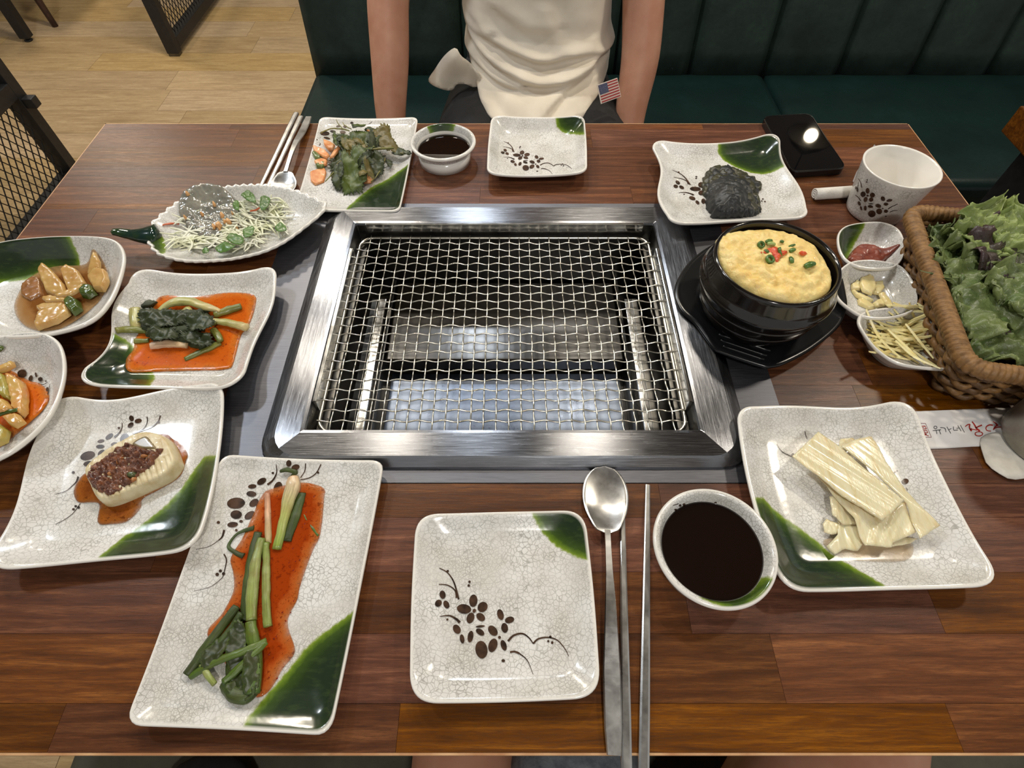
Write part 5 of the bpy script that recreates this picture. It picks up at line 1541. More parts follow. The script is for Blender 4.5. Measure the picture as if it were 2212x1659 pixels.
# shredded salad in the leaf dish ----------------------------------------
Zb = zoomed(230, 380, 4.514)
SHRED = simple('cabbage_shred', (238, 238, 222), 0.3, (222, 224, 186), 40, coat=.2)
JELLY = simple('grey_jelly', (146, 144, 132), 0.12, (112, 112, 104), 60, coat=.6, crough=.04, sss=.3, sscale=.01, bump=.35, bscale=90, bdist=.002)
NUT = simple('peanut_bit', (212, 164, 108), 0.5, (188, 136, 82), 150)
CARROT = simple('carrot_shred', (196, 92, 46), 0.4)
GREENB = tinted('cress_leaf', [(0, (92, 128, 58)), (1, (76, 110, 48))], .35, nmix=.4, dark=(46, 70, 30))
rs_ = random.Random(21)
mb = MB()
for k in range(260):
    u = rs_.random()
    if k < 120: c = (rs_.uniform(700, 1500), rs_.uniform(560, 730))
    elif k < 225: c = (rs_.uniform(1250, 1720), rs_.uniform(260, 560))
    else: c = (rs_.uniform(680, 1250), rs_.uniform(240, 560))
    a = rs_.gauss(-.35 if k < 120 else .6, .6)
    L = rs_.uniform(80, 190)
    pts = []
    bend = rs_.uniform(-40, 40)
    for t in (-1, -.35, .35, 1):
        x = c[0] + math.cos(a) * L * t - math.sin(a) * bend * (1 - t * t)
        y = c[1] + math.sin(a) * L * t * .6 + math.cos(a) * bend * (1 - t * t) * .6
        q = D_boat.top(*Zb(x, y))
        pts.append(Vector((q.x, q.y, q.z + .002 + rs_.uniform(0, .008))))
    if any(D_boat.polar(p.x, p.y)[0] > .9 for p in pts): continue
    mb.tube(pts, [.0008, .0015, .0015, .0007], seg=5, flat=.6, res=3)
o = mb.build('shredded_cabbage', SHRED)
tag(o, 'tangle of white shredded cabbage in the leaf-shaped dish', 'vegetable', kind='stuff')
jp = [(735, 410), (790, 300), (900, 225), (1050, 192), (1200, 205), (1300, 280), (1290, 370), (1200, 450), (1150, 530), (1060, 612), (950, 620), (830, 560), (765, 480)]
jw = [tuple(at(*Zb(*p), .015))[:2] for p in jp]
tag(pad('grey_jelly', jw, lambda x, y: D_boat.surf(x, y) + .001, .0085, JELLY, edge=.011, sp=.0016, namp=.0022, nscale=130), 'glistening grey jelly mound in the leaf-shaped dish', 'food')
def jelly_top(x, y):
    d = max(0, sdf_poly([(x, y)], jw)[0]); t = min(1, d / .011)
    return D_boat.surf(x, y) + .001 + .0085 * math.sqrt(max(0, 1 - (1 - t) ** 2))
nuts = [(1020, 455, 24), (1072, 440, 30), (1105, 350, 26), (1160, 385, 30), (1225, 350, 24), (1220, 420, 22), (1042, 262, 20), (830, 245, 20), (918, 352, 18), (1125, 395, 18), (760, 395, 20), (1280, 355, 18), (1205, 318, 14), (1075, 470, 16)]
for k, (x, y, r_) in enumerate(nuts):
    pp = []
    for t in range(6):
        a = 2 * math.pi * t / 6 + rs_.random()
        pp.append(tuple(at(*Zb(x + r_ * rs_.uniform(.7, 1.2) * math.cos(a), y + r_ * rs_.uniform(.7, 1.1) * math.sin(a)), .024))[:2])
    pp.sort(key=lambda q: math.atan2(q[1] - np.mean([w[1] for w in pp]), q[0] - np.mean([w[0] for w in pp])))
    cc = np.mean(np.array(pp), 0); zc = jelly_top(cc[0], cc[1]) + .0004
    tag(pad('peanut_bit', pp, lambda x, y, zc=zc: zc, .0048, NUT, edge=.0012, sp=.0014, smooth_poly=False), 'crumbled tan peanut bit on the grey jelly', 'nut', 'peanut crumbs on the grey jelly')
g = 'green cress leaves in the leaf-shaped dish'
for pts, h, lab in [([(1310, 180), (1370, 140), (1430, 180), (1460, 260), (1390, 250), (1340, 210)], .022, 'green cress leaf at the top of the shredded salad'),
    ([(1500, 230), (1550, 195), (1600, 240), (1560, 320), (1510, 330)], .018, 'green cress leaf at the right of the shredded salad'),
    ([(1170, 600), (1250, 560), (1330, 600), (1320, 660), (1230, 660)], .016, 'green cress leaf in the lower middle of the shredded salad'),
    ([(1060, 690), (1160, 650), (1260, 690), (1200, 730), (1100, 740)], .014, 'green cress leaf at the bottom of the shredded salad'),
    ([(1640, 500), (1690, 450), (1740, 480), (1750, 530), (1680, 540)], .016, 'green cress leaf near the right tip of the dish'),
    ([(930, 720), (980, 700), (1000, 750), (950, 760)], .014, 'small green cress leaf at the lower left of the shreds'),
    ([(1230, 270), (1280, 240), (1300, 330), (1260, 340)], .020, 'green cress leaf behind the grey jelly'),
    ([(1330, 520), (1430, 490), (1420, 570), (1350, 600)], .016, 'green cress leaf right of the grey jelly')]:
    leaf(pts, h, GREENB, lab, amp=.003, serr=.08, group=g, D=D_boat, conv=Zb, name='cress_leaf', sp=.002)
S('carrot_shred', D_boat, [(550, 485), (630, 480), (715, 478)], Zb, [.0012, .0016, .0012], CARROT, 'orange carrot shred at the left of the leaf-shaped dish', 'vegetable', 'carrot shreds', lift=.001)
S('carrot_shred', D_boat, [(1390, 325), (1440, 308), (1480, 285)], Zb, [.0012, .0016, .0012], CARROT, 'orange carrot shred near the top cress leaf', 'vegetable', 'carrot shreds', lift=.012)

# gourd dish contents -----------------------------------------------------
Zo = zoomed(1780, 440, 4.148)
PASTE = simple('soybean_paste', (142, 72, 54), 0.35, (118, 52, 38), 120, coat=.3, bump=.5, bscale=200, bdist=.0015)
pp = [(230, 470), (290, 370), (350, 335), (440, 345), (540, 380), (640, 425), (570, 480), (500, 540), (400, 550), (300, 520)]
P = [tuple(at(*Zo(*p), .014))[:2] for p in pp]
tag(pad('soybean_paste', P, lambda x, y: G_[0].surf(x, y) + .0005, .007, PASTE, edge=.007, sp=.0016, namp=.0016), 'reddish brown soybean paste in the top cup of the gourd dish', 'sauce')
GARL = simple('garlic_slice', (236, 222, 170), 0.3, (226, 206, 140), 60, coat=.2, sss=.2, sscale=.005)
g = 'raw garlic slices in the gourd dish'
for k, (pts, h, lab) in enumerate([([(330, 660), (400, 640), (450, 660), (470, 760), (430, 815), (350, 780), (325, 720)], .014, 'large upright garlic slice in the gourd dish'),
    ([(440, 700), (520, 700), (545, 750), (500, 810), (440, 800)], .011, 'garlic slice right of the large one'),
    ([(245, 720), (290, 690), (330, 710), (330, 770), (250, 765)], .010, 'garlic slice left of the large one'),
    ([(245, 765), (310, 800), (410, 840), (445, 865), (380, 880), (290, 830)], .009, 'long garlic slice below the large one'),
    ([(300, 860), (350, 850), (420, 900), (470, 940), (400, 945), (310, 900)], .006, 'garlic slice at the bottom left of its cup'),
    ([(430, 885), (490, 855), (545, 880), (560, 910), (480, 930)], .008, 'garlic slice beside the ginger strips'),
    ([(490, 800), (530, 790), (620, 900), (600, 930), (540, 880)], .012, 'garlic sliver leaning towards the ginger')]):
    chunk('garlic_slice', pts, Zo, G_[1], h - .003, .0035, GARL, lab, g, edge=.0018, sp=.0014, namp=.0003)
GING = simple('ginger_strip', (248, 238, 186), 0.35, (240, 220, 146), 80, coat=.2, sss=.15, sscale=.004)
rg = random.Random(9)
strips = [((520, 960), (1030, 985), .016), ((520, 970), (900, 1090), .014), ((545, 1010), (1010, 1110), .013), ((440, 1070), (980, 1160), .015), ((500, 1180), (1050, 1215), .015), ((560, 960), (960, 1060), .012),
          ((590, 1110), (920, 1420), .018), ((750, 1060), (1000, 1370), .020), ((330, 1010), (700, 1360), .014), ((660, 1210), (1010, 1510), .019), ((460, 1200), (640, 1310), .010), ((820, 1300), (1040, 1460), .015), ((930, 1280), (1200, 1325), .017)]
while len(strips) < 80:
    cx, cy = rg.uniform(560, 930), rg.uniform(1060, 1330)
    a = rg.gauss(.22, .28); L = rg.uniform(130, 240)
    strips.append(((cx - math.cos(a) * L, cy - math.sin(a) * L * .8), (cx + math.cos(a) * L, cy + math.sin(a) * L * .8), rg.uniform(.004, .014)))
for p0, p1, h in strips:
    A_, B_ = at(*Zo(*p0), h + .004), at(*Zo(*p1), h + .004)
    zs = [max(G_[2].surf(q.x, q.y) if G_[2].polar(q.x, q.y)[0] < 1 else T + .028, T + h) + .0009 for q in (A_, A_.lerp(B_, .5), B_)]
    P = [Vector((q.x, q.y, z)) for q, z in zip((A_, A_.lerp(B_, .5), B_), zs)]
    o = MB().tube(P, [.0013, .0020, .0011], seg=4, res=3, flat=.65).build('ginger_strip', GING, smooth=False)
    tag(o, 'thin pale yellow ginger strip in the lower cup of the gourd dish', 'vegetable', 'ginger strips in the gourd dish')
# ------------------------------------------------------------------ hot pot with steamed egg
pc = at(1657, 607, .045)
pot_c = Vector((0.2560, 0.3985, T))
circ_pts = [(pot_c.x + .0835 * math.cos(a), pot_c.y + .0835 * math.sin(a)) for a in np.linspace(0, 2 * math.pi, 72, endpoint=False)]
tabs = [tuple(at(1541, 748, .017))[:2], tuple(at(1668, 789, .017))[:2]]
tabs += [(2 * pot_c.x - x, 2 * pot_c.y - y) for x, y in tabs]
def hull(pts):
    pts = sorted(set(pts))
    def half(ps):
        h = []
        for p in ps:
            while len(h) >= 2 and (h[-1][0] - h[-2][0]) * (p[1] - h[-2][1]) - (h[-1][1] - h[-2][1]) * (p[0] - h[-2][0]) <= 0: h.pop()
            h.append(p)
        return h
    a, b = half(pts), half(pts[::-1])
    return a[:-1] + b[:-1]
tc_ = np.array([.268, .406])
def tpt(x, y): return np.array(tuple(at(x, y, .018))[:2])
fr_ = [tpt(*p) for p in ((1828, 640), (1827, 668), (1808, 706), (1755, 750), (1700, 780), (1668, 789), (1648, 787), (1560, 758), (1541, 746), (1505, 697), (1474, 668), (1460, 636), (1466, 603), (1490, 566), (1525, 537), (1570, 514), (1620, 498), (1672, 492), (1730, 500), (1778, 524), (1812, 575))]
bk_ = []
hl = closed_smooth(fr_ + bk_, 160)
D_tray = Dish(hl, .018, [(0, 0), (.62, 0), (.66, .05), (.72, .70), (.78, .86), (.97, 1.0), (1, .96)], floor=.007, thick=.004, foot=.42, n=160)
o = D_tray.mesh('pot_tray', mat=BLACK_PLASTIC)
tag(o, 'black tray with ribbed handle tabs under the hot pot', 'tray')
for a, b in (((1553, 722), (1664, 757)), ((1557, 735), (1656, 768)), ((1562, 748), (1650, 777))):
    A_, B_ = at(*a, .018), at(*b, .018)
    A_.z = D_tray.surf(A_.x, A_.y) + .0004; B_.z = D_tray.surf(B_.x, B_.y) + .0004
    MB().tube([A_, B_], .0014, seg=6).build('grip_rib', BLACK_PLASTIC, o)
pot = empty('hot_pot', (pot_c.x, pot_c.y, T + .0073))
tag(pot, 'black stoneware hot pot brimming with steamed egg', 'pot')
PROF = [(0, .0075), (.044, .0075), (.049, .012), (.056, .026), (.0605, .041), (.0635, .054), (.0660, .0590), (.0668, .0615), (.0655, .0640), (.0632, .0660), (.0622, .072), (.0600, .082), (.0597, .0855), (.0585, .0875), (.0565, .0872), (.0555, .0850), (.054, .075), (.051, .050), (.044, .016), (0, .014)]
MB().lathe(PROF, (pot_c.x, pot_c.y, T), 80).build('pot_body', BLACK_GLAZE, pot)
for zz, rr in ((.034, .0588), (.0475, .0626)):
    MB().lathe([(rr - .0006, zz - .0012), (rr + .0007, zz), (rr - .0006, zz + .0012)], (pot_c.x, pot_c.y, T), 80).build('groove_ring', BLACK_GLAZE, pot)
EGG = simple('steamed_egg', (242, 220, 150), 0.45, (228, 192, 108), 70, sss=.25, sscale=.008, bump=.6, bscale=170, bdist=.002, lo=.3, hi=.75, coat=.15)
ep = [(1550, 528), (1551, 506), (1578, 495), (1620, 490), (1660, 489), (1700, 495), (1740, 509), (1775, 536), (1795, 570), (1803, 603), (1795, 628), (1760, 645), (1720, 650), (1680, 643), (1640, 629), (1602, 605), (1572, 577), (1554, 548)]
epoly = [tuple(at(x, y, .088))[:2] for x, y in ep]
# keep within the rim except for the spill at the left
ep2 = []
for x, y in epoly:
    d = Vector((x - pot_c.x, y - pot_c.y)); L = d.length
    lim = .0545 if not (x < pot_c.x - .03 and y > pot_c.y + .012) else .061
    if L > lim: d = d * (lim / L)
    ep2.append((pot_c.x + d.x, pot_c.y + d.y))
egg = pad('steamed_egg', ep2, lambda x, y: T + .0805, .0095, EGG, edge=.020, sp=.0015, namp=.0040, nscale=95)
tag(egg, 'fluffy yellow steamed egg filling the black pot', 'egg')
def egg_z(x, y):
    d = max(0, sdf_poly([(x, y)], ep2)[0]); t = min(1, d / .020)
    return T + .0810 + .0095 * math.sqrt(max(0, 1 - (1 - t) ** 2))
Zp = zoomed(1440, 470, 4.74)
SCAL = simple('scallion_green', (86, 122, 46), 0.3, (60, 94, 34), 100, coat=.2)
SCAL_P = simple('scallion_pale', (176, 190, 116), 0.3, (140, 160, 80), 100)
ROE = simple('red_roe', (226, 96, 44), 0.2, (206, 66, 26), 300, bump=.8, bscale=500, coat=.3)
g = 'scallion bits on the steamed egg'
def egg_pt(x, y):
    h = .093
    for _ in range(4):
        p = at(*Zp(x, y), h); h = egg_z(p.x, p.y) - T
    return Vector((p.x, p.y, T + h))
for (x, y, r_, ax, lab) in [(960, 292, .0036, (.3, -.5, 1), 'scallion ring at the left on the egg'), (1052, 440, .0044, (.2, -.3, 1), 'largest scallion ring at the front on the egg'), (1156, 362, .0042, (.9, -.2, .6), 'scallion ring standing on the red roe')]:
    c = egg_pt(x, y) + Vector((0, 0, .0016))
    M = Vector((0, 0, 1)).rotation_difference(Vector(ax).normalized()).to_matrix().to_4x4()
    mb = MB().lathe([(r_ * .55, -.0014), (r_, -.0014), (r_ * 1.04, 0), (r_, .0014), (r_ * .55, .0014), (r_ * .5, 0), (r_ * .55, -.0014)], (0, 0, 0), 18)
    mb.v = [tuple(c + (M @ Vector(p))) for p in mb.v]
    tag(mb.build('scallion_ring', SCAL), lab, 'scallion', g)
for (x, y, dx, dy, r_, m, lab) in [(1015, 360, 22, 8, .0022, SCAL, 'short scallion bit left of the red roe'), (1280, 350, 24, -10, .0024, SCAL, 'scallion bit right of the red roe'), (1270, 450, 8, 26, .0024, SCAL, 'scallion bit in front of the red roe'), (1455, 505, 45, -14, .0034, SCAL, 'leafy scallion bit near the right rim of the pot'), (1175, 258, 16, 5, .0018, SCAL, 'small scallion bit at the back on the egg'), (1040, 255, 30, -8, .0022, SCAL, 'scallion bit behind the left ring'), (1275, 298, 34, -12, .0014, SCAL, 'thin scallion sliver at the back right'), (1065, 287, 36, 4, .0026, SCAL_P, 'white scallion bit at the middle back')]:
    A_, B_ = egg_pt(x - dx, y - dy), egg_pt(x + dx, y + dy)
    up = Vector((0, 0, r_ * .7))
    tag(MB().tube([A_ + up, (A_ + B_) / 2 + up * 1.3, B_ + up], [r_ * .8, r_, r_ * .7], seg=8, res=3, flat=.8).build('scallion_bit', m), lab, 'scallion', g)
for pts, lab in [([(940, 360), (985, 345), (1040, 320), (1090, 305), (1140, 320), (1190, 345), (1240, 350), (1210, 380), (1170, 400), (1140, 455), (1110, 450), (1085, 400), (1010, 380), (950, 385)], 'heap of red roe in the middle of the steamed egg'), ([(1360, 350), (1420, 358), (1440, 372), (1400, 385), (1365, 372)], 'small dab of red roe at the right of the egg')]:
    P = [tuple(egg_pt(*p))[:2] for p in pts]
    tag(pad('fish_roe', P, lambda x, y: egg_z(x, y) - .0004, .0026, ROE, edge=.003, sp=.0011, namp=.0012, nscale=400), lab, 'roe')

# ------------------------------------------------------------------ drinking cup with painted flowers
cc = at(1950, 357, .066); cupc = Vector((cc.x, cc.y, T))
CH, CR0, CR1 = .066, .0335, .0440
cup_mat = CERAMIC
cprof = [(0, .0004), (CR0 - .003, .0004), (CR0, .003)]
for k in range(1, 12):
    t = k / 11; cprof.append((CR0 + (CR1 - CR0) * t, .003 + (CH - .0045) * t))
cprof += [(CR1 + .0003, CH - .0006), (CR1 - .0012, CH), (CR1 - .0030, CH - .0014), (CR1 - .006, CH * .6), (CR0 - .003, .010), (CR0 - .012, .0065), (0, .006)]
mb = MB().lathe(cprof, tuple(cupc), 96)
bare = [1.0 if ((v[2] - T) > CH - .0035 or math.hypot(v[0] - cupc.x, v[1] - cupc.y) < (CR0 + (CR1 - CR0) * ((v[2] - T) / CH)) - .0016) else 0.0 for v in mb.v]
cup = wmesh('drinking_cup', mb.v, mb.f, CERAMIC, None, True, {'glaze': [-.05] * len(mb.v), 'bare': bare}, origin=tuple(cupc))
tag(cup, 'tapered crackle-glazed cup with painted dark flowers behind the basket', 'cup')
def cup_hit(px, py):
    o_, d_ = ray(px, py)
    best = None
    lo = .2
    for k in range(900):
        t = .45 + k * .0006
        p = o_ + d_ * t
        z = p.z - T
        R = CR0 + (CR1 - CR0) * max(0, (z - .003)) / (CH - .0045) + .0004
        if 0 < z < CH and math.hypot(p.x - cupc.x, p.y - cupc.y) < R:
            best = p; break
    if best is None:
        best = at(px, py, .01)
    dv = Vector((best.x - cupc.x, best.y - cupc.y, 0)).normalized() * .0003
    return tuple(best + dv)
Zcup = zoomed(1730, 290, 6.703)
class _C: pass
cd = _C(); cd.obj = cup
cup_m = [('e', 968, 818, 27, 42, 0), ('e', 903, 868, 38, 40, 10), ('e', 1038, 880, 37, 36, 0), ('e', 940, 942, 27, 38, 20), ('e', 1020, 945, 32, 30, 0), ('e', 968, 888, 18, 14, 0), ('e', 1190, 932, 30, 36, -35), ('e', 1283, 957, 44, 20, -12), ('e', 1233, 1010, 34, 22, 0), ('e', 1123, 1035, 42, 28, 20), ('e', 1135, 1115, 42, 42, -30), ('e', 1232, 1112, 30, 24, 0), ('e', 1187, 1073, 14, 9, 0), ('e', 1030, 1150, 54, 50, 0),
         ('e', 1010, 1045, 38, 20, 10), ('e', 1015, 1005, 38, 7, 0), ('e', 935, 1068, 20, 36, 0), ('e', 875, 1070, 14, 30, -15), ('e', 847, 1000, 20, 34, -25), ('e', 820, 800, 12, 34, 0), ('e', 800, 775, 14, 22, 0), ('e', 963, 660, 9, 11, 0), ('e', 955, 690, 9, 11, 0), ('e', 1230, 1185, 14, 8, 0),
         ('s', [(830, 640), (865, 690), (882, 770)], 6, 14), ('s', [(835, 690), (830, 730), (822, 760)], 6, 10), ('s', [(790, 880), (830, 910), (868, 960)], 6, 18), ('s', [(1265, 1080), (1310, 1050), (1400, 1010)], 14, 8), ('s', [(1290, 1125), (1340, 1105), (1400, 1100)], 12, 6)]
decal(cd, cup_m, lambda x, y: cup_hit(*Zcup(x, y)), surf=True)

# rolled wet towel and clear film beside the cup
A_, B_ = at(1759, 419, .008), at(1862, 412, .008)
tw = empty('wet_towel_roll', tuple((A_ + B_) / 2 - Vector((0, 0, .008))))
tag(tw, 'small white rolled wet towel poking out beside the painted cup', 'towel')
ax = (B_ - A_).normalized(); sd = Vector((-ax.y, ax.x, 0)); up = Vector((0, 0, 1))
mb = MB()
vs_, fs_ = [], []
NT_, R0 = 60, .0082
for j, q in enumerate((A_, B_)):
    for i in range(NT_ + 1):
        a = 2 * math.pi * 2.6 * i / NT_
        r_ = .002 + (R0 - .002) * i / NT_
        vs_.append(q + sd * (r_ * math.cos(a)) + up * (r_ * math.sin(a)))
for i in range(NT_): fs_.append((i, i + 1, NT_ + 2 + i, NT_ + 1 + i))
mb.add(vs_, fs_)
o = mb.build('towel_layers', TOWEL, tw)
sm = o.modifiers.new('thickness', 'SOLIDIFY'); sm.thickness = .0022
film = NT('clear_film'); film.set(col=(.9, .92, .95), rough=.12, alpha=.30, spec=.6); film = film.m
fp = [at(1842, 392, .002), at(1850, 372, .006), at(1868, 345, .02), at(1889, 312, .045), at(1893, 316, .045), at(1874, 350, .02), at(1858, 380, .008), at(1850, 398, .002)]
mb = MB(); mb.add(fp, [(0, 1, 6, 7), (1, 2, 5, 6), (2, 3, 4, 5)])
fo_ = mb.build('film_wrapper', film); tag(fo_, 'thin clear film wrapper standing against the painted cup', 'wrapper')
fo_.modifiers.new('thickness', 'SOLIDIFY').thickness = .0004

# ------------------------------------------------------------------ phone
ph_c = [tuple(at(x, y, .0105))[:2] for x, y in ((1647, 250), (1751, 244), (1830, 363), (1711, 372))]
ph = empty('smartphone', (np.mean([p[0] for p in ph_c]), np.mean([p[1] for p in ph_c]), T))
tag(ph, 'black smartphone lying face up near the far right corner', 'phone')
def slab(outline, zs, ins):
    n = len(outline); c = outline.mean(0)
    vs_, fs_ = [], []
    for z, k in zip(zs, ins):
        d = outline - c; L = np.linalg.norm(d, axis=1)[:, None]
        P = c + d * (1 - k / L)
        vs_ += [(p[0], p[1], z) for p in P]
    for i in range(len(zs) - 1):
        for q in range(n):
            fs_.append((i * n + q, i * n + (q + 1) % n, (i + 1) * n + (q + 1) % n, (i + 1) * n + q))
    fs_.append(tuple(range(n))[::-1]); fs_.append(tuple((len(zs) - 1) * n + q for q in range(n)))
    return vs_, fs_
def ccw(P):
    x, y = P[:, 0], P[:, 1]
    return P if (x * np.roll(y, -1) - np.roll(x, -1) * y).sum() > 0 else P[::-1]
po = ccw(quad_outline(ph_c, .012, n=100))
v_, f_ = slab(po, [T + .0003, T + .0012, T + .0092, T + .0106, T + .0106, T + .0090], [.0012, 0, 0, .0008, .0020, .0024])
wmesh('case', v_, f_, PHONE_CASE, ph, smooth=False)
v_, f_ = slab(po, [T + .0088, T + .0100, T + .0102], [.0022, .0022, .0026])
wmesh('screen', v_, f_, PHONE_GLASS, ph, smooth=False)

# ------------------------------------------------------------------ cutlery
def frame2(a, b):
    d = (b - a); L = d.length; d = d / L
    return d, Vector((d.y, -d.x, 0)).normalized(), L
def spoon(tip, end, blen, bw, hw, label, h_lift=.0, mat=STEEL_SATIN, arch=.006):
    """oval bowl then slender handle that widens towards its end"""
    d, s_, L = frame2(tip, end)
    root = empty('spoon', ((tip + end) / 2)[:])
    root.location.z = T
    tag(root, label, 'spoon', 'long-handled steel spoons')
    nu, nv = 26, 13
    vs_, fs_ = [], []
    for layer, off in ((0, .0), (1, -.0009)):
        for i in range(nu):
            t = i / (nu - 1)
            u = t ** 1.0
            w = bw * math.sqrt(max(0.0, 1 - (2 * u - 1) ** 2)) * (1.06 - .22 * u) + (hw[0] * smooth01((u - .82) / .18) if u > .82 else 0)
            for k in range(nv):
                v = 2 * k / (nv - 1) - 1
                rim_z = .0048 + .004 * smooth01((u - .55) / .45)
                dz = -.0044 * (1 - v * v) * math.sin(math.pi * min(1, u * 1.03)) ** .8
                p = tip + d * (blen * u) + s_ * (w * v)
                vs_.append((p.x, p.y, T + .0016 + rim_z + dz + off))
    m = nu * nv
    for i in range(nu - 1):
        for k in range(nv - 1):
            a = i * nv + k
            fs_.append((a, a + 1, a + nv + 1, a + nv)); fs_.append((m + a + nv, m + a + nv + 1, m + a + 1, m + a))
    for i in range(nu - 1):
        for k in (0, nv - 1):
            a = i * nv + k
            q = (a, a + nv, m + a + nv, m + a)
            fs_.append(q if k == 0 else q[::-1])
    wmesh('bowl', vs_, fs_, mat, root)
    # handle
    nh = 34
    vs_, fs_ = [], []
    sec = [(-1, 0), (-.85, 1), (.85, 1), (1, 0), (.85, -1), (-.85, -1)]
    for i in range(nh):
        t = i / (nh - 1)
        w = np.interp(t, [0, .08, .22, .45, .68, .90, 1.0], hw)
        th = np.interp(t, [0, .1, .4, 1], [.0010, .0016, .0013, .0010])
        zc = .0105 - .0045 * t + arch * math.sin(math.pi * min(1, t * 1.15)) ** 2 * (1 - t)
        if t > .5: zc = zc * (1 - (t - .5) * 1.1) + .0016 * (t - .5) * 2
        zc = max(zc, .0016)
        p = tip + d * (blen * .965 + (L - blen * .965) * t)
        for a, b in sec:
            vs_.append((p.x + s_.x * w * a, p.y + s_.y * w * a, T + zc + th * b))
    n6 = 6
    for i in range(nh - 1):
        for k in range(n6):
            fs_.append((i * n6 + k, i * n6 + (k + 1) % n6, (i + 1) * n6 + (k + 1) % n6, (i + 1) * n6 + k))
    fs_.append(tuple(range(n6))[::-1]); fs_.append(tuple((nh - 1) * n6 + k for k in range(n6)))
    wmesh('handle', vs_, fs_, mat, root, smooth=False)
    return root
def smooth01(x):
    x = max(0, min(1, x)); return x * x * (3 - 2 * x)
spoon(at(1305, 1009, .004), at(1326, 1632, .003), at(1305, 1009, .004).y - at(1308, 1155, .006).y, .0208, [.0026, .0026, .0030, .0048, .0066, .0062, .0050], 'long steel spoon lying beside the empty front plate')
spoon(at(604, 425, .004), at(667, 253, .004), .046, .019, [.0030, .0026, .0028, .0042, .0058, .0056, .0045], 'steel spoon lying at the far left beside the salad plate', mat=STEEL_SATIN)
def chopstick(a, b, label, wa=.0019, wb=.0036, group='steel chopsticks', mat=STEEL_SATIN):
    d, s_, L = frame2(a, b)
    vs_, fs_ = [], []
    n = 12
    for i in range(n):
        t = i / (n - 1)
        w = wa + (wb - wa) * min(1, t * 1.25)
        th = w * .62
        p = a + (b - a) * t
        for x, y in ((-1, -.6), (-.6, -1), (.6, -1), (1, -.6), (1, .6), (.6, 1), (-.6, 1), (-1, .6)):
            vs_.append((p.x + s_.x * w * x, p.y + s_.y * w * x, T + .0002 + th * (1 + y)))
    for i in range(n - 1):
        for k in range(8):
            fs_.append((i * 8 + k, i * 8 + (k + 1) % 8, (i + 1) * 8 + (k + 1) % 8, (i + 1) * 8 + k))
    fs_.append(tuple(range(8))[::-1]); fs_.append(tuple((n - 1) * 8 + k for k in range(8)))
    return tag(wmesh('chopstick', vs_, fs_, mat, smooth=False), label, 'chopstick', group)
chopstick(at(1345, 1090, .003), at(1354, 1700, .003), 'near steel chopstick touching the long spoon')
chopstick(at(1400, 1046, .003), at(1390, 1700, .003), 'near steel chopstick lying closer to the soy dish')
chopstick(at(545, 437, .003), at(640, 244, .003), 'far steel chopstick farther from the salad plate', mat=STEEL_SATIN)
chopstick(at(560, 440, .003), at(650, 252, .003), 'far steel chopstick next to the far spoon', mat=STEEL_SATIN)

# ------------------------------------------------------------------ paper sleeve, napkin and steel tumbler
Zt = zoomed(1960, 860, 8.294)
def flat_poly(name, px, mat, h, thick, parent=None, smoothp=False, sp=.004):
    P = [tuple(at(x, y, h))[:2] for x, y in px]
    return pad(name, P, lambda x, y: T + h, thick, mat, parent, edge=.0004, sp=sp, smooth_poly=smoothp, min_e=thick * .6)
sl = flat_poly('paper_sleeve', [(1930, 891), (2225, 879), (2420, 872), (2470, 955), (2225, 962), (2100, 965), (2040, 969), (1950, 972)], PAPER, .0003, .0007)
tag(sl, 'white paper chopstick sleeve printed with red and black Korean lettering', 'paper')
def strokes(name, lst, mat):
    mb = MB()
    for pts, w in lst:
        P = catmull([Vector((p[0], p[1], 0)) for p in pts], 5)
        vs_, fs_ = [], []
        n = len(P)
        for i, p in enumerate(P):
            t = (P[min(i + 1, n - 1)] - P[max(i - 1, 0)]).normalized()
            ww = (w[0] + (w[1] - w[0]) * i / (n - 1)) / 2 if hasattr(w, '__len__') else w / 2
            for s2 in (-1, 1):
                q = at(*Zt(p.x - t.y * ww * s2, p.y + t.x * ww * s2), .0016)
                vs_.append(tuple(q))
        for i in range(n - 1): fs_.append((2 * i, 2 * i + 1, 2 * i + 3, 2 * i + 2))
        mb.add(vs_, fs_)
    return mb.build(name, mat, sl)
def ring_(cx, cy, rx, ry, n=16, a0=0, a1=360): return [(cx + rx * math.cos(math.radians(a0 + (a1 - a0) * k / n)), cy + ry * math.sin(math.radians(a0 + (a1 - a0) * k / n))) for k in range(n + 1)]
strokes('black_lettering', [(ring_(503, 525, 28, 24), 10), ([(455, 584), (530, 575), (602, 566)], (9, 13)), ([(518, 580), (524, 610), (530, 642)], 11), ([(572, 574), (584, 610), (600, 648)], 11),
    ([(592, 528), (640, 530), (672, 540), (686, 570), (692, 606)], 11), ([(708, 512), (740, 568), (780, 632)], 11), ([(748, 562), (790, 545)], 10),
    ([(826, 508), (832, 572), (870, 574), (905, 570)], 11), ([(880, 540), (930, 532)], 9), ([(905, 492), (935, 540), (962, 592)], 10), ([(952, 484), (985, 545), (1024, 614)], 10)], INK_BLACK)
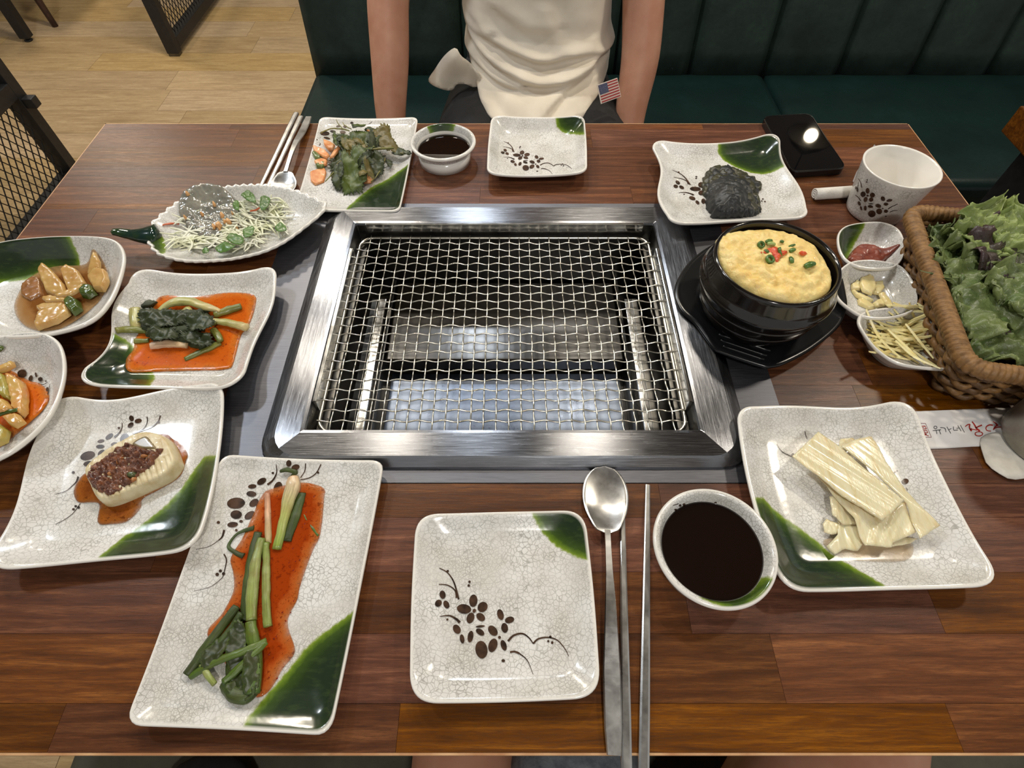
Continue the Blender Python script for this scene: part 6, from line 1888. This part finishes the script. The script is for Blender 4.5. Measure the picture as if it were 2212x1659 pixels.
strokes('red_lettering', [([(1035, 512), (1075, 480), (1120, 470), (1112, 510), (1128, 560), (1155, 588)], (14, 30)), ([(1120, 560), (1160, 545)], 20), ([(1160, 420), (1205, 480), (1240, 540), (1300, 590)], (22, 34)), ([(1220, 540), (1270, 510), (1338, 484)], (20, 26)), ([(1150, 560), (1190, 560), (1250, 575)], 16), (ring_(1282, 640, 68, 38), 17),
    ([(1532, 486), (1480, 480), (1430, 500), (1408, 540), (1430, 580), (1500, 592)], (26, 14)), ([(1535, 418), (1580, 450), (1622, 495)], (12, 34)), ([(1600, 490), (1560, 530), (1545, 570)], 22), ([(1550, 545), (1620, 520), (1680, 520)], 18)], INK_RED)
strokes('stamp_frame', [([(140, 452), (232, 451)], 7), ([(232, 451), (325, 452)], 7), ([(325, 452), (378, 575)], 7), ([(378, 575), (432, 700)], 7), ([(432, 700), (340, 701)], 7), ([(340, 701), (235, 700)], 7)], INK_GREY)
strokes('stamp_characters', [([(220, 505), (322, 500)], 14), ([(222, 505), (245, 555)], 12), ([(318, 502), (342, 552)], 12), ([(240, 553), (342, 552)], 12), ([(262, 525), (300, 525)], 9), ([(255, 585), (352, 580)], 12), ([(258, 585), (275, 620)], 10), ([(350, 582), (368, 620)], 10), ([(275, 620), (368, 618)], 10), ([(300, 585), (320, 620)], 8), ([(285, 645), (340, 640), (310, 668)], 16), ([(330, 640), (352, 668), (385, 675)], 12), ([(172, 492), (188, 520)], 14), ([(185, 540), (215, 600)], 26), ([(215, 600), (240, 640)], 24), ([(228, 665), (272, 668)], 14)], INK_RED)
nk = flat_poly('paper_napkin', [(2117, 958), (2122, 945), (2150, 935), (2240, 930), (2330, 960), (2330, 1040), (2250, 1030), (2212, 1034), (2184, 1036), (2160, 1025), (2133, 1005), (2124, 985)], NAPKIN, .0020, .0014, smoothp=True, sp=.006)
tag(nk, 'crumpled white paper napkin under the steel tumbler', 'napkin')
bc_ = at(2246, 952, .004)
tb = MB().lathe([(0, .0004), (.0325, .0004), (.0345, .003), (.0350, .010), (.0372, .078), (.0372, .0805), (.0362, .0805), (.0340, .012), (.030, .006), (0, .005)], (bc_.x, bc_.y, T + .0042), 64).build('steel_tumbler', STEEL_CUP)
tag(tb, 'plain brushed steel tumbler at the right edge standing on a napkin', 'cup')

# ------------------------------------------------------------------ wicker basket
b0, b1 = at(1962, 456, .060), at(2088, 796, .060)
ey = (b0 - b1); DL = Vector((ey.x, ey.y, 0)).length; ey = Vector((ey.x, ey.y, 0)).normalized()
ex = Vector((ey.y, -ey.x, 0))
BW = .180
bo = Vector((b1.x, b1.y, T))
def bpt(u, v, z, k=0.0):
    """u across (0..1), v deep (0..1), inset k"""
    return bo + ex * (k + (BW - 2 * k) * u) + ey * (k + (DL - 2 * k) * v) + Vector((0, 0, z))
basket = empty('wicker_basket', tuple(bpt(.5, .5, 0)))
tag(basket, 'rectangular brown wicker basket of lettuce at the right', 'basket')
def basket_path(inset, z, n_side, rad=.02):
    L = []
    w, d = BW - 2 * inset, DL - 2 * inset
    loop = resample(np.array(rring(0, w, 0, d, rad, 6)), n_side)
    return [bo + ex * (inset + p[0]) + ey * (inset + p[1]) + Vector((0, 0, z)) for p in loop]
# wrapped rim
N = 900
path = basket_path(.0, .060, N, .018)
per = sum((path[i] - path[i - 1]).length for i in range(N))
wraps = round(per / .0052)
vs_, fs_ = [], []
sg = 12
for i in range(N):
    t = (path[(i + 1) % N] - path[i - 1]).normalized()
    sd = t.cross(Vector((0, 0, 1)))
    for k in range(sg):
        a = 2 * math.pi * k / sg
        r_ = 0.0074 * (1 + .17 * abs(math.sin(math.pi * (wraps * i / N + .35 * math.cos(a)))))
        vs_.append(path[i] + sd * (r_ * 1.05 * math.cos(a)) + Vector((0, 0, r_ * math.sin(a))))
for i in range(N):
    for k in range(sg):
        fs_.append((i * sg + k, i * sg + (k + 1) % sg, ((i + 1) % N) * sg + (k + 1) % sg, ((i + 1) % N) * sg + k))
wmesh('wrapped_rim', vs_, fs_, WICKER, basket)
NS = 52
rows_n = 8
for j in range(rows_n):
    z = .006 + .0064 * j
    ins = .014 - .010 * (z / .06)
    n = NS * 6
    P = basket_path(ins, z, n, .016)
    vs_, fs_ = [], []
    sg = 6
    for i in range(n):
        t = (P[(i + 1) % n] - P[i - 1]).normalized()
        sd = t.cross(Vector((0, 0, 1)))
        w = .0026 * math.sin(math.pi * NS * i / n + math.pi * j)
        for k in range(sg):
            a = 2 * math.pi * k / sg
            vs_.append(P[i] + sd * (w + .0026 * math.cos(a)) + Vector((0, 0, .0036 * math.sin(a) + .0010 * math.sin(i * .7 + j))))
    for i in range(n):
        for k in range(sg):
            fs_.append((i * sg + k, i * sg + (k + 1) % sg, ((i + 1) % n) * sg + (k + 1) % sg, ((i + 1) % n) * sg + k))
    wmesh('weaver', vs_, fs_, WICKER if j % 2 else WICKER_DARK, basket)
lo_p, hi_p = basket_path(.014, .002, NS, .016), basket_path(.004, .058, NS, .016)
for a, b in zip(lo_p, hi_p):
    MB().tube([a, b], .0019, seg=5, res=1, cap=False).build('stake', WICKER_DARK, basket)
bb = [tuple(p)[:2] for p in basket_path(.016, 0, 60, .014)]
pad('base', bb, lambda x, y: T + .0003, .004, WICKER_DARK, basket, edge=.001, sp=.02, smooth_poly=False)

# lettuce
def lettuce_mat(name, edge_c, mid_c, rib_c):
    s = NT(name)
    vec = s.coord((1, 1, 1), True)
    f = s.noise(vec, 55, 5, .65, .6)
    c = s.ramp(s.attr('tint'), [(0.0, lin(edge_c)), (0.35, lin(mid_c)), (0.8, lin(tuple(min(255, int(x * 1.18)) for x in mid_c))), (1.0, lin(rib_c))])
    c = s.mix(s.rng(f, .45, .7, 0, .6), c, lin(tuple(int(x * .62) for x in mid_c)))
    s.set(col=c, rough=.40, coat=.10, crough=.2)
    s.bump(f, .8, .003)
    tr = s.n('ShaderNodeBsdfTranslucent')
    s.l(c, tr.inputs['Color'])
    mx = s.n('ShaderNodeMixShader', i_0=.22)
    out = s.t.nodes['Material Output']
    s.l(s.b.outputs[0], mx.inputs[1]); s.l(tr.outputs[0], mx.inputs[2]); s.l(mx.outputs[0], out.inputs[0])
    return s.m
LET_G = lettuce_mat('lettuce_green', (126, 140, 84), (96, 116, 64), (206, 212, 160))
LET_D = lettuce_mat('lettuce_dark', (52, 62, 40), (66, 86, 46), (156, 170, 110))
LET_P = lettuce_mat('lettuce_purple', (70, 48, 50), (78, 80, 58), (160, 166, 116))
LET_S = lettuce_mat('lettuce_stem', (150, 168, 96), (156, 172, 100), (226, 228, 184))
rl = random.Random(17)
def lettuce(bpx, tpx, hb, ht, W, mat, label, ruff=.010, sag=.012, seed=0):
    A_, B_ = at(*bpx, hb), at(*tpx, ht)
    d = B_ - A_; L = d.length; dh = d.normalized()
    s_ = Vector((dh.y, -dh.x, 0)).normalized(); nn = s_.cross(dh).normalized()
    if nn.z < 0: nn = -nn
    nu, nv = 44, 33
    vs_, fs_, tn = [], [], []
    for i in range(nu):
        u = i / (nu - 1)
        wf = (.16 + .84 * smooth01(u / .45)) * (math.sqrt(max(0, 1 - ((u - .55) / .46) ** 2)) if u > .55 else 1)
        wf = max(wf, .03)
        for k in range(nv):
            v = 2 * k / (nv - 1) - 1
            e_ = abs(v)
            ph_ = seed * 2.3 + (1.7 if v > 0 else 0)
            rf = ruff * (e_ ** 2.2 + .6 * max(0, u - .75) / .25) * smooth01(u / .35)
            z = rf * (math.sin(u * 26 + ph_) * .7 + math.sin(u * 51 + ph_ * 2 + v * 3) * .4) + noise.noise(Vector((u * 5 + seed, v * 4, seed))) * .008 + .010 * v * v * (1 - u) * 1.0
            z += -sag * u * u + noise.fractal(Vector((u * 14, v * 11, seed)), 1, 2, 3) * .0028
            w = W * wf * (1 + .10 * math.sin(u * 33 + ph_) * e_)
            p = A_ + d * (u + .03 * e_ * math.sin(v * 17 + seed) * smooth01((u - .5) / .5)) + s_ * (w * v) + nn * z
            # stay inside the basket walls, above its base
            q = p - bo; a_, b_ = q.dot(ex), q.dot(ey)
            if p.z < T + .008: p.z = T + .008 + .0
            if p.z < T + .066:
                lo = .014
                a2 = min(max(a_, lo), BW - lo); b2 = min(max(b_, lo), DL - lo)
                p = p + ex * (a2 - a_) + ey * (b2 - b_)
            vs_.append(p)
            tn.append(max(0, 1 - (e_ / (.10 + .12 * (1 - u))) ) * .45 + (1 - e_) * .40 * (1 - .5 * u) + .35 * (1 - smooth01(u / .3)))
    for i in range(nu - 1):
        for k in range(nv - 1):
            a = i * nv + k
            fs_.append((a, a + 1, a + nv + 1, a + nv))
    o = wmesh('lettuce_leaf', vs_, fs_, mat, attrs={'tint': np.clip(tn, 0, 1)})
    o.modifiers.new('thickness', 'SOLIDIFY').thickness = .0006
    return tag(o, label, 'lettuce', 'lettuce leaves in the wicker basket')
lettuce((2230, 760), (2100, 700), .014, .030, .042, LET_D, 'dark lettuce leaf deep at the front of the basket', seed=1)
lettuce((2215, 800), (2150, 730), .016, .036, .034, LET_D, 'dull green lettuce leaf at the front corner of the basket', seed=2)
lettuce((2060, 560), (2190, 690), .030, .040, .050, LET_D, 'dark lettuce leaf under the ruffled ones', seed=3)
lettuce((2330, 620), (2190, 760), .045, .042, .046, LET_D, 'dark lettuce leaf at the right of the basket', seed=4)
lettuce((2300, 560), (2120, 690), .055, .055, .055, LET_P, 'purple-tinged lettuce leaf at the right side', seed=9)
lettuce((2006, 498), (2130, 590), .055, .062, .036, LET_G, 'green lettuce leaf with its stem at the left back of the basket', seed=5)
lettuce((2170, 560), (2040, 690), .066, .064, .046, LET_G, 'large ruffled lettuce leaf spilling over the left rim', seed=6, ruff=.009)
lettuce((2220, 640), (2110, 745), .062, .056, .044, LET_G, 'ruffled lettuce leaf at the front of the heap', seed=7)
lettuce((2062, 490), (2090, 600), .062, .070, .030, LET_G, 'lettuce leaf with a pale short stem at the back', seed=8)
lettuce((2245, 470), (2205, 600), .080, .080, .050, LET_P, 'purple-edged lettuce leaf at the top right of the heap', seed=10)
lettuce((2088, 462), (2180, 560), .074, .078, .040, LET_G, 'bright lettuce leaf with a pale rib at the back', seed=11)
lettuce((2172, 428), (2140, 540), .098, .078, .034, LET_S, 'lettuce leaf with a pale cut stem standing above the rim', seed=12, ruff=.007)
lettuce((2225, 448), (2215, 540), .092, .084, .030, LET_S, 'pale lettuce stem end at the right edge', seed=13, ruff=.006)
lettuce((2290, 590), (2185, 640), .080, .080, .034, LET_G, 'small bright lettuce leaf at the right edge', seed=14)
# ------------------------------------------------------------------ people
def skin_obj(name, verts, edges, radii, mat, parent=None, root=0, sub=2, origin=(0, 0, 0)):
    me = bpy.data.meshes.new(name)
    O = Vector(origin)
    me.from_pydata([tuple(Vector(v) - O) for v in verts], edges, [])
    o = bpy.data.objects.new(name, me)
    COL.objects.link(o)
    me.materials.append(mat)
    if parent is not None:
        o.parent = parent
        o.location = O - wloc(parent)
    else: o.location = O
    o.modifiers.new('skin', 'SKIN')
    if not me.skin_vertices:
        me.attributes.new  # layer is made by the modifier below
    for i, r in enumerate(radii):
        sv = me.skin_vertices[0].data[i]
        sv.radius = (r, r) if not hasattr(r, '__len__') else r
        sv.use_root = (i == root)
    o.modifiers['skin'].use_smooth_shade = True
    s_ = o.modifiers.new('smooth', 'SUBSURF'); s_.levels = sub; s_.render_levels = sub
    return o

def chain(V, E, R, start, pts):
    prev = start
    for p, r in pts:
        V.append(p); R.append(r); i = len(V) - 1
        if prev is not None: E.append((prev, i))
        prev = i
    return prev

def hand(V, E, R, wrist, d, side, down, s=1.0):
    """palm and five fingers growing from a wrist vertex; d: direction, side: towards the thumb"""
    d, side, down = Vector(d).normalized(), Vector(side).normalized(), Vector(down).normalized()
    w = Vector(V[wrist])
    palm = chain(V, E, R, wrist, [(tuple(w + d * .035 * s), (.026 * s, .016 * s)), (tuple(w + d * .075 * s), (.030 * s, .013 * s))])
    pw = Vector(V[palm])
    for k, (off, ln) in enumerate(((.026, .062), (.009, .070), (-.009, .066), (-.025, .052))):
        b = pw + side * off * s + d * .010 * s
        chain(V, E, R, palm, [(tuple(b), .0090 * s), (tuple(b + d * ln * .45 * s + down * .006 * s), .0085 * s), (tuple(b + d * ln * .78 * s + down * .018 * s), .0078 * s), (tuple(b + d * ln * .95 * s + down * .032 * s), .0065 * s)])
    t0 = palm - 1
    b = Vector(V[t0]) + side * .026 * s
    chain(V, E, R, t0, [(tuple(b), .0105 * s), (tuple(b + d * .026 * s + side * .020 * s + down * .006 * s), .0095 * s), (tuple(b + d * .050 * s + side * .026 * s + down * .014 * s), .0078 * s)])

def torso_head(V, E, R):
    pass

# --- person opposite, seated on the bench, arms down at the sides
PX, PY = 0.045, 1.285
guest = empty('person', (PX, PY, .45))
tag(guest, 'person in a cream T-shirt seated across the table with arms down', 'person')
V, E, R = [], [], []
V.append((PX, PY + .05, .545)); R.append((.10, .08))                      # pelvis
chest = chain(V, E, R, 0, [((PX, PY + .03, .66), (.100, .075)), ((PX, PY + .02, .80), (.110, .085)), ((PX, PY + .04, .94), (.135, .095)), ((PX, PY + .06, 1.02), (.10, .075))])
neck = chain(V, E, R, chest, [((PX, PY + .06, 1.09), .052), ((PX, PY + .04, 1.15), .052)])
chain(V, E, R, neck, [((PX, PY + .02, 1.21), (.070, .088)), ((PX, PY + .02, 1.28), (.076, .095)), ((PX, PY + .03, 1.345), (.060, .075))])
for sx, xs, xe, xw in ((-1, -.185 + PX, -.238, -.250), (1, .185 + PX, .252, .243)):
    sh = chain(V, E, R, chest, [((PX + sx * .10, PY + .05, 1.01), .058), ((xs, PY + .03, .985), .052)])
    w = chain(V, E, R, sh, [(((xs + xe) / 2, PY - .02, .88), .048), ((xe, PY - .075, .775), .0435), ((xe + sx * .004, PY - .135, .680), .0405), ((xw, PY - .185, .600), .0335), ((xw, PY - .215, .552), .0275)])
    hand(V, E, R, w, (-.15 * sx, -.75, -.35), (-sx, .1, .2), (0, 0, -1))
for sx in (-1, 1):
    k_ = chain(V, E, R, 0, [((PX + sx * .095, PY - .02, .530), .066), ((PX + sx * .125, PY - .20, .520), .060), ((PX + sx * .14, PY - .36, .515), .060)])
    chain(V, E, R, k_, [((PX + sx * .14, PY - .39, .46), .055), ((PX + sx * .14, PY - .36, .30), .052), ((PX + sx * .14, PY - .34, .10), .036), ((PX + sx * .14, PY - .38, .045), .036), ((PX + sx * .14, PY - .48, .032), .030)])
body = skin_obj('body', V, E, R, SKIN, guest, origin=(PX, PY, .45))

# face and hair
def ball(name, c, r, mat, parent, seg=14):
    bm_ = bmesh.new(); bmesh.ops.create_uvsphere(bm_, u_segments=seg, v_segments=seg - 4, radius=1)
    bm_.verts.index_update()
    mb = MB(); mb.add([(c[0] + v.co.x * r[0], c[1] + v.co.y * r[1], c[2] + v.co.z * r[2]) for v in bm_.verts], [[v.index for v in f.verts] for f in bm_.faces]); bm_.free()
    return mb.build(name, mat, parent)
EYEW = simple('eye_white', (228, 224, 218), .2)
LIPS = simple('lips', (170, 96, 84), .4)
for sx in (-1, 1):
    e_ = ball('eye', (PX + sx * .032, PY - .064, 1.262), (.012, .010, .008), EYEW, guest)
    ball('iris', (PX + sx * .032, PY - .072, 1.262), (.005, .004, .005), HAIR, e_)
    ball('ear', (PX + sx * .078, PY + .03, 1.255), (.010, .018, .028), SKIN, guest)
ball('nose', (PX, PY - .080, 1.232), (.012, .016, .020), SKIN, guest)
ball('mouth', (PX, PY - .070, 1.192), (.022, .008, .006), LIPS, guest)
ball('hair', (PX, PY + .040, 1.305), (.084, .092, .085), HAIR, guest, 24)

# trousers: dark shorts over hips and thighs
mb = MB()
mb.tube([(PX, PY + .06, .47), (PX, PY + .06, .55), (PX, PY + .05, .65)], [.12, .15, .145], seg=28, res=4)
for sx in (-1, 1):
    mb.tube([(PX + sx * .075, PY + .08, .540), (PX + sx * .092, PY - .03, .538), (PX + sx * .124, PY - .20, .526), (PX + sx * .137, PY - .33, .518)], [.085, .094, .088, .080], seg=28, res=5)
mb.build('shorts', BLACK_CLOTH, guest)

# cream shirt: lofted torso, draping forward onto the lap, with folds
secs = [  # centre x, centre y, z, half width, half depth
    (.045, 1.325, 1.075, .085, .070), (.045, 1.320, 1.045, .135, .090), (.045, 1.310, .990, .172, .108), (.045, 1.300, .92, .172, .118), (.047, 1.292, .86, .162, .122), (.048, 1.285, .80, .152, .126),
    (.050, 1.280, .755, .150, .130), (.054, 1.275, .715, .150, .134), (.056, 1.270, .685, .152, .138), (.058, 1.262, .660, .150, .142), (.058, 1.252, .638, .148, .152), (.057, 1.228, .620, .138, .170), (.054, 1.203, .606, .120, .182), (.052, 1.188, .594, .100, .192), (.052, 1.185, .580, .092, .196)]
NA = 150
vs_, fs_ = [], []
S_ = []
Zs_ = zoomed(880, 0, 4.424)
def on_plane(zx, zy, Y=1.150):
    o_, d_ = ray(*Zs_(zx, zy)); p = o_ + d_ * (Y / d_.y)
    return (p.x, p.z)
creases = []
for pts, amp, w in [([(520, 240), (640, 350), (850, 400), (1050, 470), (1300, 530), (1600, 495), (2000, 530)], .010, .008),
                    ([(520, 330), (640, 450), (800, 560), (1050, 650), (1300, 700), (1600, 650), (1850, 560), (2000, 520)], .013, .008),
                    ([(560, 560), (700, 640), (880, 700), (1080, 730)], .009, .007),
                    ([(1200, 900), (1330, 820), (1500, 740), (1750, 650)], .011, .007),
                    ([(560, 600), (690, 800), (770, 980), (830, 1110)], .012, .009),
                    ([(850, 840), (1000, 900), (1200, 940), (1400, 930)], -.009, .010),
                    ([(900, 100), (1050, 200), (1250, 260), (1400, 240)], .005, .012),
                    ([(480, 60), (600, 200), (760, 330)], .006, .010),
                    ([(1420, 80), (1500, 300), (1700, 380)], -.005, .014)]:
    P = catmull([Vector((*on_plane(*p), 0)) for p in pts], 6)
    creases.append((np.array([(p.x, p.y) for p in P]), amp, w))
def fold(x, z):
    f = 0.0
    q = np.array([x, z])
    for P, amp, w in creases:
        A_, B_ = P[:-1], P[1:]
        e_ = B_ - A_
        t = np.clip(((q - A_) * e_).sum(1) / np.maximum((e_ * e_).sum(1), 1e-12), 0, 1)
        D_ = q - (A_ + e_ * t[:, None])
        k = int(np.argmin((D_ ** 2).sum(1)))
        d = math.hypot(*D_[k])
        sgn = 1 if D_[k][1] > 0 else -1            # above or below the ridge
        if d < 4 * w:
            f += amp * math.exp(-(d / (w * (1.5 if sgn > 0 else .7))) ** 2)
            if sgn < 0: f -= amp * .55 * math.exp(-((d - 1.5 * w) / (w * .8)) ** 2)
    return f
zs_ = [s[2] for s in secs]
idx = np.linspace(0, len(secs) - 1, 110)
for t in idx:
    S_.append([np.interp(t, range(len(secs)), [s[q] for s in secs]) for q in range(5)])
for (cx, cy, z, w, d) in S_:
    for k in range(NA):
        a = 2 * math.pi * k / NA
        ca, sa = math.cos(a), math.sin(a)
        ex_ = 2 / 2.5
        x = cx + w * math.copysign(abs(ca) ** ex_, ca)
        y = cy + d * math.copysign(abs(sa) ** ex_, sa)
        # folds: curved tension ridges fanning out from the right waist, stronger lower down
        low = max(0, min(1, (.80 - z) / .13))
        u = (x - cx) / .16
        f = .0035 * low * noise.fractal(Vector((x * 20, z * 36, 4.0)), 1, 2, 3) + .006 * noise.noise(Vector((x * 7, z * 9, 9)))
        if sa < .2 and z < .86: f += fold(x, z) * min(1, (.2 - sa) * 2.5)
        front = max(0, -sa)
        vs_.append((x + .3 * f * ca, y - f * (0.25 + .85 * front), z + f * .25 * front * low))
n_r = len(S_)
for i in range(n_r - 1):
    for k in range(NA):
        fs_.append((i * NA + k, (i + 1) * NA + k, (i + 1) * NA + (k + 1) % NA, i * NA + (k + 1) % NA))
sh_o = wmesh('shirt', vs_, fs_, SHIRT, guest)
sh_o.modifiers.new('thickness', 'SOLIDIFY').thickness = .0018
# sleeves
for sx, xs, xe in ((-1, -.185 + PX, -.238), (1, .185 + PX, .252)):
    MB().tube([(PX + sx * .09, PY + .05, 1.03), (xs, PY + .03, .985), ((xs * .6 + xe * .4), PY - .005, .915), ((xs + xe) / 2, PY - .02, .875)], [.075, .074, .072, .074], seg=20, res=5, cap=False).build('sleeve', SHIRT, sh_o)
# free corner of the hem folded out at the left
cw = lambda px, py, h: at(px, py, h - T)
hemp = closed_smooth([Zs_(*p) for p in [(212, 778), (270, 660), (350, 545), (462, 462), (510, 530), (600, 600), (700, 720), (760, 860), (640, 830), (560, 800), (470, 800), (430, 852), (340, 850)]], 60)
Vh, Fh, _ = fill(hemp, 5.0)
hv = []
for px, py in Vh:
    bul = noise.noise(Vector((px * .022, py * .018, 2))) * .016 + .007 * math.sin((px + py * .7) * .075)
    o_, d_ = ray(px, py); q_ = o_ + d_ * ((1.155 - .0004 * (px - 1000) * 0 + bul) / d_.y)
    hv.append(tuple(q_))
ho = wmesh('hem_corner', hv, [tuple(f) for f in Fh], SHIRT, sh_o)
ho.modifiers.new('thickness', 'SOLIDIFY').thickness = .003
# small woven flag label at the right side seam
F = [cw(1288, 170, .672), cw(1328, 156, .672), cw(1334, 196, .645), cw(1296, 207, .645)]
for p in F: p.y -= .026
F[2] = F[1] + F[3] - F[0]
FN = (F[1] - F[0]).cross(F[3] - F[0]).normalized()
if FN.y > 0: FN = -FN
lab = empty('flag_label', (0, 0, 0)); lab.parent = sh_o
lab.location = F[0] - wloc(sh_o)
FR, FW, FB = simple('flag_red', (166, 60, 62), .8), simple('flag_white', (226, 216, 204), .8), simple('flag_blue', (72, 78, 108), .8, (150, 150, 165), 900, lo=.55, hi=.7)
def fq(u, v, o=0.0): 
    p = (F[0].lerp(F[1], u)).lerp(F[3].lerp(F[2], u), v); return p + FN * (.0022 + o)
def quadm(name, u0, u1, v0, v1, m, o):
    P = [fq(u0, v0, o), fq(u1, v0, o), fq(u1, v1, o), fq(u0, v1, o)]
    Q = [p - FN * .0012 for p in P]
    wmesh(name, P + Q, [(0, 3, 2, 1), (4, 5, 6, 7), (0, 1, 5, 4), (1, 2, 6, 5), (2, 3, 7, 6), (3, 0, 4, 7)], m, sh_o, smooth=False)
bpy.data.objects.remove(lab)
quadm('flag_patch', -.05, 1.03, -.05, 1.05, FW, 0)
for k in range(7): quadm('flag_stripe', 0, 1, (2 * k) / 13, (2 * k + 1) / 13, FR, .0006)
quadm('flag_canton', 0, .45, 0, 7 / 13, FB, .0011)

# --- diner on the camera's side: bare thighs and grey shorts below the table edge
me_p = empty('person', (.06, -.25, .45))
tag(me_p, 'seated person at the near side, only bare thighs and grey shorts in view', 'person')
V, E, R = [], [], []
V.append((.055, -.27, .545)); R.append((.14, .10))
for pts in ([((-.03, -.20, .545), .076), ((-.048, -.02, .535), .058), ((-.052, .12, .52), .052), ((-.05, .16, .46), .050), ((-.05, .13, .28), .050), ((-.05, .11, .09), .036), ((-.05, .16, .045), .034), ((-.05, .24, .03), .028)],
            [((.18, -.16, .55), .090), ((.29, -.03, .55), .088), ((.40, .10, .53), .066), ((.42, .13, .46), .055), ((.42, .10, .28), .050), ((.42, .08, .09), .036), ((.42, .13, .045), .034), ((.42, .21, .03), .028)]):
    chain(V, E, R, 0, pts)
skin_obj('body', V, E, R, SKIN, me_p, origin=(.06, -.25, .45))
V, E, R = [], [], []
V.append((.055, -.28, .56)); R.append((.155, .115))
chain(V, E, R, 0, [((.055, -.30, .66), (.15, .105))])
chain(V, E, R, 0, [((.060, -.12, .545), .088), ((.062, .0, .530), .076), ((.062, .04, .525), .06)])
skin_obj('shorts', V, E, R, DENIM, me_p, origin=(.06, -.25, .45))
# dark pouch on the near bench
pb = at(470, 1657, -.29)
o = ball('pouch', (pb.x, pb.y - .035, .4500 + .022), (.055, .05, .024), BLACK_CLOTH, None, 18)
tag(o, 'small black pouch lying on the near bench seat', 'pouch')
